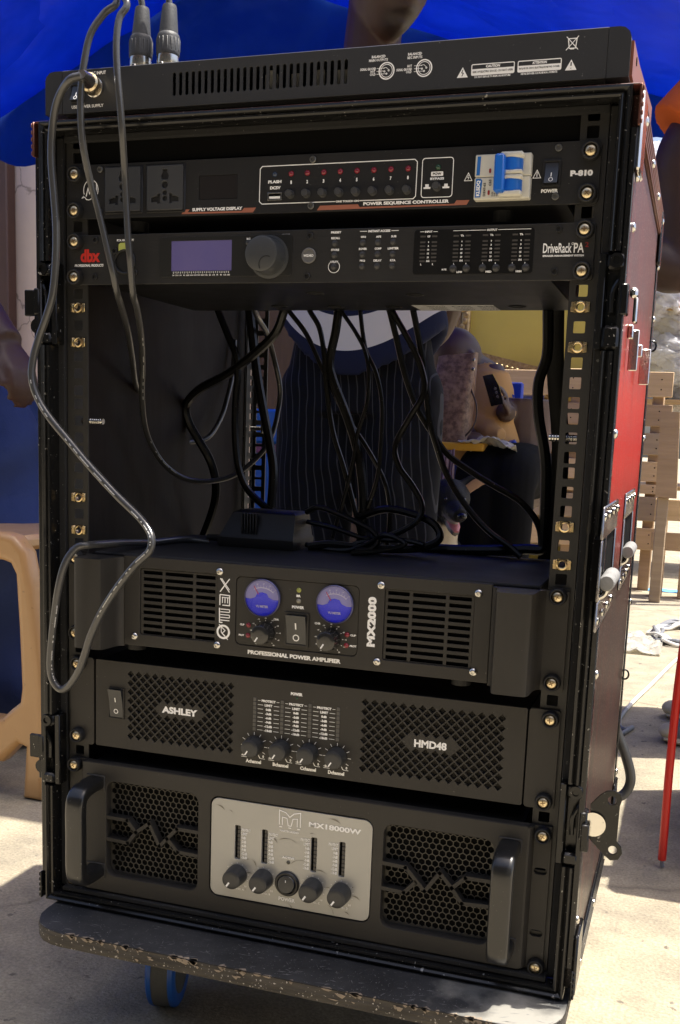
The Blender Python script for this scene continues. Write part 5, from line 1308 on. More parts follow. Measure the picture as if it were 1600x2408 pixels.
mk.text('ACTIVE', -7, 5.4, -505.4, -503.2, Y - .2, .02, res=2).text('POWER', -9.4, 7.4, -548, -544, Y - .2, .025, res=2).text('MARTIN AUDIO', -10, 9, -479.2, -477.2, Y - .2, .01, res=2)
mk.text('MX18000W', 18.8, 70, -470.4, -465.2, Y - .2, .02)
x0, x1, z0, z1 = -11.2, 10.9, -472.6, -458.4; xm = (x0 + x1) / 2
mk.stroke([(x0 + .5, z0), (x0 + .5, z1), (xm - 4, z1 - 1.8), (xm - .2, -464), (xm + 4, z1 - 1.8), (x1 - .5, z1), (x1 - .5, z0)], .95, Y - .2)
mk.stroke([(x0 + 3.6, z0), (x0 + 3.6, z1 - 6.4), (xm - 3, z1 - 7), (xm - 1.6, z0), (xm + 1.4, z0), (xm + 3, z1 - 7), (x1 - 3.6, z1 - 6.2), (x1 - 3.6, z0)], .9, Y - .2)
for a in (x0 + 2, xm, x1 - 2): mk.stroke([(a - 1.5, -474.6), (a + 1.5, -474.6)], 1.0, Y - .2)
mk.build('printed_lettering', WHT, ma, smooth=False)
# creases in the protective film
cr = MB(); random.seed(5)
for a, b, c_, d in ((-77, -463, -67, -467), (-62, -466, -58, -470), (36, -460.5, 50, -463), (-20, -486, -12, -492), (-11, -488, 8, -489), (2, -510, 16, -505), (26, -512, 40, -516), (-40, -511, -33, -519), (-47, -517, -40, -512), (20, -477, 26, -477.5), (62, -524, 66, -522), (62, -531, 72, -535), (40, -544, 46, -553), (56, -548, 62, -551), (-3, -549, 5, -555), (-48, -540, -43, -545), (35, -529, 42, -527), (-44, -527, -36, -527), (-16, -529, -9, -527)):
    n_ = Vector((-(d - b), c_ - a)).normalized(); L_ = math.hypot(c_ - a, d - b); w_ = min(1.9, L_ * .15); hi = []; lo = []
    for q in range(9):
        t_ = q / 8; bow = 4 * t_ * (1 - t_) * L_ * .16; th_ = w_ * math.sin(math.pi * t_) ** .8 * (.55 + .45 * math.sin(t_ * 5 + a))
        px_, pz_ = a + (c_ - a) * t_ + n_.x * bow, b + (d - b) * t_ + n_.y * bow
        hi.append((px_ + n_.x * th_ * .5, Y - .05, pz_ + n_.y * th_ * .5)); lo.append((px_ - n_.x * th_ * .5, Y - .03, pz_ - n_.y * th_ * .5))
    cr.add(hi + lo, [(q, q + 1, q + 10, q + 9) for q in range(8)])
tag(cr.build('film_creases', mat('film_crease', (.185, .175, .15), .4, metal=.3), pl, smooth=False), kind='stuff')
led(ma, -.6, -508.8, Y, 1.5, mat('dark_led', (.05, .045, .03), .25, coat=.5))
ps = MB().lathe((-1, Y, -530), (0, -1, 0), [(12.2, 0), (12.2, 1.6), (11.2, 2.8), (9.6, 2.6), (9.2, .6), (0, .6)], 36).build('power_button', PLA, ma)
MB().lathe((-1, Y - .6, -530), (-.0, -1, .16), [(8.8, 0), (8.7, 2.8), (8.0, 3.6), (0, 3.9)], 32).build('button_cap', mat('rocker_plastic', (.02, .02, .02), .3), ps)
w = MB().stroke([(-1, -527.2), (-1, -524.8)], .7, Y - 5.0).stroke(circ(-1.4, -535, 1.7, 14), .6, Y - 4.6, True); w.build('switch_marks', WHT, ps, smooth=False)

# ------------------------------------------------------------------ mixer lying on top of the case, its back to us
mx = thing('mixing_desk', 'flat black mixer on top of the case, back panel with cooling slots', 'mixer', (0, 90, 162.6))
YD = -14.0
slots = [rrect(-127.2 + i * 6.05 - 1.55, -127.2 + i * 6.05 + 1.55, 177, 196, 1.5, 3) for i in range(27)]
MXM = mat('mixer_grey_steel', (.034, .035, .037), .44, spec=.38, bump=(900, .05), speck=(420, .75, (.16, .16, .155)))
plate('back_panel', rrect(-239.4, 240.6, 168, 204.3, .6), slots, YD, 1.6, MXM, mx, bev=.3)
MB().add([(x, y, z) for x in (-239.4, 240.6) for y, z in ((YD + 1.7, 204.3), (YD + 40, 206), (250, 232), (251, 168), (YD + 1.7, 168), (YD + 1.7, 203), (YD + 3.2, 203))][:0] or [], [])
sh = MB()
V = []; prof = [(YD + .2, 204.25), (YD + 1.2, 204.9), (60, 209), (262, 236), (264, 234), (264, 168.2), (YD + 2, 168.2), (YD + 2, 169.6), (262, 169.6), (262, 233), (60, 207.4), (YD + 2, 203.4)]
for x_ in (-239.3, 240.5): V += [(x_, a, b) for a, b in prof]
n_ = len(prof); sh.add(V, [tuple(range(n_)), tuple(range(2 * n_ - 1, n_ - 1, -1))] + [(i, i + n_, (i + 1) % n_ + n_, (i + 1) % n_) for i in range(n_)])
sh.build('shell', MXM, mx, recalc=True)
MB().box(-238, 239, 40, 42, 169.7, 206.5).build('inner_screen', HOLE, mx)
for a, b, c_ in ((-56, -44, 20), (-32, -22, 22), (-8, 0, 18), (9, 27, 21), (-49, -43, 10)): MB().box(a, b, c_, c_ + 2, 178, 200).build('inner_board', mat('pale_capacitor', (.45, .45, .44), .5), mx)
CHK = mat('cheek_plastic', (.030, .031, .033), .4, bump=(600, .06)); CHB = mat('rust_brown_cheek', (.24, .085, .05), .4, bump=(200, .1))
for sg, x0, x1 in ((-1, -239.6, -257), (1, 240.8, 257.6)):
    s_ = 1 if sg > 0 else -1
    o = [(x0, 168), (x1, 168), (x1, 196.8), (x1 - s_ * 1.4, 200.6), (x1 - s_ * 5, 203.6), (x1 - s_ * 9, 204.4), (x0, 204.4)]
    mb = MB(); V = []
    for y, k in ((YD - .3, 0), (60, 4), (260, 31), (264, 31)):
        V += [(a, y, b + (k if b > 190 else 0)) for a, b in o]
    n_ = len(o); F = [tuple(range(n_)), tuple(range(4 * n_ - 1, 3 * n_ - 1, -1))]
    for r_ in range(3): F += [(r_ * n_ + i, (r_ + 1) * n_ + i, (r_ + 1) * n_ + (i + 1) % n_, r_ * n_ + (i + 1) % n_) for i in range(n_)]
    c = mb.add(V, F).build('end_cheek', CHK, mx, recalc=True)
    V = [(x1 + s_ * d, y, z) for d in (.05, 2.2) for y, z in ((YD + 4, 170), (256, 170), (256, 222), (60, 199), (YD + 4, 195))]
    MB().add(V, [(0, 1, 2, 3, 4), (9, 8, 7, 6, 5)] + [(i, i + 5, (i + 1) % 5 + 5, (i + 1) % 5) for i in range(5)]).build('cheek_panel', CHB, c, recalc=True)
    MB().lathe((x1 + s_ * 2.2, 22, 190), (s_, 0, 0), [(3.4, -.4), (3.2, .5), (0, .6)], 12).build('cheek_screw', HOLE, c)
for x_ in (-200, 200):
    for y in (10, 230): MB().cyl((x_, y, 162.7), (x_, y, 168.2), 9, n=16).build('foot', RUB, mx)
MB().box(-238, 239, YD + 6, 250, 166.2, 168.1).build('base_plate', DRK, mx)
mk = MB(); Y = YD - .25
mk.text('AC INPUT', -209.6, -194.6, 199.2, 202, Y, .015, res=2).text('POWER', -228.6, -214, 199.4, 202.2, Y, .015, res=2).text('USE POWER SUPPLY', -229.6, -197, 171.9, 174.6, Y, .015, res=2)
for s_, x0, x1, z in (('BALANCED', 52.2, 64, 196), ('MAIN OUTPUTS', 49.9, 66, 193.3), ('SIGNAL GROUND', 42.7, 56.1, 186.9), ('HOT', 51.6, 55.6, 184.8), ('COLD', 51, 56, 182.6), ('BALANCED', 82.8, 94.5, 196), ('REC INPUTS', 82.5, 94.8, 193.3), ('HOT', 82.6, 86.4, 187), ('SIGNAL GROUND', 73.5, 86.6, 184.6), ('COLD', 81.6, 86.4, 182.6)):
    mk.text(s_, x0, x1, z - 1.05, z + 1.05, Y, .015, res=1)
for cx in (65.2, 96.7):
    cz = 184.7; mk.stroke(circ(cx, cz, 6.3, 26), 1.0, Y, True).stroke(circ(cx, cz, 4.9, 22), .5, Y, True)
    for a, b in ((-1.8, -.4), (1.8, .2), (0, -2.2)): mk.stroke(circ(cx + a, cz + b, .55, 8), .5, Y, True)
    for z, e in ((2.2, -1.8), (0, -1.8), (-2.2, 0)): mk.stroke([(cx - 8.4, cz + z), (cx - 3, cz + z), (cx + e, cz + (z if z < 1 else 1.8))], .35, Y)
    mk.stroke([(cx - 3, cz + 2.2), (cx - .4, cz + 2.6), (cx + 1.8, cz + .8)], .35, Y)
for cx in (128.5, 213.7):
    t_ = [(cx - 4.5, 175.4), (cx + 4.4, 175.4), (cx, 183.2)]
    mk.flat(t_, Y)
for x0, x1, a, b, c_ in ((135.8, 169.6, 'CAUTION', 'RISK OF ELECTRIC SHOCK - DO NOT OPEN', 'DO NOT EXPOSE TO RAIN OR MOISTURE'), (172.6, 206, 'ATTENTION', 'RISQUE DE CHOC ELECTRIQUE NE PAS OUVRIR', 'NE PAS EXPOSER A LA PLUIE NI A L HUMIDITE')):
    mk.stroke(rrect(x0, x1, 176.6, 184.5, .8, 2), .7, Y, True).flat([(x0, 176.8), (x1, 176.8), (x1, 181.1), (x0, 181.1)], Y)
    xm = (x0 + x1) / 2; mk.text(a, xm - 5.6, xm + 5.6, 181.7, 183.7, Y - .05, .03, res=2).text(c_, x0 + 2.6, x1 - 2.6, 174.3, 175.9, Y, .02, res=1)
mk.stroke([(209, 190), (218.2, 199.8)], .6, Y).stroke([(218.2, 190), (209, 199.8)], .6, Y).stroke([(210.4, 198.2), (217, 198.2), (216.2, 191.2), (211.4, 191.2)], .7, Y, True).stroke([(212.2, 191), (215.2, 191)], 1.3, Y)
mk.build('printed_lettering', WHT, mx, smooth=False)
ik = MB()
for x0, x1, b in ((135.8, 169.6, 'RISK OF ELECTRIC SHOCK - DO NOT OPEN'), (172.6, 206, 'RISQUE DE CHOC ELECTRIQUE NE PAS OUVRIR')): ik.text(b, x0 + 1, x1 - 1, 178.1, 179.7, Y - .15, .01, res=1)
ik.stroke([(128.9, 181.4), (127.8, 179), (129.2, 178.6), (128, 176.4)], .6, Y - .15).stroke([(213.7, 181.2), (213.7, 178.4)], .9, Y - .15).stroke([(213.7, 177), (213.7, 176.6)], .9, Y - .15)
ik.build('printed_lettering', MXM, mx, smooth=False)
rocker(mx, -230, -216.4, 176.6, 192.4, YD, 1.2, tilt=-1)
mxs = MB().lathe((-205, YD, 188), (0, -1, 0), [(8.6, 0), (8.6, 3), (7.6, 3.6), (5, 3.6)], 24).build('power_socket', NICK, mx)

# ------------------------------------------------------------------ wheeled board
def rough_board():
    m_ = mat('scuffed_sunlit_black_board', (.012, .0125, .0135), .6, var=(18, .5, (.050, .051, .054)), bump=(60, .35), speck=(700, .69, (.22, .22, .21)))
    # worn, dusty front right corner; its sunlit patch is painted into the colour
    N = m_.node_tree.nodes; L = m_.node_tree.links; b = N['Principled BSDF']; tc = N.new('ShaderNodeTexCoord'); vs = N.new('ShaderNodeVectorMath'); vs.operation = 'DISTANCE'; vs.inputs[1].default_value = (.235, -.262, .14); L.new(tc.outputs['Object'], vs.inputs[0])
    n = N.new('ShaderNodeTexNoise'); n.inputs['Scale'].default_value = 22; n.inputs['Detail'].default_value = 7; L.new(tc.outputs['Object'], n.inputs['Vector'])
    a = N.new('ShaderNodeMath'); a.operation = 'MULTIPLY_ADD'; a.inputs[1].default_value = .22; L.new(n.outputs[0], a.inputs[0]); L.new(vs.outputs['Value'], a.inputs[2])
    r = N.new('ShaderNodeMapRange'); r.inputs[1].default_value = .135; r.inputs[2].default_value = .19; r.inputs[3].default_value = .9; r.inputs[4].default_value = 0; L.new(a.outputs[0], r.inputs[0])
    x = N.new('ShaderNodeMix'); x.data_type = 'RGBA'; x.inputs[7].default_value = (.30, .29, .255, 1); old = b.inputs['Base Color'].links[0].from_socket; L.new(r.outputs[0], x.inputs[0]); L.new(old, x.inputs[6]); L.new(x.outputs[2], b.inputs['Base Color'])
    return m_
do = thing('wheeled_dolly', 'scuffed black plywood board on blue castors under the flight case', 'dolly', (0, 190, -735))
bo = rrect(-251, 266, -73, 468, 40, 6)
MB().prismz(bo, -606, -591.2).build('board', rough_board(), do, recalc=True)
EDG = mat('worn_board_edge', (.095, .084, .068), .85, var=(26, .5, (.030, .027, .023)), bump=(90, .8), speck=(380, .66, (.45, .42, .37)), aniso=(.6, .6, 5))
ed = MB(); n_ = len(bo)
for a, b in ((.35, .0),):
    V = []; rows = 5
    for r_ in range(rows):
        z = -605.8 + r_ * 14.0 / (rows - 1)
        for i, (x, y) in enumerate(bo):
            d = Vector((x, y - 197)).normalized() * (1.0 + .5 * math.sin(i * 2.1 + r_ * 1.7) - (.6 if r_ in (0, rows - 1) else 0))
            V.append((x + d.x, y + d.y, z))
    ed.add(V, [(r_ * n_ + i, r_ * n_ + (i + 1) % n_, (r_ + 1) * n_ + (i + 1) % n_, (r_ + 1) * n_ + i) for r_ in range(rows - 1) for i in range(n_)])
ed.build('board_edge', EDG, do, recalc=True)
# scratches on the top and splinters broken from its front edge
random.seed(17); sc1 = MB(); sc2 = MB()
for _ in range(150):
    x, y = random.uniform(-236, 255), -73 + abs(random.gauss(0, 24)); an = random.gauss(.15, .8); l_ = random.uniform(2, 13); w_ = random.uniform(.2, .7)
    if y > -22: continue
    d = Vector((math.cos(an), math.sin(an) * .6, 0)); n2 = Vector((-d.y, d.x, 0)) * w_; c = Vector((x, y, -591.12))
    sc1.add([c, c + d * l_ * .5 + n2, c + d * l_, c + d * l_ * .5 - n2], [(0, 3, 2, 1)])
tag(sc1.build('scratches', mat('pale_scuff', (.17, .17, .17), .8), do, smooth=False), kind='stuff')
for _ in range(70):
    x = random.uniform(-205, 225); l_ = random.uniform(2, 11); h_ = random.uniform(1, 4.5); z = -591.3 - random.choice((0, 0, 0, random.uniform(2, 12)))
    P_ = [(x, z), (x + l_ * .3, z - h_ * random.uniform(.3, 1)), (x + l_ * .7, z - h_), (x + l_, z - h_ * .2), (x + l_ * .6, z + .25)]
    yy = -74.9 if z < -592 else -74.6
    sc2.add([(a_, yy, b_) for a_, b_ in P_], [(4, 3, 2, 1, 0)])
    if z > -592: sc2.add([(x, -73.2, -591.1), (x + l_, -73.2, -591.1), (x + l_ * .7, -73.2 + h_, -591.1), (x + l_ * .2, -73.2 + h_ * .6, -591.1)], [(0, 1, 2, 3)])
tag(sc2.build('splinters', mat('raw_splinter', (.36, .29, .21), .9, var=(60, .5, (.20, .165, .13))), do, smooth=False), kind='stuff')
BLT = mat('blue_polyurethane', (.012, .085, .36), .35); TYR = mat('grey_castor_tread', (.075, .075, .07), .7, bump=(400, .3))
def castor(x, y, rz):
    c, s_ = math.cos(rz), math.sin(rz)
    ax = Vector((c, s_, 0))
    p = MB().lathe((x, y, -685), ax, [(30, -15), (46, -15), (49, -13), (50, -10.5), (50, 10.5), (49, 13), (46, 15), (30, 15)], 36).build('castor', TYR, do)
    for e in (-1, 1): MB().lathe((x, y, -685), ax * e, [(50.4, 9), (50.6, 11), (49.4, 14), (46, 15.8), (40, 16), (28, 13)], 36).build('rim', BLT, p)
    for e in (-1, 1):
        q = Vector((x, y, 0)) + ax * (21 * e)
        MB().tube([(q.x, q.y, -683), (q.x * .5 + x * .5 + s_ * -12, q.y * .5 + y * .5 + c * 12, -640), (x, y + 10, -624)], [7, 9, 14], 8, 4).build('fork', HDW, p)
    MB().cyl((x, y, -624), (x, y, -606), 26, n=20).build('swivel', HDW, p)
castor(-172, 82, .25); castor(190, 82, -.5); castor(-180, 380, .9); castor(185, 380, .1)
# ------------------------------------------------------------------ cables
def P3(L_): return [at(u, v, Y=Y) for u, v, Y in L_]
CBL = mat('black_cable_sheath', (.006, .006, .006), .35, spec=.3, coat=.12, bump=(240, .12), speck=(500, .74, (.25, .25, .24)))
CBF = mat('dark_grey_cable_sheath', (.050, .050, .050), .30, coat=.5, bump=(240, .12), speck=(500, .74, (.3, .3, .29)))
CBW = mat('cable_print', (.72, .72, .70), .6)
def print_run(parent, pts, r, frac, up=(0, -1, 0), n=16):
    """tiny white type along a sheath"""
    C = catmull(pts, 10); i0 = int(frac[0] * len(C)); i1 = int(frac[1] * len(C)); mb = MB()
    for i in range(i0, min(i1, len(C) - 1)):
        if random.random() < .45: continue
        a, b = Vector(C[i]), Vector(C[i + 1]); d = b - a; n_ = (Vector(CP) - a).normalized(); t = d.normalized(); s_ = n_.cross(t).normalized(); nn = t.cross(s_)
        if nn.dot(n_) < 0: nn = -nn
        for q in range(3):
            f0 = .08 + q * .31; c = a + d * f0; e = d * .2; c += nn * (r + .12) + s_ * r * .25
            mb.add([c, c + e, c + e + s_ * r * .26, c + s_ * r * .26], [(0, 1, 2, 3)])
    if mb.f: tag(mb.build('sheath_print', CBW, parent, smooth=False), kind='stuff')
random.seed(21)
# the mains adaptor on the amplifier and its cord, which loops out over the front and up to the mixer
ad = thing('power_adaptor', 'black power adaptor brick on the meter amplifier with its cord looping out front', 'adaptor', (-95, 140, -229))
ax0, ax1, ay0, ay1 = -139, -54, 118, 178
mb = MB(); V = []
for (a, b, c_, d, z) in ((ax0 + 1, ax1, ay0, ay1, -229), (ax0, ax1, ay0 - 1, ay1 + 1, -226), (ax0, ax1, ay0 - 1, ay1 + 1, -219), (ax0 + 2, ax1 - 1, ay0 + 1, ay1 - 1, -216.5), (ax0 + 13, ax1 - 2, ay0 + 9, ay1 - 9, -193), (ax0 + 18, ax1 - 6, ay0 + 14, ay1 - 14, -190.5)): V += [(a, c_, z), (b, c_, z), (b, d, z), (a, d, z)]
mb.add(V, [(3, 2, 1, 0), (20, 21, 22, 23)] + [(r_ * 4 + i, r_ * 4 + (i + 1) % 4, r_ * 4 + 4 + (i + 1) % 4, r_ * 4 + 4 + i) for r_ in range(5) for i in range(4)])
mb.build('brick', PLA, ad, recalc=True)
for k in range(6): MB().box(-113 + k * 3.2, -111.4 + k * 3.2, ay0 - .5, ay0 + 6, -214, -193, .4).build('grip_rib', PLA, ad)
mb = MB()
for k in range(6): mb.lathe((ax0 - 2 - k * 3.4, 140, -223), (-1, 0, 0), [(4.6 - .25 * k, 0), (4.6 - .25 * k, 2.2), (3.4, 2.3), (3.4, 3.4)], 14)
mb.build('strain_relief', RUB, ad)
L1 = [(490, 1275, 138), (434, 1268, 120), (357, 1275, 70), (286, 1276, 10), (214, 1281, -42), (179, 1289, -52), (153, 1326, -58), (138, 1382, -60), (128, 1448, -60), (121, 1510, -60), (118, 1566, -60), (125, 1601, -60), (143, 1621, -60), (163, 1612, -62), (184, 1581, -66), (199, 1540, -68), (214, 1494, -70), (240, 1438, -72), (276, 1382, -74), (316, 1331, -74), (350, 1298, -72), (357, 1270, -70), (350, 1247, -66), (327, 1216, -62), (275, 1165, -58), (214, 1099, -54), (163, 1038, -50), (117, 982, -47), (89, 936, -44), (75, 890, -42), (78, 844, -40), (92, 793, -38), (110, 742, -38), (124, 690, -38), (131, 612, -38), (132, 536, -38), (127, 459, -38), (121, 383, -38), (122, 316, -39), (130, 255, -42), (145, 214, -46), (166, 186, -52), (190, 178, -50)]
pts = P3(L1)
MB().tube(pts, 3.5, 12, 6).build('cord', CBF, ad)
print_run(ad, pts, 3.5, (.18, .27)); print_run(ad, pts, 3.5, (.40, .62)); print_run(ad, pts, 3.5, (.64, .69))
q = Vector(at(196, 177, Y=-44)); e = Vector((-205, -19, 188)); d = (e - q)
mb = MB().lathe(q, d, [(3.6, -4), (4.6, 0), (5.2, 5), (6.4, d.length * .42), (6.6, d.length * .5)], 20)
mb.build('plug_sleeve', NICK, ad); MB().lathe(q + d * .5, d, [(6.6, 0), (8.2, 1.5), (8.4, d.length * .45), (7.6, d.length * .5)], 24).build('locking_ring', mat('brassy_nickel', (.72, .60, .40), .25, metal=1), ad)
# two microphone leads plugged into the mixer
def xlr(th, bx, by, zb):
    t = th
    mb = MB().lathe((bx, by, zb), (0, .06, 1), [(9.8, 0), (9.8, 3), (9.4, 3.6), (9.8, 4.4), (9.8, 7), (9.3, 7.6), (9.8, 8.4), (9.8, 16)], 28); p = mb.build('plug_shell', NICK, t)
    MB().box(bx - 3, bx + 1, by - 10.6, by - 8, zb + 1, zb + 9, .6).build('latch_tab', NICK, p)
    mb = MB().lathe((bx, by, zb), (0, .06, 1), [(9.9, 16), (10.4, 16.6), (10.6, 19), (10.4, 32), (9.6, 34.6), (8.6, 35.6), (7.9, 44), (6.6, 58), (6.0, 60), (3.4, 60.6)], 28)
    for k in range(16):
        a_ = 2 * math.pi * k / 16; mb.box(bx + 10.1 * math.cos(a_) - .8, bx + 10.1 * math.cos(a_) + .8, by + 1.5 + 10.1 * math.sin(a_) - .8, by + 1.5 + 10.1 * math.sin(a_) + .8, zb + 20, zb + 31, .5)
    mb.build('boot', mat('charcoal_boot', (.060, .062, .066), .55, bump=(500, .15)), p)
XB = [(-179.6, 20, 205.6), (-152, 20, 205.6)]
ta = thing('microphone_cable', 'black cable from the left plug on the mixer curving down into the rack', 'cable', XB[0])
xlr(ta, *XB[0])
topa = [(XB[0][0], 24, 264), (XB[0][0] - 3, 24, 276), (XB[0][0] - 14, 16, 287), (XB[0][0] - 26, -2, 288)]
L2 = [(275, 0, -22), (245, 31, -28), (214, 77, -34), (199, 138, -38), (191, 204, -40), (190, 275, -40), (196, 347, -36), (212, 423, -28), (230, 490, -22), (245, 551, -20), (265, 638, -18), (276, 690, -8), (286, 722, 14), (301, 778, 60), (311, 839, 100), (320, 905, 140), (342, 945, 180), (367, 1002, 220), (403, 1033, 250), (444, 1040, 280), (490, 1028, 310), (520, 982, 340), (536, 931, 360), (548, 874, 380), (552, 800, 390)]
pa = topa + P3(L2)
MB().tube(pa, 3.1, 12, 6).build('cord', CBF, ta)
tb_ = thing('microphone_cable', 'black cable from the right plug on the mixer hanging in front of the outlets', 'cable', XB[1])
xlr(tb_, *XB[1])
topb = [(XB[1][0], 24, 264), (XB[1][0] - 4, 24, 280), (XB[1][0] - 16, 14, 294), (XB[1][0] - 32, -6, 292), (XB[1][0] - 42, -18, 280)]
L3_ = [(298, 2, -26), (281, 41, -32), (274, 92, -36), (275, 158, -38), (282, 240, -38), (288, 316, -34), (293, 398, -24), (297, 474, -20), (301, 551, -20), (306, 612, -18), (313, 690, -8), (322, 724, 14), (332, 788, 60), (335, 854, 90), (334, 936, 110), (342, 1007, 130), (362, 1058, 150), (393, 1099, 170), (439, 1127, 200), (495, 1132, 230), (551, 1117, 260), (602, 1079, 290), (638, 1028, 310), (656, 956, 330), (658, 905, 330), (645, 844, 320), (630, 788, 290), (607, 747, 250), (597, 724, 212), (592, 705, 206)]
pb_ = topb + P3(L3_)
MB().tube(pb_, 3.1, 12, 6).build('cord', CBF, tb_)
print_run(tb_, pb_, 3.1, (.5, .56)); print_run(tb_, pb_, 3.1, (.60, .66))
# the tangle inside the bay
def WN(L_, Y0, Y1):
    n = len(L_); return [at(640 + x * .4464, 700 + y * .4464, Y=Y0 + (Y1 - Y0) * i / (n - 1)) for i, (x, y) in enumerate(L_)]
GRP = 'cables hanging in the open bay'
def cable(pts, r, label, k=7):
    o = MB().tube(pts, r, 8, k).build('cable', CBL, at_=tuple(pts[-1])); tag(o, label, 'cable', GRP); return o
R3 = lambda L_, Y0, Y1: [at(x * .5102, 650 + y * .5102, Y=Y0 + (Y1 - Y0) * i / (len(L_) - 1)) for i, (x, y) in enumerate(L_)]
cable(R3([(1330, 120), (1310, 160), (1270, 260), (1180, 350), (1050, 450), (920, 520), (860, 590), (870, 670), (920, 760), (970, 850), (995, 950), (985, 1060), (930, 1210), (900, 1240)], 230, 300), 5.2, 'thick black cable making a wide S against the left wall of the bay')
cable(R3([(995, 110), (1005, 155), (1050, 270), (1090, 370), (1095, 470), (1085, 600), (1085, 750), (1100, 880), (1140, 980), (1220, 1060), (1270, 1090)], 260, 230), 4.2, 'black cable dropping in front of the rear left rail to the adaptor')
cable(R3([(1150, 100), (1150, 150), (1170, 330), (1190, 480), (1215, 620), (1245, 780), (1260, 900), (1250, 1070), (1245, 1200)], 280, 230), 5.4, 'thick black cable hanging straight beside the slotted rear rail')
T = 'thin black cable hanging between the processor and the meter amplifier'
cable(WN([(80, 40), (90, 70), (180, 190), (260, 360), (330, 510), (400, 640), (500, 790), (590, 960), (620, 1100), (615, 1240), (600, 1310)], 215, 200), 2.6, 'thin black cable starting at the shirt, leftmost of the thin ones in the bay')
cable(WN([(195, 40), (200, 70), (250, 160), (275, 300), (285, 450), (320, 700), (380, 900), (430, 1090), (470, 1270)], 216, 190), 2.8, 'thin black cable dropping second from left before the trousers')
cable(WN([(355, 40), (350, 70), (335, 180), (305, 330), (320, 430), (400, 640), (450, 810), (475, 980), (480, 1130), (470, 1290)], 217, 190), 5.0, 'thickest cable hanging in the middle of the bay before the trousers')
cable(WN([(360, 40), (370, 75), (440, 180), (490, 280), (510, 400), (500, 560), (450, 720), (430, 850), (390, 1020), (340, 1190), (320, 1270)], 218, 180), 2.2, 'thin black cable curling down beside the thickest cable')
cable(WN([(460, 40), (465, 70), (480, 200), (500, 290), (550, 400), (580, 560), (575, 760), (555, 950), (500, 1120), (450, 1290)], 219, 190), 2.4, 'thin black cable falling in a gentle bow before the trousers')
cable(WN([(610, 40), (620, 70), (660, 230), (700, 400), (760, 570), (830, 690), (920, 820), (1040, 910), (1160, 985), (1290, 1060), (1370, 1140), (1410, 1220), (1420, 1320)], 216, 212), 3.4, 'black cable slanting down to the right across the table and dog')
cable(WN([(630, 40), (640, 80), (730, 240), (790, 380), (800, 500), (720, 640), (650, 780), (670, 890), (740, 990), (790, 1090), (770, 1170), (680, 1230), (560, 1270), (430, 1300)], 217, 150), 3.2, 'black cable that doubles back in a long curve over the trousers')
cable(WN([(740, 40), (745, 70), (780, 250), (810, 450), (830, 640), (870, 790), (920, 930), (1010, 1080), (1130, 1220), (1250, 1310), (1310, 1365)], 218, 195), 3.4, 'black cable running steeply down past the dog to the amplifier edge')
cable(WN([(1460, 20), (1455, 70), (1450, 300), (1405, 450), (1405, 620), (1440, 850), (1440, 1080), (1432, 1260), (1420, 1325), (1340, 1326), (1200, 1330), (1000, 1330), (880, 1326), (700, 1330)], 222, 205), 5.6, 'thick black cable at right, bending to lie along the amplifier edge')
o = MB().tube(WN([(1495, 20), (1495, 70), (1495, 400), (1520, 780), (1500, 1100), (1465, 1290), (1440, 1400)], 300, 300), 9.5, 8, 7, ell=(.35, (0, 1, 0))).build('strap', RUB, at_=at(1280, 1200, Y=300)); tag(o, 'wide flat black strap hanging at the right side of the bay', 'strap')
cable(WN([(180, 1130), (250, 1105), (350, 1140), (450, 1185), (530, 1230), (560, 1280), (520, 1325), (440, 1330)], 150, 130), 3.0, 'black lead arching out of the right end of the adaptor')
cable(WN([(460, 1155), (600, 1115), (740, 1140), (850, 1190), (885, 1260), (830, 1305), (700, 1325), (500, 1318), (300, 1300), (190, 1310)], 190, 140), 4.2, 'big loop of cable lying on the meter amplifier')
cable(WN([(185, 1180), (330, 1215), (500, 1270), (700, 1280), (800, 1302)], 160, 150), 2.6, 'short straight lead beside the adaptor on the meter amplifier')
cable(WN([(180, 1300), (260, 1320), (400, 1330), (520, 1290), (600, 1250), (700, 1300), (560, 1336), (420, 1345)], 150, 120), 2.8, 'small knot of cable in the middle of the amplifier top')
# a heavy mains lead leaving the back of the case at right
o = MB().tube(P3([(1440, 1690, 470), (1452, 1724, 478), (1470, 1770, 480), (1483, 1820, 482), (1480, 1850, 482), (1462, 1872, 478), (1430, 1880, 470)]), 6.5, 12, 7).build('mains_lead', mat('dark_grey_lead', (.045, .046, .048), .4), at_=at(1480, 1850, Y=482)); tag(o, 'thick dark mains lead bulging out behind the right side of the case', 'cable')
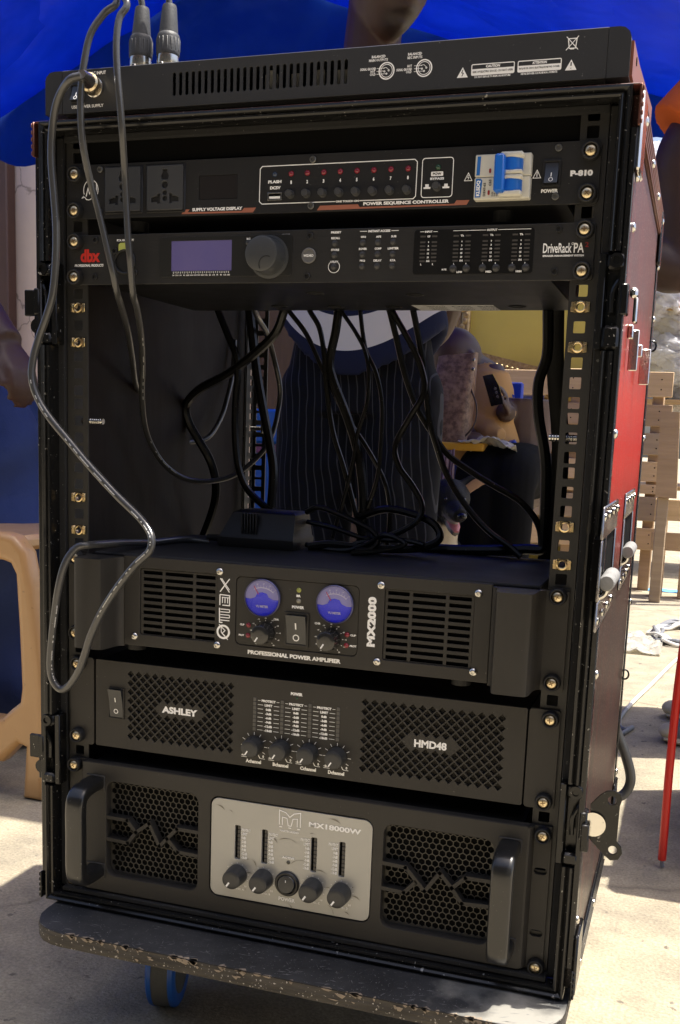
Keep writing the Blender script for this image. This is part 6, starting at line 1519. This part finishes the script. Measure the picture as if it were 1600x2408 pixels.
# ------------------------------------------------------------------ people
SKN = mat('brown_skin', (.072, .036, .025), .48, var=(7, .5, (.054, .026, .018)), bump=(320, .12), sss=.06)
SKD = mat('dark_brown_skin', (.060, .028, .019), .5, var=(7, .5, (.046, .021, .015)), bump=(320, .12), sss=.06)
def hand(mb, wrist, d, up, L_=165, curl=.35, thumb=1):
    """palm and five jointed fingers; d along the hand, up = back of the hand"""
    w = Vector(wrist); d = Vector(d).normalized(); up = Vector(up); up = (up - d * up.dot(d)).normalized(); s = d.cross(up).normalized()
    k = L_ / 180.0
    for q in (-.9, -.3, .3, .9):
        mb.tube([w + s * q * 18 * k, w + d * 40 * k + s * q * 27 * k, w + d * 88 * k + s * q * 29 * k], [14 * k, 15 * k, 11 * k], 10, 4)
    for i, (q, ln) in enumerate(((-1, 74), (-.34, 84), (.34, 80), (1, 62))):
        b = w + d * 86 * k + s * q * 29 * k; P_ = [b]; dd = d.copy()
        for j, fr in enumerate((.45, .32, .23)):
            dd = (dd - up * math.sin(curl * (1 + .25 * j))).normalized(); b = b + dd * ln * k * fr; P_.append(b)
        mb.tube(P_, [9.6 * k, 9.0 * k, 8.2 * k, 6.6 * k], 10, 4); mb.ball(tuple(b), 6.6 * k, n=10, m_=6)
    b = w + d * 26 * k + s * thumb * -24 * k
    P_ = [b, b + d * 26 * k - s * thumb * 22 * k - up * 8 * k, b + d * 54 * k - s * thumb * 30 * k - up * 18 * k, b + d * 76 * k - s * thumb * 28 * k - up * 24 * k]
    mb.tube(P_, [14 * k, 11.5 * k, 10 * k, 7.5 * k], 10, 4); mb.ball(tuple(P_[-1]), 7.4 * k, n=10, m_=6)
def head(mb, c, fwd, up=(0, 0, 1), s=1.0):
    """a head with brow, nose, lips, jaw and ears, looking along fwd"""
    f = Vector(fwd).normalized(); u = Vector(up); u = (u - f * u.dot(f)).normalized(); r = f.cross(u); c = Vector(c)
    n, k_ = 64, 56; V = []
    G_ = lambda a, b, w: math.exp(-((a - b) / w) ** 2)
    for i in range(k_ + 1):
        th = math.pi * i / k_
        for q in range(n):
            a = 2 * math.pi * q / n
            x = math.sin(th) * math.cos(a); y = math.sin(th) * math.sin(a); z = math.cos(th)      # x forward, y side, z up
            X, Y_, Z_ = x * 98, y * 76, z * 118
            low = max(0, -z)
            Y_ *= 1 - .30 * low ** 1.6; X *= 1 - .10 * low
            if x > 0:
                X += 16 * low ** 1.5 * x                                        # chin forward
                X += 24 * G_(Z_, -14, 17) * G_(Y_, 0, 13) * x                    # nose
                X += 8 * G_(Z_, 14, 16) * G_(Y_, 0, 8)
                X += 9 * G_(Z_, -51, 7.5) * G_(Y_, 0, 24) * x + 10 * G_(Z_, -65, 8) * G_(Y_, 0, 21) * x    # lips
                X -= 6 * G_(Z_, -58, 2.6) * G_(Y_, 0, 24)
                X -= 5 * G_(Z_, -79, 6) * G_(Y_, 0, 20)
                X += 8 * G_(Z_, -97, 12) * G_(Y_, 0, 22)
                X -= 9 * (G_(Y_, 30, 13) + G_(Y_, -30, 13)) * G_(Z_, 12, 10) * x     # eye sockets
                X += 7 * G_(Z_, 28, 8) * G_(abs(Y_), 28, 22) * x
            V.append(tuple(c + (f * X + r * Y_ + u * Z_) * s))
    F = [(i * n + q, (i + 1) * n + q, (i + 1) * n + (q + 1) % n, i * n + (q + 1) % n) for i in range(k_) for q in range(n)]
    mb.add(V, F)
    for e in (-1, 1):
        p = c + (r * e * 76 - f * 6 - u * 2) * s
        mb.tube([p + u * 28 * s, p + r * e * 10 * s + u * 10 * s - f * 8 * s, p + r * e * 7 * s - u * 14 * s - f * 2 * s, p - u * 28 * s], [8 * s, 12 * s, 10 * s, 6 * s], 10, 4)

# --- the man standing behind the rack
YP = 1650.0
man = thing('person', 'man in navy and white striped polo and pinstriped trousers standing behind the rack', 'person', (-465, YP, -735))
fw = Vector((.72, -.66, -.12)); hc = Vector(at(918, -50, Y=YP - 30)); hc = Vector((hc[0], hc[1], hc[2]))
mb = MB()
head(mb, hc, fw, (0.10, 0.0, 1.0), 1.17)
nb = Vector((-480, YP + 20, 650))
nk = hc - Vector((40, -34, 96))
mb.tube([tuple(nb), tuple((nb + nk) / 2 + Vector((-6, -2, 10))), tuple(nk + Vector((0, 0, 60)))], [84, 68, 66], 20, 6)
mb.loft([((-470, YP, -30), 150, 105), ((-470, YP, 200), 140, 100), ((-470, YP, 420), 165, 110), ((-475, YP, 590), 185, 105), ((-478, YP + 5, 660), 130, 80), ((-480, YP + 10, 690), 70, 60)], 24)
for e in (-1, 1):
    mb.tube([(-470 + e * 195, YP, 610), (-470 + e * 205, YP + 60, 330), (-470 + e * 150, YP + 190, 180), (-470 + e * 70, YP + 200, 110)], [58, 46, 36, 27], 14, 6)
    hand(mb, (-470 + e * 70, YP + 200, 110), (-e * .9, .1, -.2), (0, 1, .3), 170, .4, e)
    mb.tube([(-470 + e * 85, YP, -20), (-470 + e * 100, YP - 10, -330), (-470 + e * 105, YP + 10, -690)], [88, 58, 40], 16, 6)
    mb.tube([(-470 + e * 105, YP + 30, -700), (-470 + e * 112, YP - 60, -712), (-470 + e * 118, YP - 160, -716)], [34, 30, 18], 12, 4)
def bearded():
    m_ = SKN.copy(); m_.name = 'brown_skin_with_stubble'; N = m_.node_tree.nodes; L = m_.node_tree.links; b = N['Principled BSDF']; tc = N.new('ShaderNodeTexCoord')
    o_ = W(-465, YP, -735); ch_ = W(*(hc + fw.normalized() * 62 - Vector((0, 0, 106)))) - o_
    vs = N.new('ShaderNodeVectorMath'); vs.operation = 'DISTANCE'; vs.inputs[1].default_value = ch_; L.new(tc.outputs['Object'], vs.inputs[0])
    n = N.new('ShaderNodeTexNoise'); n.inputs['Scale'].default_value = 60; L.new(tc.outputs['Object'], n.inputs['Vector'])
    a = N.new('ShaderNodeMath'); a.operation = 'MULTIPLY_ADD'; a.inputs[1].default_value = .02; L.new(n.outputs[0], a.inputs[0]); L.new(vs.outputs['Value'], a.inputs[2])
    r = N.new('ShaderNodeMapRange'); r.inputs[1].default_value = .045; r.inputs[2].default_value = .072; r.inputs[3].default_value = .8; r.inputs[4].default_value = 0; L.new(a.outputs[0], r.inputs[0])
    old = b.inputs['Base Color'].links[0].from_socket; x = N.new('ShaderNodeMix'); x.data_type = 'RGBA'; x.inputs[7].default_value = (.018, .012, .010, 1); L.new(r.outputs[0], x.inputs[0]); L.new(old, x.inputs[6]); L.new(x.outputs[2], b.inputs['Base Color'])
    return m_
fuse(mb, 'body', bearded(), man, 4.5, 3)
def striped(name, bands, base, alt, wob=0):
    m_ = bpy.data.materials.new(name); m_.use_nodes = True; N = m_.node_tree.nodes; L = m_.node_tree.links; b = N['Principled BSDF']; b.inputs['Roughness'].default_value = .85; b.inputs['Specular IOR Level'].default_value = .2
    tc = N.new('ShaderNodeTexCoord'); s = N.new('ShaderNodeSeparateXYZ'); L.new(tc.outputs['Object'], s.inputs[0])
    r = N.new('ShaderNodeValToRGB'); r.color_ramp.interpolation = 'CONSTANT'; e = r.color_ramp.elements
    mr = N.new('ShaderNodeMapRange'); mr.inputs[1].default_value = .6; mr.inputs[2].default_value = 1.6
    sx2 = N.new('ShaderNodeMath'); sx2.operation = 'MULTIPLY'; L.new(s.outputs[0], sx2.inputs[0]); L.new(s.outputs[0], sx2.inputs[1])
    sg = N.new('ShaderNodeMath'); sg.operation = 'MULTIPLY_ADD'; sg.inputs[1].default_value = -2.7; L.new(sx2.outputs[0], sg.inputs[0]); L.new(s.outputs[2], sg.inputs[2])
    L.new(sg.outputs[0], mr.inputs[0]); L.new(mr.outputs[0], r.inputs[0])
    e[0].color = (*base, 1); e[0].position = 0; e[1].color = (*alt, 1); e[1].position = bands[0] - .6
    for i, q in enumerate(bands[1:]):
        x = e.new(q - .6); x.color = (*(base if i % 2 == 0 else alt), 1)
    L.new(r.outputs[0], b.inputs['Base Color'])
    n = N.new('ShaderNodeTexNoise'); n.inputs['Scale'].default_value = 500; bp = N.new('ShaderNodeBump'); bp.inputs['Strength'].default_value = .25; bp.inputs['Distance'].default_value = .001; L.new(tc.outputs['Object'], n.inputs['Vector']); L.new(n.outputs[0], bp.inputs['Height']); L.new(bp.outputs[0], b.inputs['Normal'])
    return m_
zc = lambda v, u=860: at(u, v, Y=YP - 150)[2] / 1000 + .735
shirt_m = striped('navy_white_polo', (zc(828), zc(746), zc(640), zc(560)), (.012, .016, .045), (.66, .64, .62))
mb = MB()
mb.loft([((-470, YP - 4, 22), 214, 142), ((-470, YP - 4, 60), 212, 150), ((-468, YP - 4, 180), 196, 146), ((-470, YP, 330), 190, 138), ((-472, YP, 480), 205, 136), ((-475, YP, 590), 212, 124), ((-478, YP + 6, 655), 160, 96), ((-480, YP + 10, 690), 96, 78)], 32)
for e in (-1, 1): mb.tube([(-470 + e * 150, YP + 4, 610), (-470 + e * 205, YP + 6, 540), (-470 + e * 232, YP + 16, 390)], [86, 80, 74], 16, 6)
mb.v = [(x, y, z + (150 * ((x + 455) / 214) ** 2 * max(0, 1 - (z - 22) / 250) if z < 270 else 0)) for x, y, z in mb.v]
sh_ = fuse(mb, 'polo_shirt', shirt_m, man, 9, 4)
cdir = (hc - nb)
MB().tube([(-480 + 82 * math.cos(R(a)), YP + 4 + 78 * math.sin(R(a)), 690 + 12 * math.sin(R(a))) for a in range(0, 361, 24)], 16, 10, 3).build('collar', mat('navy_knit', (.010, .014, .040), .85, bump=(500, .3)), man)
PIN = bpy.data.materials.new('pinstripe_wool'); PIN.use_nodes = True
def _pin():
    N = PIN.node_tree.nodes; L = PIN.node_tree.links; b = N['Principled BSDF']; b.inputs['Roughness'].default_value = .9; b.inputs['Specular IOR Level'].default_value = .2
    tc = N.new('ShaderNodeTexCoord'); s = N.new('ShaderNodeSeparateXYZ'); L.new(tc.outputs['Object'], s.inputs[0])
    # stripes follow the leg: sideways position plus a slight lean with height
    ln = N.new('ShaderNodeMath'); ln.operation = 'MULTIPLY_ADD'; ln.inputs[1].default_value = .06; L.new(s.outputs[2], ln.inputs[0]); L.new(s.outputs[0], ln.inputs[2])
    n = N.new('ShaderNodeTexNoise'); n.inputs['Scale'].default_value = 4; L.new(tc.outputs['Object'], n.inputs['Vector'])
    l2 = N.new('ShaderNodeMath'); l2.operation = 'MULTIPLY_ADD'; l2.inputs[1].default_value = .05; L.new(n.outputs[0], l2.inputs[0]); L.new(ln.outputs[0], l2.inputs[2])
    md = N.new('ShaderNodeMath'); md.operation = 'MODULO'; ad_ = N.new('ShaderNodeMath'); ad_.operation = 'ADD'; ad_.inputs[1].default_value = 5.0; L.new(l2.outputs[0], ad_.inputs[0]); L.new(ad_.outputs[0], md.inputs[0]); md.inputs[1].default_value = .0185
    r = N.new('ShaderNodeMath'); r.operation = 'LESS_THAN'; r.inputs[1].default_value = .0024; L.new(md.outputs[0], r.inputs[0])
    x = N.new('ShaderNodeMix'); x.data_type = 'RGBA'; x.inputs[6].default_value = (.0045, .005, .008, 1); x.inputs[7].default_value = (.042, .043, .050, 1); L.new(r.outputs[0], x.inputs[0]); L.new(x.outputs[2], b.inputs['Base Color'])
_pin()
mb = MB()
mb.loft([((-470, YP, -60), 190, 124), ((-470, YP, 60), 184, 126), ((-470, YP, 130), 170, 118)], 28)
for e in (-1, 1):
    mb.tube([(-470 + e * 88, YP, 110), (-470 + e * 96, YP, -10), (-470 + e * 104, YP - 6, -160), (-470 + e * 112, YP - 8, -340), (-470 + e * 116, YP, -520), (-470 + e * 118, YP + 4, -690)], [70, 112, 108, 98, 91, 92], 40, 10)
V = []
for (x, y, z) in mb.v:
    d_ = 13 * nzv(x, y, z * .35, .012) + 9 * math.sin(x * .05 + 3 * nzv(x, 0, z, .004)) * min(1, max(0, (60 - z) / 300)) + 7 * nzv(x, y, z, .03)
    V.append((x + d_ * .3, y - d_, z))
mb.v = V
fuse(mb, 'trousers', PIN, man, 7, 2)
for e in (-1, 1):
    MB().tube([(-470 + e * 118, YP + 46, -706), (-470 + e * 119, YP - 30, -702), (-470 + e * 121, YP - 120, -712), (-470 + e * 122, YP - 186, -720)], [40, 44, 40, 22], 14, 5, ell=(.72, (0, 0, 1))).build('shoe', mat('black_leather', (.015, .013, .012), .35), man)

# --- the man in the orange shirt at the right edge, facing left
om = thing('person', 'person in an orange shirt and grey trainers at the right edge', 'person', (440, 1540, -735))
sh0 = Vector((392, 1330, 650)); slv = Vector(at(1612, 360, Y=1300)); elb = Vector(at(1596, 628, Y=1290)); wr = Vector(at(1470, 600, Y=1250))
mb = MB()
head(mb, (395, 1540, 880), (-1, -.15, -.1), (0, 0, 1), 1.0)
mb.tube([(440, 1540, 640), (425, 1540, 720), (405, 1540, 830)], [80, 64, 62], 18, 5)
mb.loft([((450, 1540, -20), 105, 150), ((450, 1540, 200), 100, 140), ((445, 1540, 420), 110, 165), ((440, 1540, 590), 105, 185), ((440, 1540, 680), 70, 90)], 24)
mb.tube([tuple(sh0), tuple((sh0 + slv) / 2 + Vector((8, 0, 0))), tuple(slv), tuple((slv + elb) / 2), tuple(elb), tuple((elb * .45 + wr * .55)), tuple(wr)], [60, 56, 52, 48, 46, 42, 30], 18, 6)
hand(mb, tuple(wr), (-.8, -.1, .1), (0, 0, 1), 172, .3, 1)
mb.tube([(450, 1750, 640), (500, 1790, 350), (520, 1800, 140), (525, 1800, 20)], [60, 48, 40, 28], 14, 5); hand(mb, (525, 1800, 20), (0, 0, -1), (0, 1, 0), 170, .4, -1)
for y in (1432, 1648): mb.tube([(450, (y + 1540) / 2, 0), (440, y, -320), (440, y, -690)], [90, 60, 42], 16, 5)
fuse(mb, 'body', SKD, om, 6, 4)
ORN = mat('orange_cotton', (.72, .13, .012), .8, bump=(400, .25))
mb = MB(); mb.loft([((452, 1540, -60), 128, 178), ((450, 1540, 200), 122, 165), ((447, 1540, 420), 128, 185), ((444, 1540, 590), 124, 205), ((442, 1540, 670), 92, 130), ((440, 1540, 700), 74, 86)], 28)
mb.tube([tuple(sh0 + Vector((20, 30, 10))), tuple(sh0 + (slv - sh0) * .45), tuple(slv + Vector((0, 0, 26)))], [84, 80, 84], 20, 6)
mb.tube([(446, 1730, 640), (458, 1770, 520), (464, 1782, 390)], [84, 78, 76], 18, 5)
fuse(mb, 'shirt', ORN, om, 7, 3)
DNM = mat('grey_denim', (.06, .065, .08), .85, bump=(300, .3))
mb = MB(); mb.loft([((450, 1540, -120), 125, 172), ((450, 1540, 40), 122, 168)], 24)
for y in (1432, 1648): mb.tube([(450, (y + 1540) / 2, -40), (444, y, -320), (446, y, -640)], [112, 86, 66], 18, 5)
fuse(mb, 'trousers', DNM, om, 8, 4)
for y in (1432, 1648):
    s_ = MB().tube([(500, y, -700), (440, y, -692), (372, y - 2, -706), (330, y - 3, -716)], [40, 46, 42, 30], 16, 6, ell=(.72, (0, 0, 1))).build('trainer', mat('grey_mesh_shoe', (.17, .18, .20), .75, bump=(300, .5)), om)
    MB().tube([(506, y, -724), (430, y, -725), (360, y - 2, -725), (316, y - 3, -724)], [34, 46, 46, 32], 16, 6, ell=(.24, (0, 0, 1))).build('sole', mat('cream_rubber', (.55, .48, .33), .7), s_)
    MB().ball((330, y - 3, -712), 26, 36, 17, 14, 10).build('toe_cap', mat('cream_rubber', (.55, .48, .33), .7), s_)

# --- a person in blue sitting at the left edge
bp_ = thing('person', 'person in loose blue clothes sitting at the left edge, forearm on thigh', 'person', (-1080, 960, -735))
BLU = mat('cobalt_cotton', (.026, .050, .165), .85, var=(3, .5, (.018, .034, .12)), bump=(260, .3))
kn_ = Vector(at(28, 1085, Y=840)); el = Vector(at(-150, 610, Y=840)); wr = Vector(at(18, 812, Y=760))
mb = MB(); tx = -1250
head(mb, (tx + 20, 900, 560), (.8, -.5, -.3), (0, 0, 1), 1.0)
mb.tube([(tx, 930, 360), (tx + 5, 915, 430), (tx + 12, 905, 510)], [78, 62, 62], 18, 5)
mb.loft([((tx - 20, 960, -250), 160, 140), ((tx - 10, 950, 0), 150, 125), ((tx, 935, 200), 170, 125), ((tx, 930, 330), 180, 110), ((tx, 930, 390), 90, 70)], 22)
mb.tube([(tx + 150, 880, 310), tuple((Vector((tx + 150, 880, 310)) + el) / 2 + Vector((10, -20, 0))), tuple(el), tuple((el + wr) / 2), tuple(wr)], [62, 54, 50, 44, 31], 18, 6)
hand(mb, tuple(wr), (.62, -.25, -.74), (.62, -.3, .7), 140, 1.0, -1)
mb.tube([(tx - 160, 930, 310), (tx - 190, 860, 60), (tx - 100, 740, -60)], [60, 48, 34], 14, 5); hand(mb, (tx - 100, 740, -60), (.8, -.5, -.2), (0, 0, 1), 165, .4, 1)
for e in (0, 1): mb.tube([(tx + 40, 960 + e * 150, -230), (kn_[0] - 60, kn_[1] + 10 + e * 210, kn_[2] - 60), (kn_[0] - 70, kn_[1] + 40 + e * 210, -700)], [90, 66, 46], 16, 5)
for e in (0, 1): mb.tube([(kn_[0] - 80, kn_[1] + 60 + e * 210, -700), (kn_[0] - 20, kn_[1] - 10 + e * 210, -712), (kn_[0] + 40, kn_[1] - 70 + e * 210, -718)], [40, 36, 18], 12, 5)
fuse(mb, 'body', SKD, bp_, 6, 4)
mb = MB()
mb.loft([((tx - 20, 960, -300), 205, 175), ((tx - 10, 950, 0), 185, 155), ((tx, 935, 200), 195, 148), ((tx, 930, 340), 200, 130), ((tx, 930, 398), 104, 86)], 26)
mb.tube([(tx + 150, 880, 310), tuple((Vector((tx + 150, 880, 310)) * .5 + el * .5)), tuple(el + Vector((-6, 0, 30)))], [86, 84, 88], 18, 6)
fuse(mb, 'tunic', BLU, bp_, 9, 4)
mb = MB()
for e in (0, 1):
    mb.tube([(tx + 20, 960 + e * 140, -190), (tx + 200, 900 + e * 190, -150), (kn_[0] - 60, kn_[1] + 6 + e * 210, kn_[2] - 70), (kn_[0] - 42, kn_[1] + 14 + e * 210, kn_[2] - 250), (kn_[0] - 30, kn_[1] + 30 + e * 210, -560), (kn_[0] - 30, kn_[1] + 40 + e * 210, -715)], [150, 135, 118, 122, 128, 124], 24, 7)
V = []
for (x, y, z) in mb.v:
    f = 1 + .0; dx = 15 * math.sin(z * .022 + x * .011 + 2.4 * nzv(x, y, z, .004)) + 18 * nzv(x, y, z, .009)
    V.append((x + dx, y - dx * .8, z + 6 * math.sin(x * .05)))
mb.v = V
fuse(mb, 'trousers', BLU, bp_, 7, 2)
bs = thing('wooden_bench', 'low dark wooden bench under the person in blue', 'bench', (tx, 1000, -735))
MB().box(tx - 260, tx + 260, 820, 1260, -345, -310, 6).build('seat', WD[1], bs)
for x in (tx - 220, tx + 220):
    for y in (850, 1220): MB().box(x - 25, x + 25, y - 25, y + 25, -735, -345, 3).build('leg', WD[1], bs)

# --- a person sitting at the yellow table, head bowed behind the handbag
sp_ = thing('person', 'seated person in a tan top and black trousers holding a phone', 'person', (-300, 2960, -735))
hd = Vector(at(1078, 842, Y=2900)); TOP = mat('tan_cotton', (.42, .24, .095), .85, var=(4, .5, (.46, .25, .07)), bump=(300, .25))
ph = Vector(at(1184, 930, Y=2780)); shd = Vector(at(1150, 872, Y=2930)); wr = ph + Vector((18, 10, -60))
mb = MB()
head(mb, tuple(hd), (-.55, -.55, -.62), (-.3, -.5, .8), .95)
mb.tube([tuple(hd + Vector((40, 50, -30))), tuple(hd + Vector((95, 90, -70))), (shd[0] - 10, 2960, shd[2] - 60)], [62, 64, 80], 16, 5)
mb.loft([((-300, 2990, -290), 150, 120), ((-310, 2985, -100), 140, 112), ((-320, 2970, 40), 150, 110)], 20)
mb.tube([tuple(shd), (shd[0] + 60, 2880, shd[2] - 130), tuple(wr)], [56, 44, 30], 16, 6)
hand(mb, tuple(wr), (-.1, -.3, .9), (.95, .1, .25), 128, .45, 1)
mb.tube([(-420, 2960, 60), (-470, 2860, -60), (-420, 2760, -95)], [56, 44, 30], 14, 5); hand(mb, (-420, 2760, -95), (.3, -.9, 0), (0, 0, 1), 160, .2, 1)
for e in (0, 1): mb.tube([(-330 + e * 90, 2980, -270), (-345 + e * 95, 2640, -250), (-335 + e * 95, 2620, -690)], [86, 62, 42], 14, 5)
for e in (0, 1): mb.tube([(-335 + e * 95, 2640, -700), (-335 + e * 95, 2560, -712), (-335 + e * 95, 2480, -718)], [38, 34, 18], 12, 4)
fuse(mb, 'body', SKN, sp_, 6.5, 4)
mb = MB(); bt = Vector(at(1150, 1020, Y=2860))
mb.loft([((bt[0] - 20, 2920, -200), 124, 120), ((bt[0] - 6, 2900, -110), 116, 118), ((bt[0] - 22, 2905, -20), 104, 112), ((bt[0] - 24, 2920, 70), 92, 104), ((bt[0] - 30, 2935, 130), 76, 90), ((shd[0] - 24, 2948, shd[2] + 20), 44, 56)], 28)
mb.tube([(bt[0] - 60, 2850, -40), (bt[0] + 10, 2800, -84), (bt[0] + 62, 2770, -92)], [64, 44, 26], 14, 5)
mb.tube([(shd[0] - 20, 2930, shd[2] - 12), (shd[0] + 8, 2890, shd[2] - 70), (ph[0] - 20, 2860, ph[2] - 60), (ph[0] + 14, 2840, ph[2] - 40)], [64, 56, 44, 34], 16, 6)
mb.tube([(-400, 2950, 70), (-460, 2860, -50), (-425, 2775, -92)], [66, 56, 40], 14, 5)
fuse(mb, 'top', TOP, sp_, 7, 4)
mb = MB()
for e in (0, 1): mb.tube([(-330 + e * 90, 2990, -230), (-345 + e * 95, 2800, -215), (-345 + e * 96, 2650, -230), (-338 + e * 96, 2610, -330), (-334 + e * 96, 2620, -690)], [112, 104, 92, 80, 66], 18, 6)
fuse(mb, 'trousers', mat('black_cotton', (.004, .004, .0045), .9, spec=.1), sp_, 8, 4)
pn = thing('phone', 'black phone in the hand of the seated person', 'phone', tuple(ph))
d_ = Vector((.33, 0, -.94)); n_ = Vector((.94, 0, .33)); c = ph + Vector((-22, -70, 10))
q = [c - d_ * 60 - n_ * 20, c - d_ * 56 + n_ * 14, c - d_ * 10 + n_ * 24, c + d_ * 50 + n_ * 22, c + d_ * 46 - n_ * 20]
MB().prism([(t.x, t.z) for t in q], c.y - 5, c.y + 5).build('phone_case', GLS, pn, recalc=True)
for k in range(3): MB().lathe((c.x + n_.x * 10 - d_.x * (6 - k * 14), c.y - 5, c.z + n_.z * 10 - d_.z * (6 - k * 14)), (0, -1, 0), [(5.5, 0), (5, 2), (3.4, 2.2), (0, 1.6)], 14).build('camera_lens', NICK, pn)

# ------------------------------------------------------------------ dog
dg_ = thing('dog', 'black dog with pale chest and open mouth sitting below the yellow table', 'dog', (-440, 2420, -735))
hd = Vector(at(1056, 1172, Y=2300)); ns = Vector(at(1086, 1216, Y=2190)); f = (ns - hd).normalized(); up = Vector((0, 0, 1)); up = (up - f * up.dot(f)).normalized(); r = f.cross(up)
mb = MB()
mb.ball(tuple(hd), 66, 70, 62, 20, 14)
mb.tube([tuple(hd + f * 20 - up * 2), tuple(hd + f * 72 - up * 10), tuple(ns - f * 8)], [50, 34, 21], 18, 6)                 # muzzle
jw = hd + f * 30 - up * 42
mb.tube([tuple(jw), tuple(hd + f * 78 - up * 58), tuple(hd + f * 112 - up * 66)], [30, 19, 12], 14, 6)                      # open lower jaw
for e in (-1, 1):
    mb.ball(tuple(hd + f * 44 + r * e * 26 + up * 18), 17, 17, 13, 10, 8)
    b = hd + r * e * 46 + up * 34 - f * 6
    mb.tube([tuple(b), tuple(b + r * e * 34 + up * 20 - f * 6), tuple(b + r * e * 76 + up * 22 - f * 8)], [30, 25, 5], 14, 5, ell=(.35, tuple(f)))
mb.tube([tuple(hd - f * 26 - up * 10), (hd[0] - 50, 2390, hd[2] - 110), (hd[0] - 72, 2430, hd[2] - 210)], [58, 66, 94], 20, 6)
mb.tube([(hd[0] - 72, 2420, hd[2] - 190), (hd[0] - 95, 2540, hd[2] - 300), (hd[0] - 110, 2680, hd[2] - 400)], [104, 112, 116], 22, 6)
for e in (-1, 1):
    x = hd[0] - 74 + e * 52
    mb.tube([(x, 2400, hd[2] - 250), (x, 2392, -560), (x, 2388, -640), (x, 2376, -722)], [42, 26, 20, 22], 14, 5); mb.ball((x, 2362, -721), 24, 34, 14, 12, 8)
    x = hd[0] - 110 + e * 96
    mb.tube([(x, 2680, -610), (x + e * 10, 2540, -600), (x + e * 8, 2610, -690), (x + e * 8, 2540, -720)], [84, 46, 26, 20], 14, 5); mb.ball((x + e * 8, 2510, -721), 24, 40, 14, 12, 8)
mb.tube([(hd[0] - 110, 2780, -650), (hd[0] - 60, 2880, -700), (hd[0] + 40, 2930, -712)], [24, 18, 10], 10, 5)
def fur():
    m_ = mat('black_fur', (.006, .006, .0065), .6, spec=.25, bump=(240, .8), var=(40, .5, (.012, .0115, .011))); N = m_.node_tree.nodes; L = m_.node_tree.links; b = N['Principled BSDF']; tc = N.new('ShaderNodeTexCoord'); o_ = W(-440, 2420, -735)
    src = b.inputs['Base Color'].links[0].from_socket
    n = N.new('ShaderNodeTexNoise'); n.inputs['Scale'].default_value = 40; L.new(tc.outputs['Object'], n.inputs['Vector'])
    for cpt, rad, col in ((W(hd[0] - 10, 2330, hd[2] - 150), .075, (.50, .42, .30)), (W(hd[0] - 50, 2330, hd[2] - 240), .09, (.50, .42, .30)), (W(*(hd + f * 84 - up * 40)), .034, (.30, .27, .24))):
        vs = N.new('ShaderNodeVectorMath'); vs.operation = 'DISTANCE'; vs.inputs[1].default_value = cpt - o_; L.new(tc.outputs['Object'], vs.inputs[0])
        a = N.new('ShaderNodeMath'); a.operation = 'MULTIPLY_ADD'; a.inputs[1].default_value = .04; L.new(n.outputs[0], a.inputs[0]); L.new(vs.outputs['Value'], a.inputs[2])
        rr_ = N.new('ShaderNodeMapRange'); rr_.inputs[1].default_value = rad + .012; rr_.inputs[2].default_value = rad + .03; rr_.inputs[3].default_value = 1; rr_.inputs[4].default_value = 0; L.new(a.outputs[0], rr_.inputs[0])
        x = N.new('ShaderNodeMix'); x.data_type = 'RGBA'; x.inputs[7].default_value = (*col, 1); L.new(rr_.outputs[0], x.inputs[0]); L.new(src, x.inputs[6]); src = x.outputs[2]
    L.new(src, b.inputs['Base Color']); return m_
fuse(mb, 'body', fur(), dg_, 4.5, 3)
MB().ball(tuple(ns + f * 2 + up * 3), 15, 13, 11, 14, 10).build('nose', mat('wet_nose', (.008, .008, .009), .15), dg_)
MB().tube([tuple(hd + f * 60 - up * 44), tuple(hd + f * 92 - up * 50), tuple(hd + f * 116 - up * 58)], [20, 17, 9], 14, 5, ell=(.4, tuple(up))).build('tongue', mat('pink_tongue', (.48, .16, .17), .35), dg_)
for e in (-1, 1):
    MB().ball(tuple(hd + f * 55 + r * e * 29 + up * 21), 6.0, n=14, m_=10).build('eye', mat('dark_eye', (.012, .007, .005), .06, coat=.8), dg_)
    b = hd + r * e * 46 + up * 34 + f * 5
    MB().tube([tuple(b + r * e * 8), tuple(b + r * e * 34 + up * 20), tuple(b + r * e * 62 + up * 22)], [16, 17, 4], 12, 5, ell=(.2, tuple(f))).build('inner_ear', mat('tan_inner_ear', (.26, .15, .09), .7), dg_)
tt = MB()
for e in (-1, 1): tt.lathe(tuple(hd + f * 104 - up * 58 + r * e * 8), tuple(up), [(2.4, 0), (1.6, 5), (0, 9)], 8)
tt.build('teeth', mat('tooth_white', (.7, .68, .6), .3), dg_)

# ------------------------------------------------------------------ prints too small to pick apart stay one part each
for o in bpy.data.objects:
    if o.type == 'MESH' and o.parent is not None and o.name.split('.')[0] in ('printed_lettering', 'switch_marks', 'copper_stripe', 'meter_segments', 'blue_label', 'trip_flag', 'label_print', 'maker_emblem', 'dial_print', 'teeth', 'toggle_notch', 'red_shutter', 'cross_slot', 'latch_flap'):
        if o.name.split('.')[0] != 'latch_flap': o['kind'] = 'stuff'
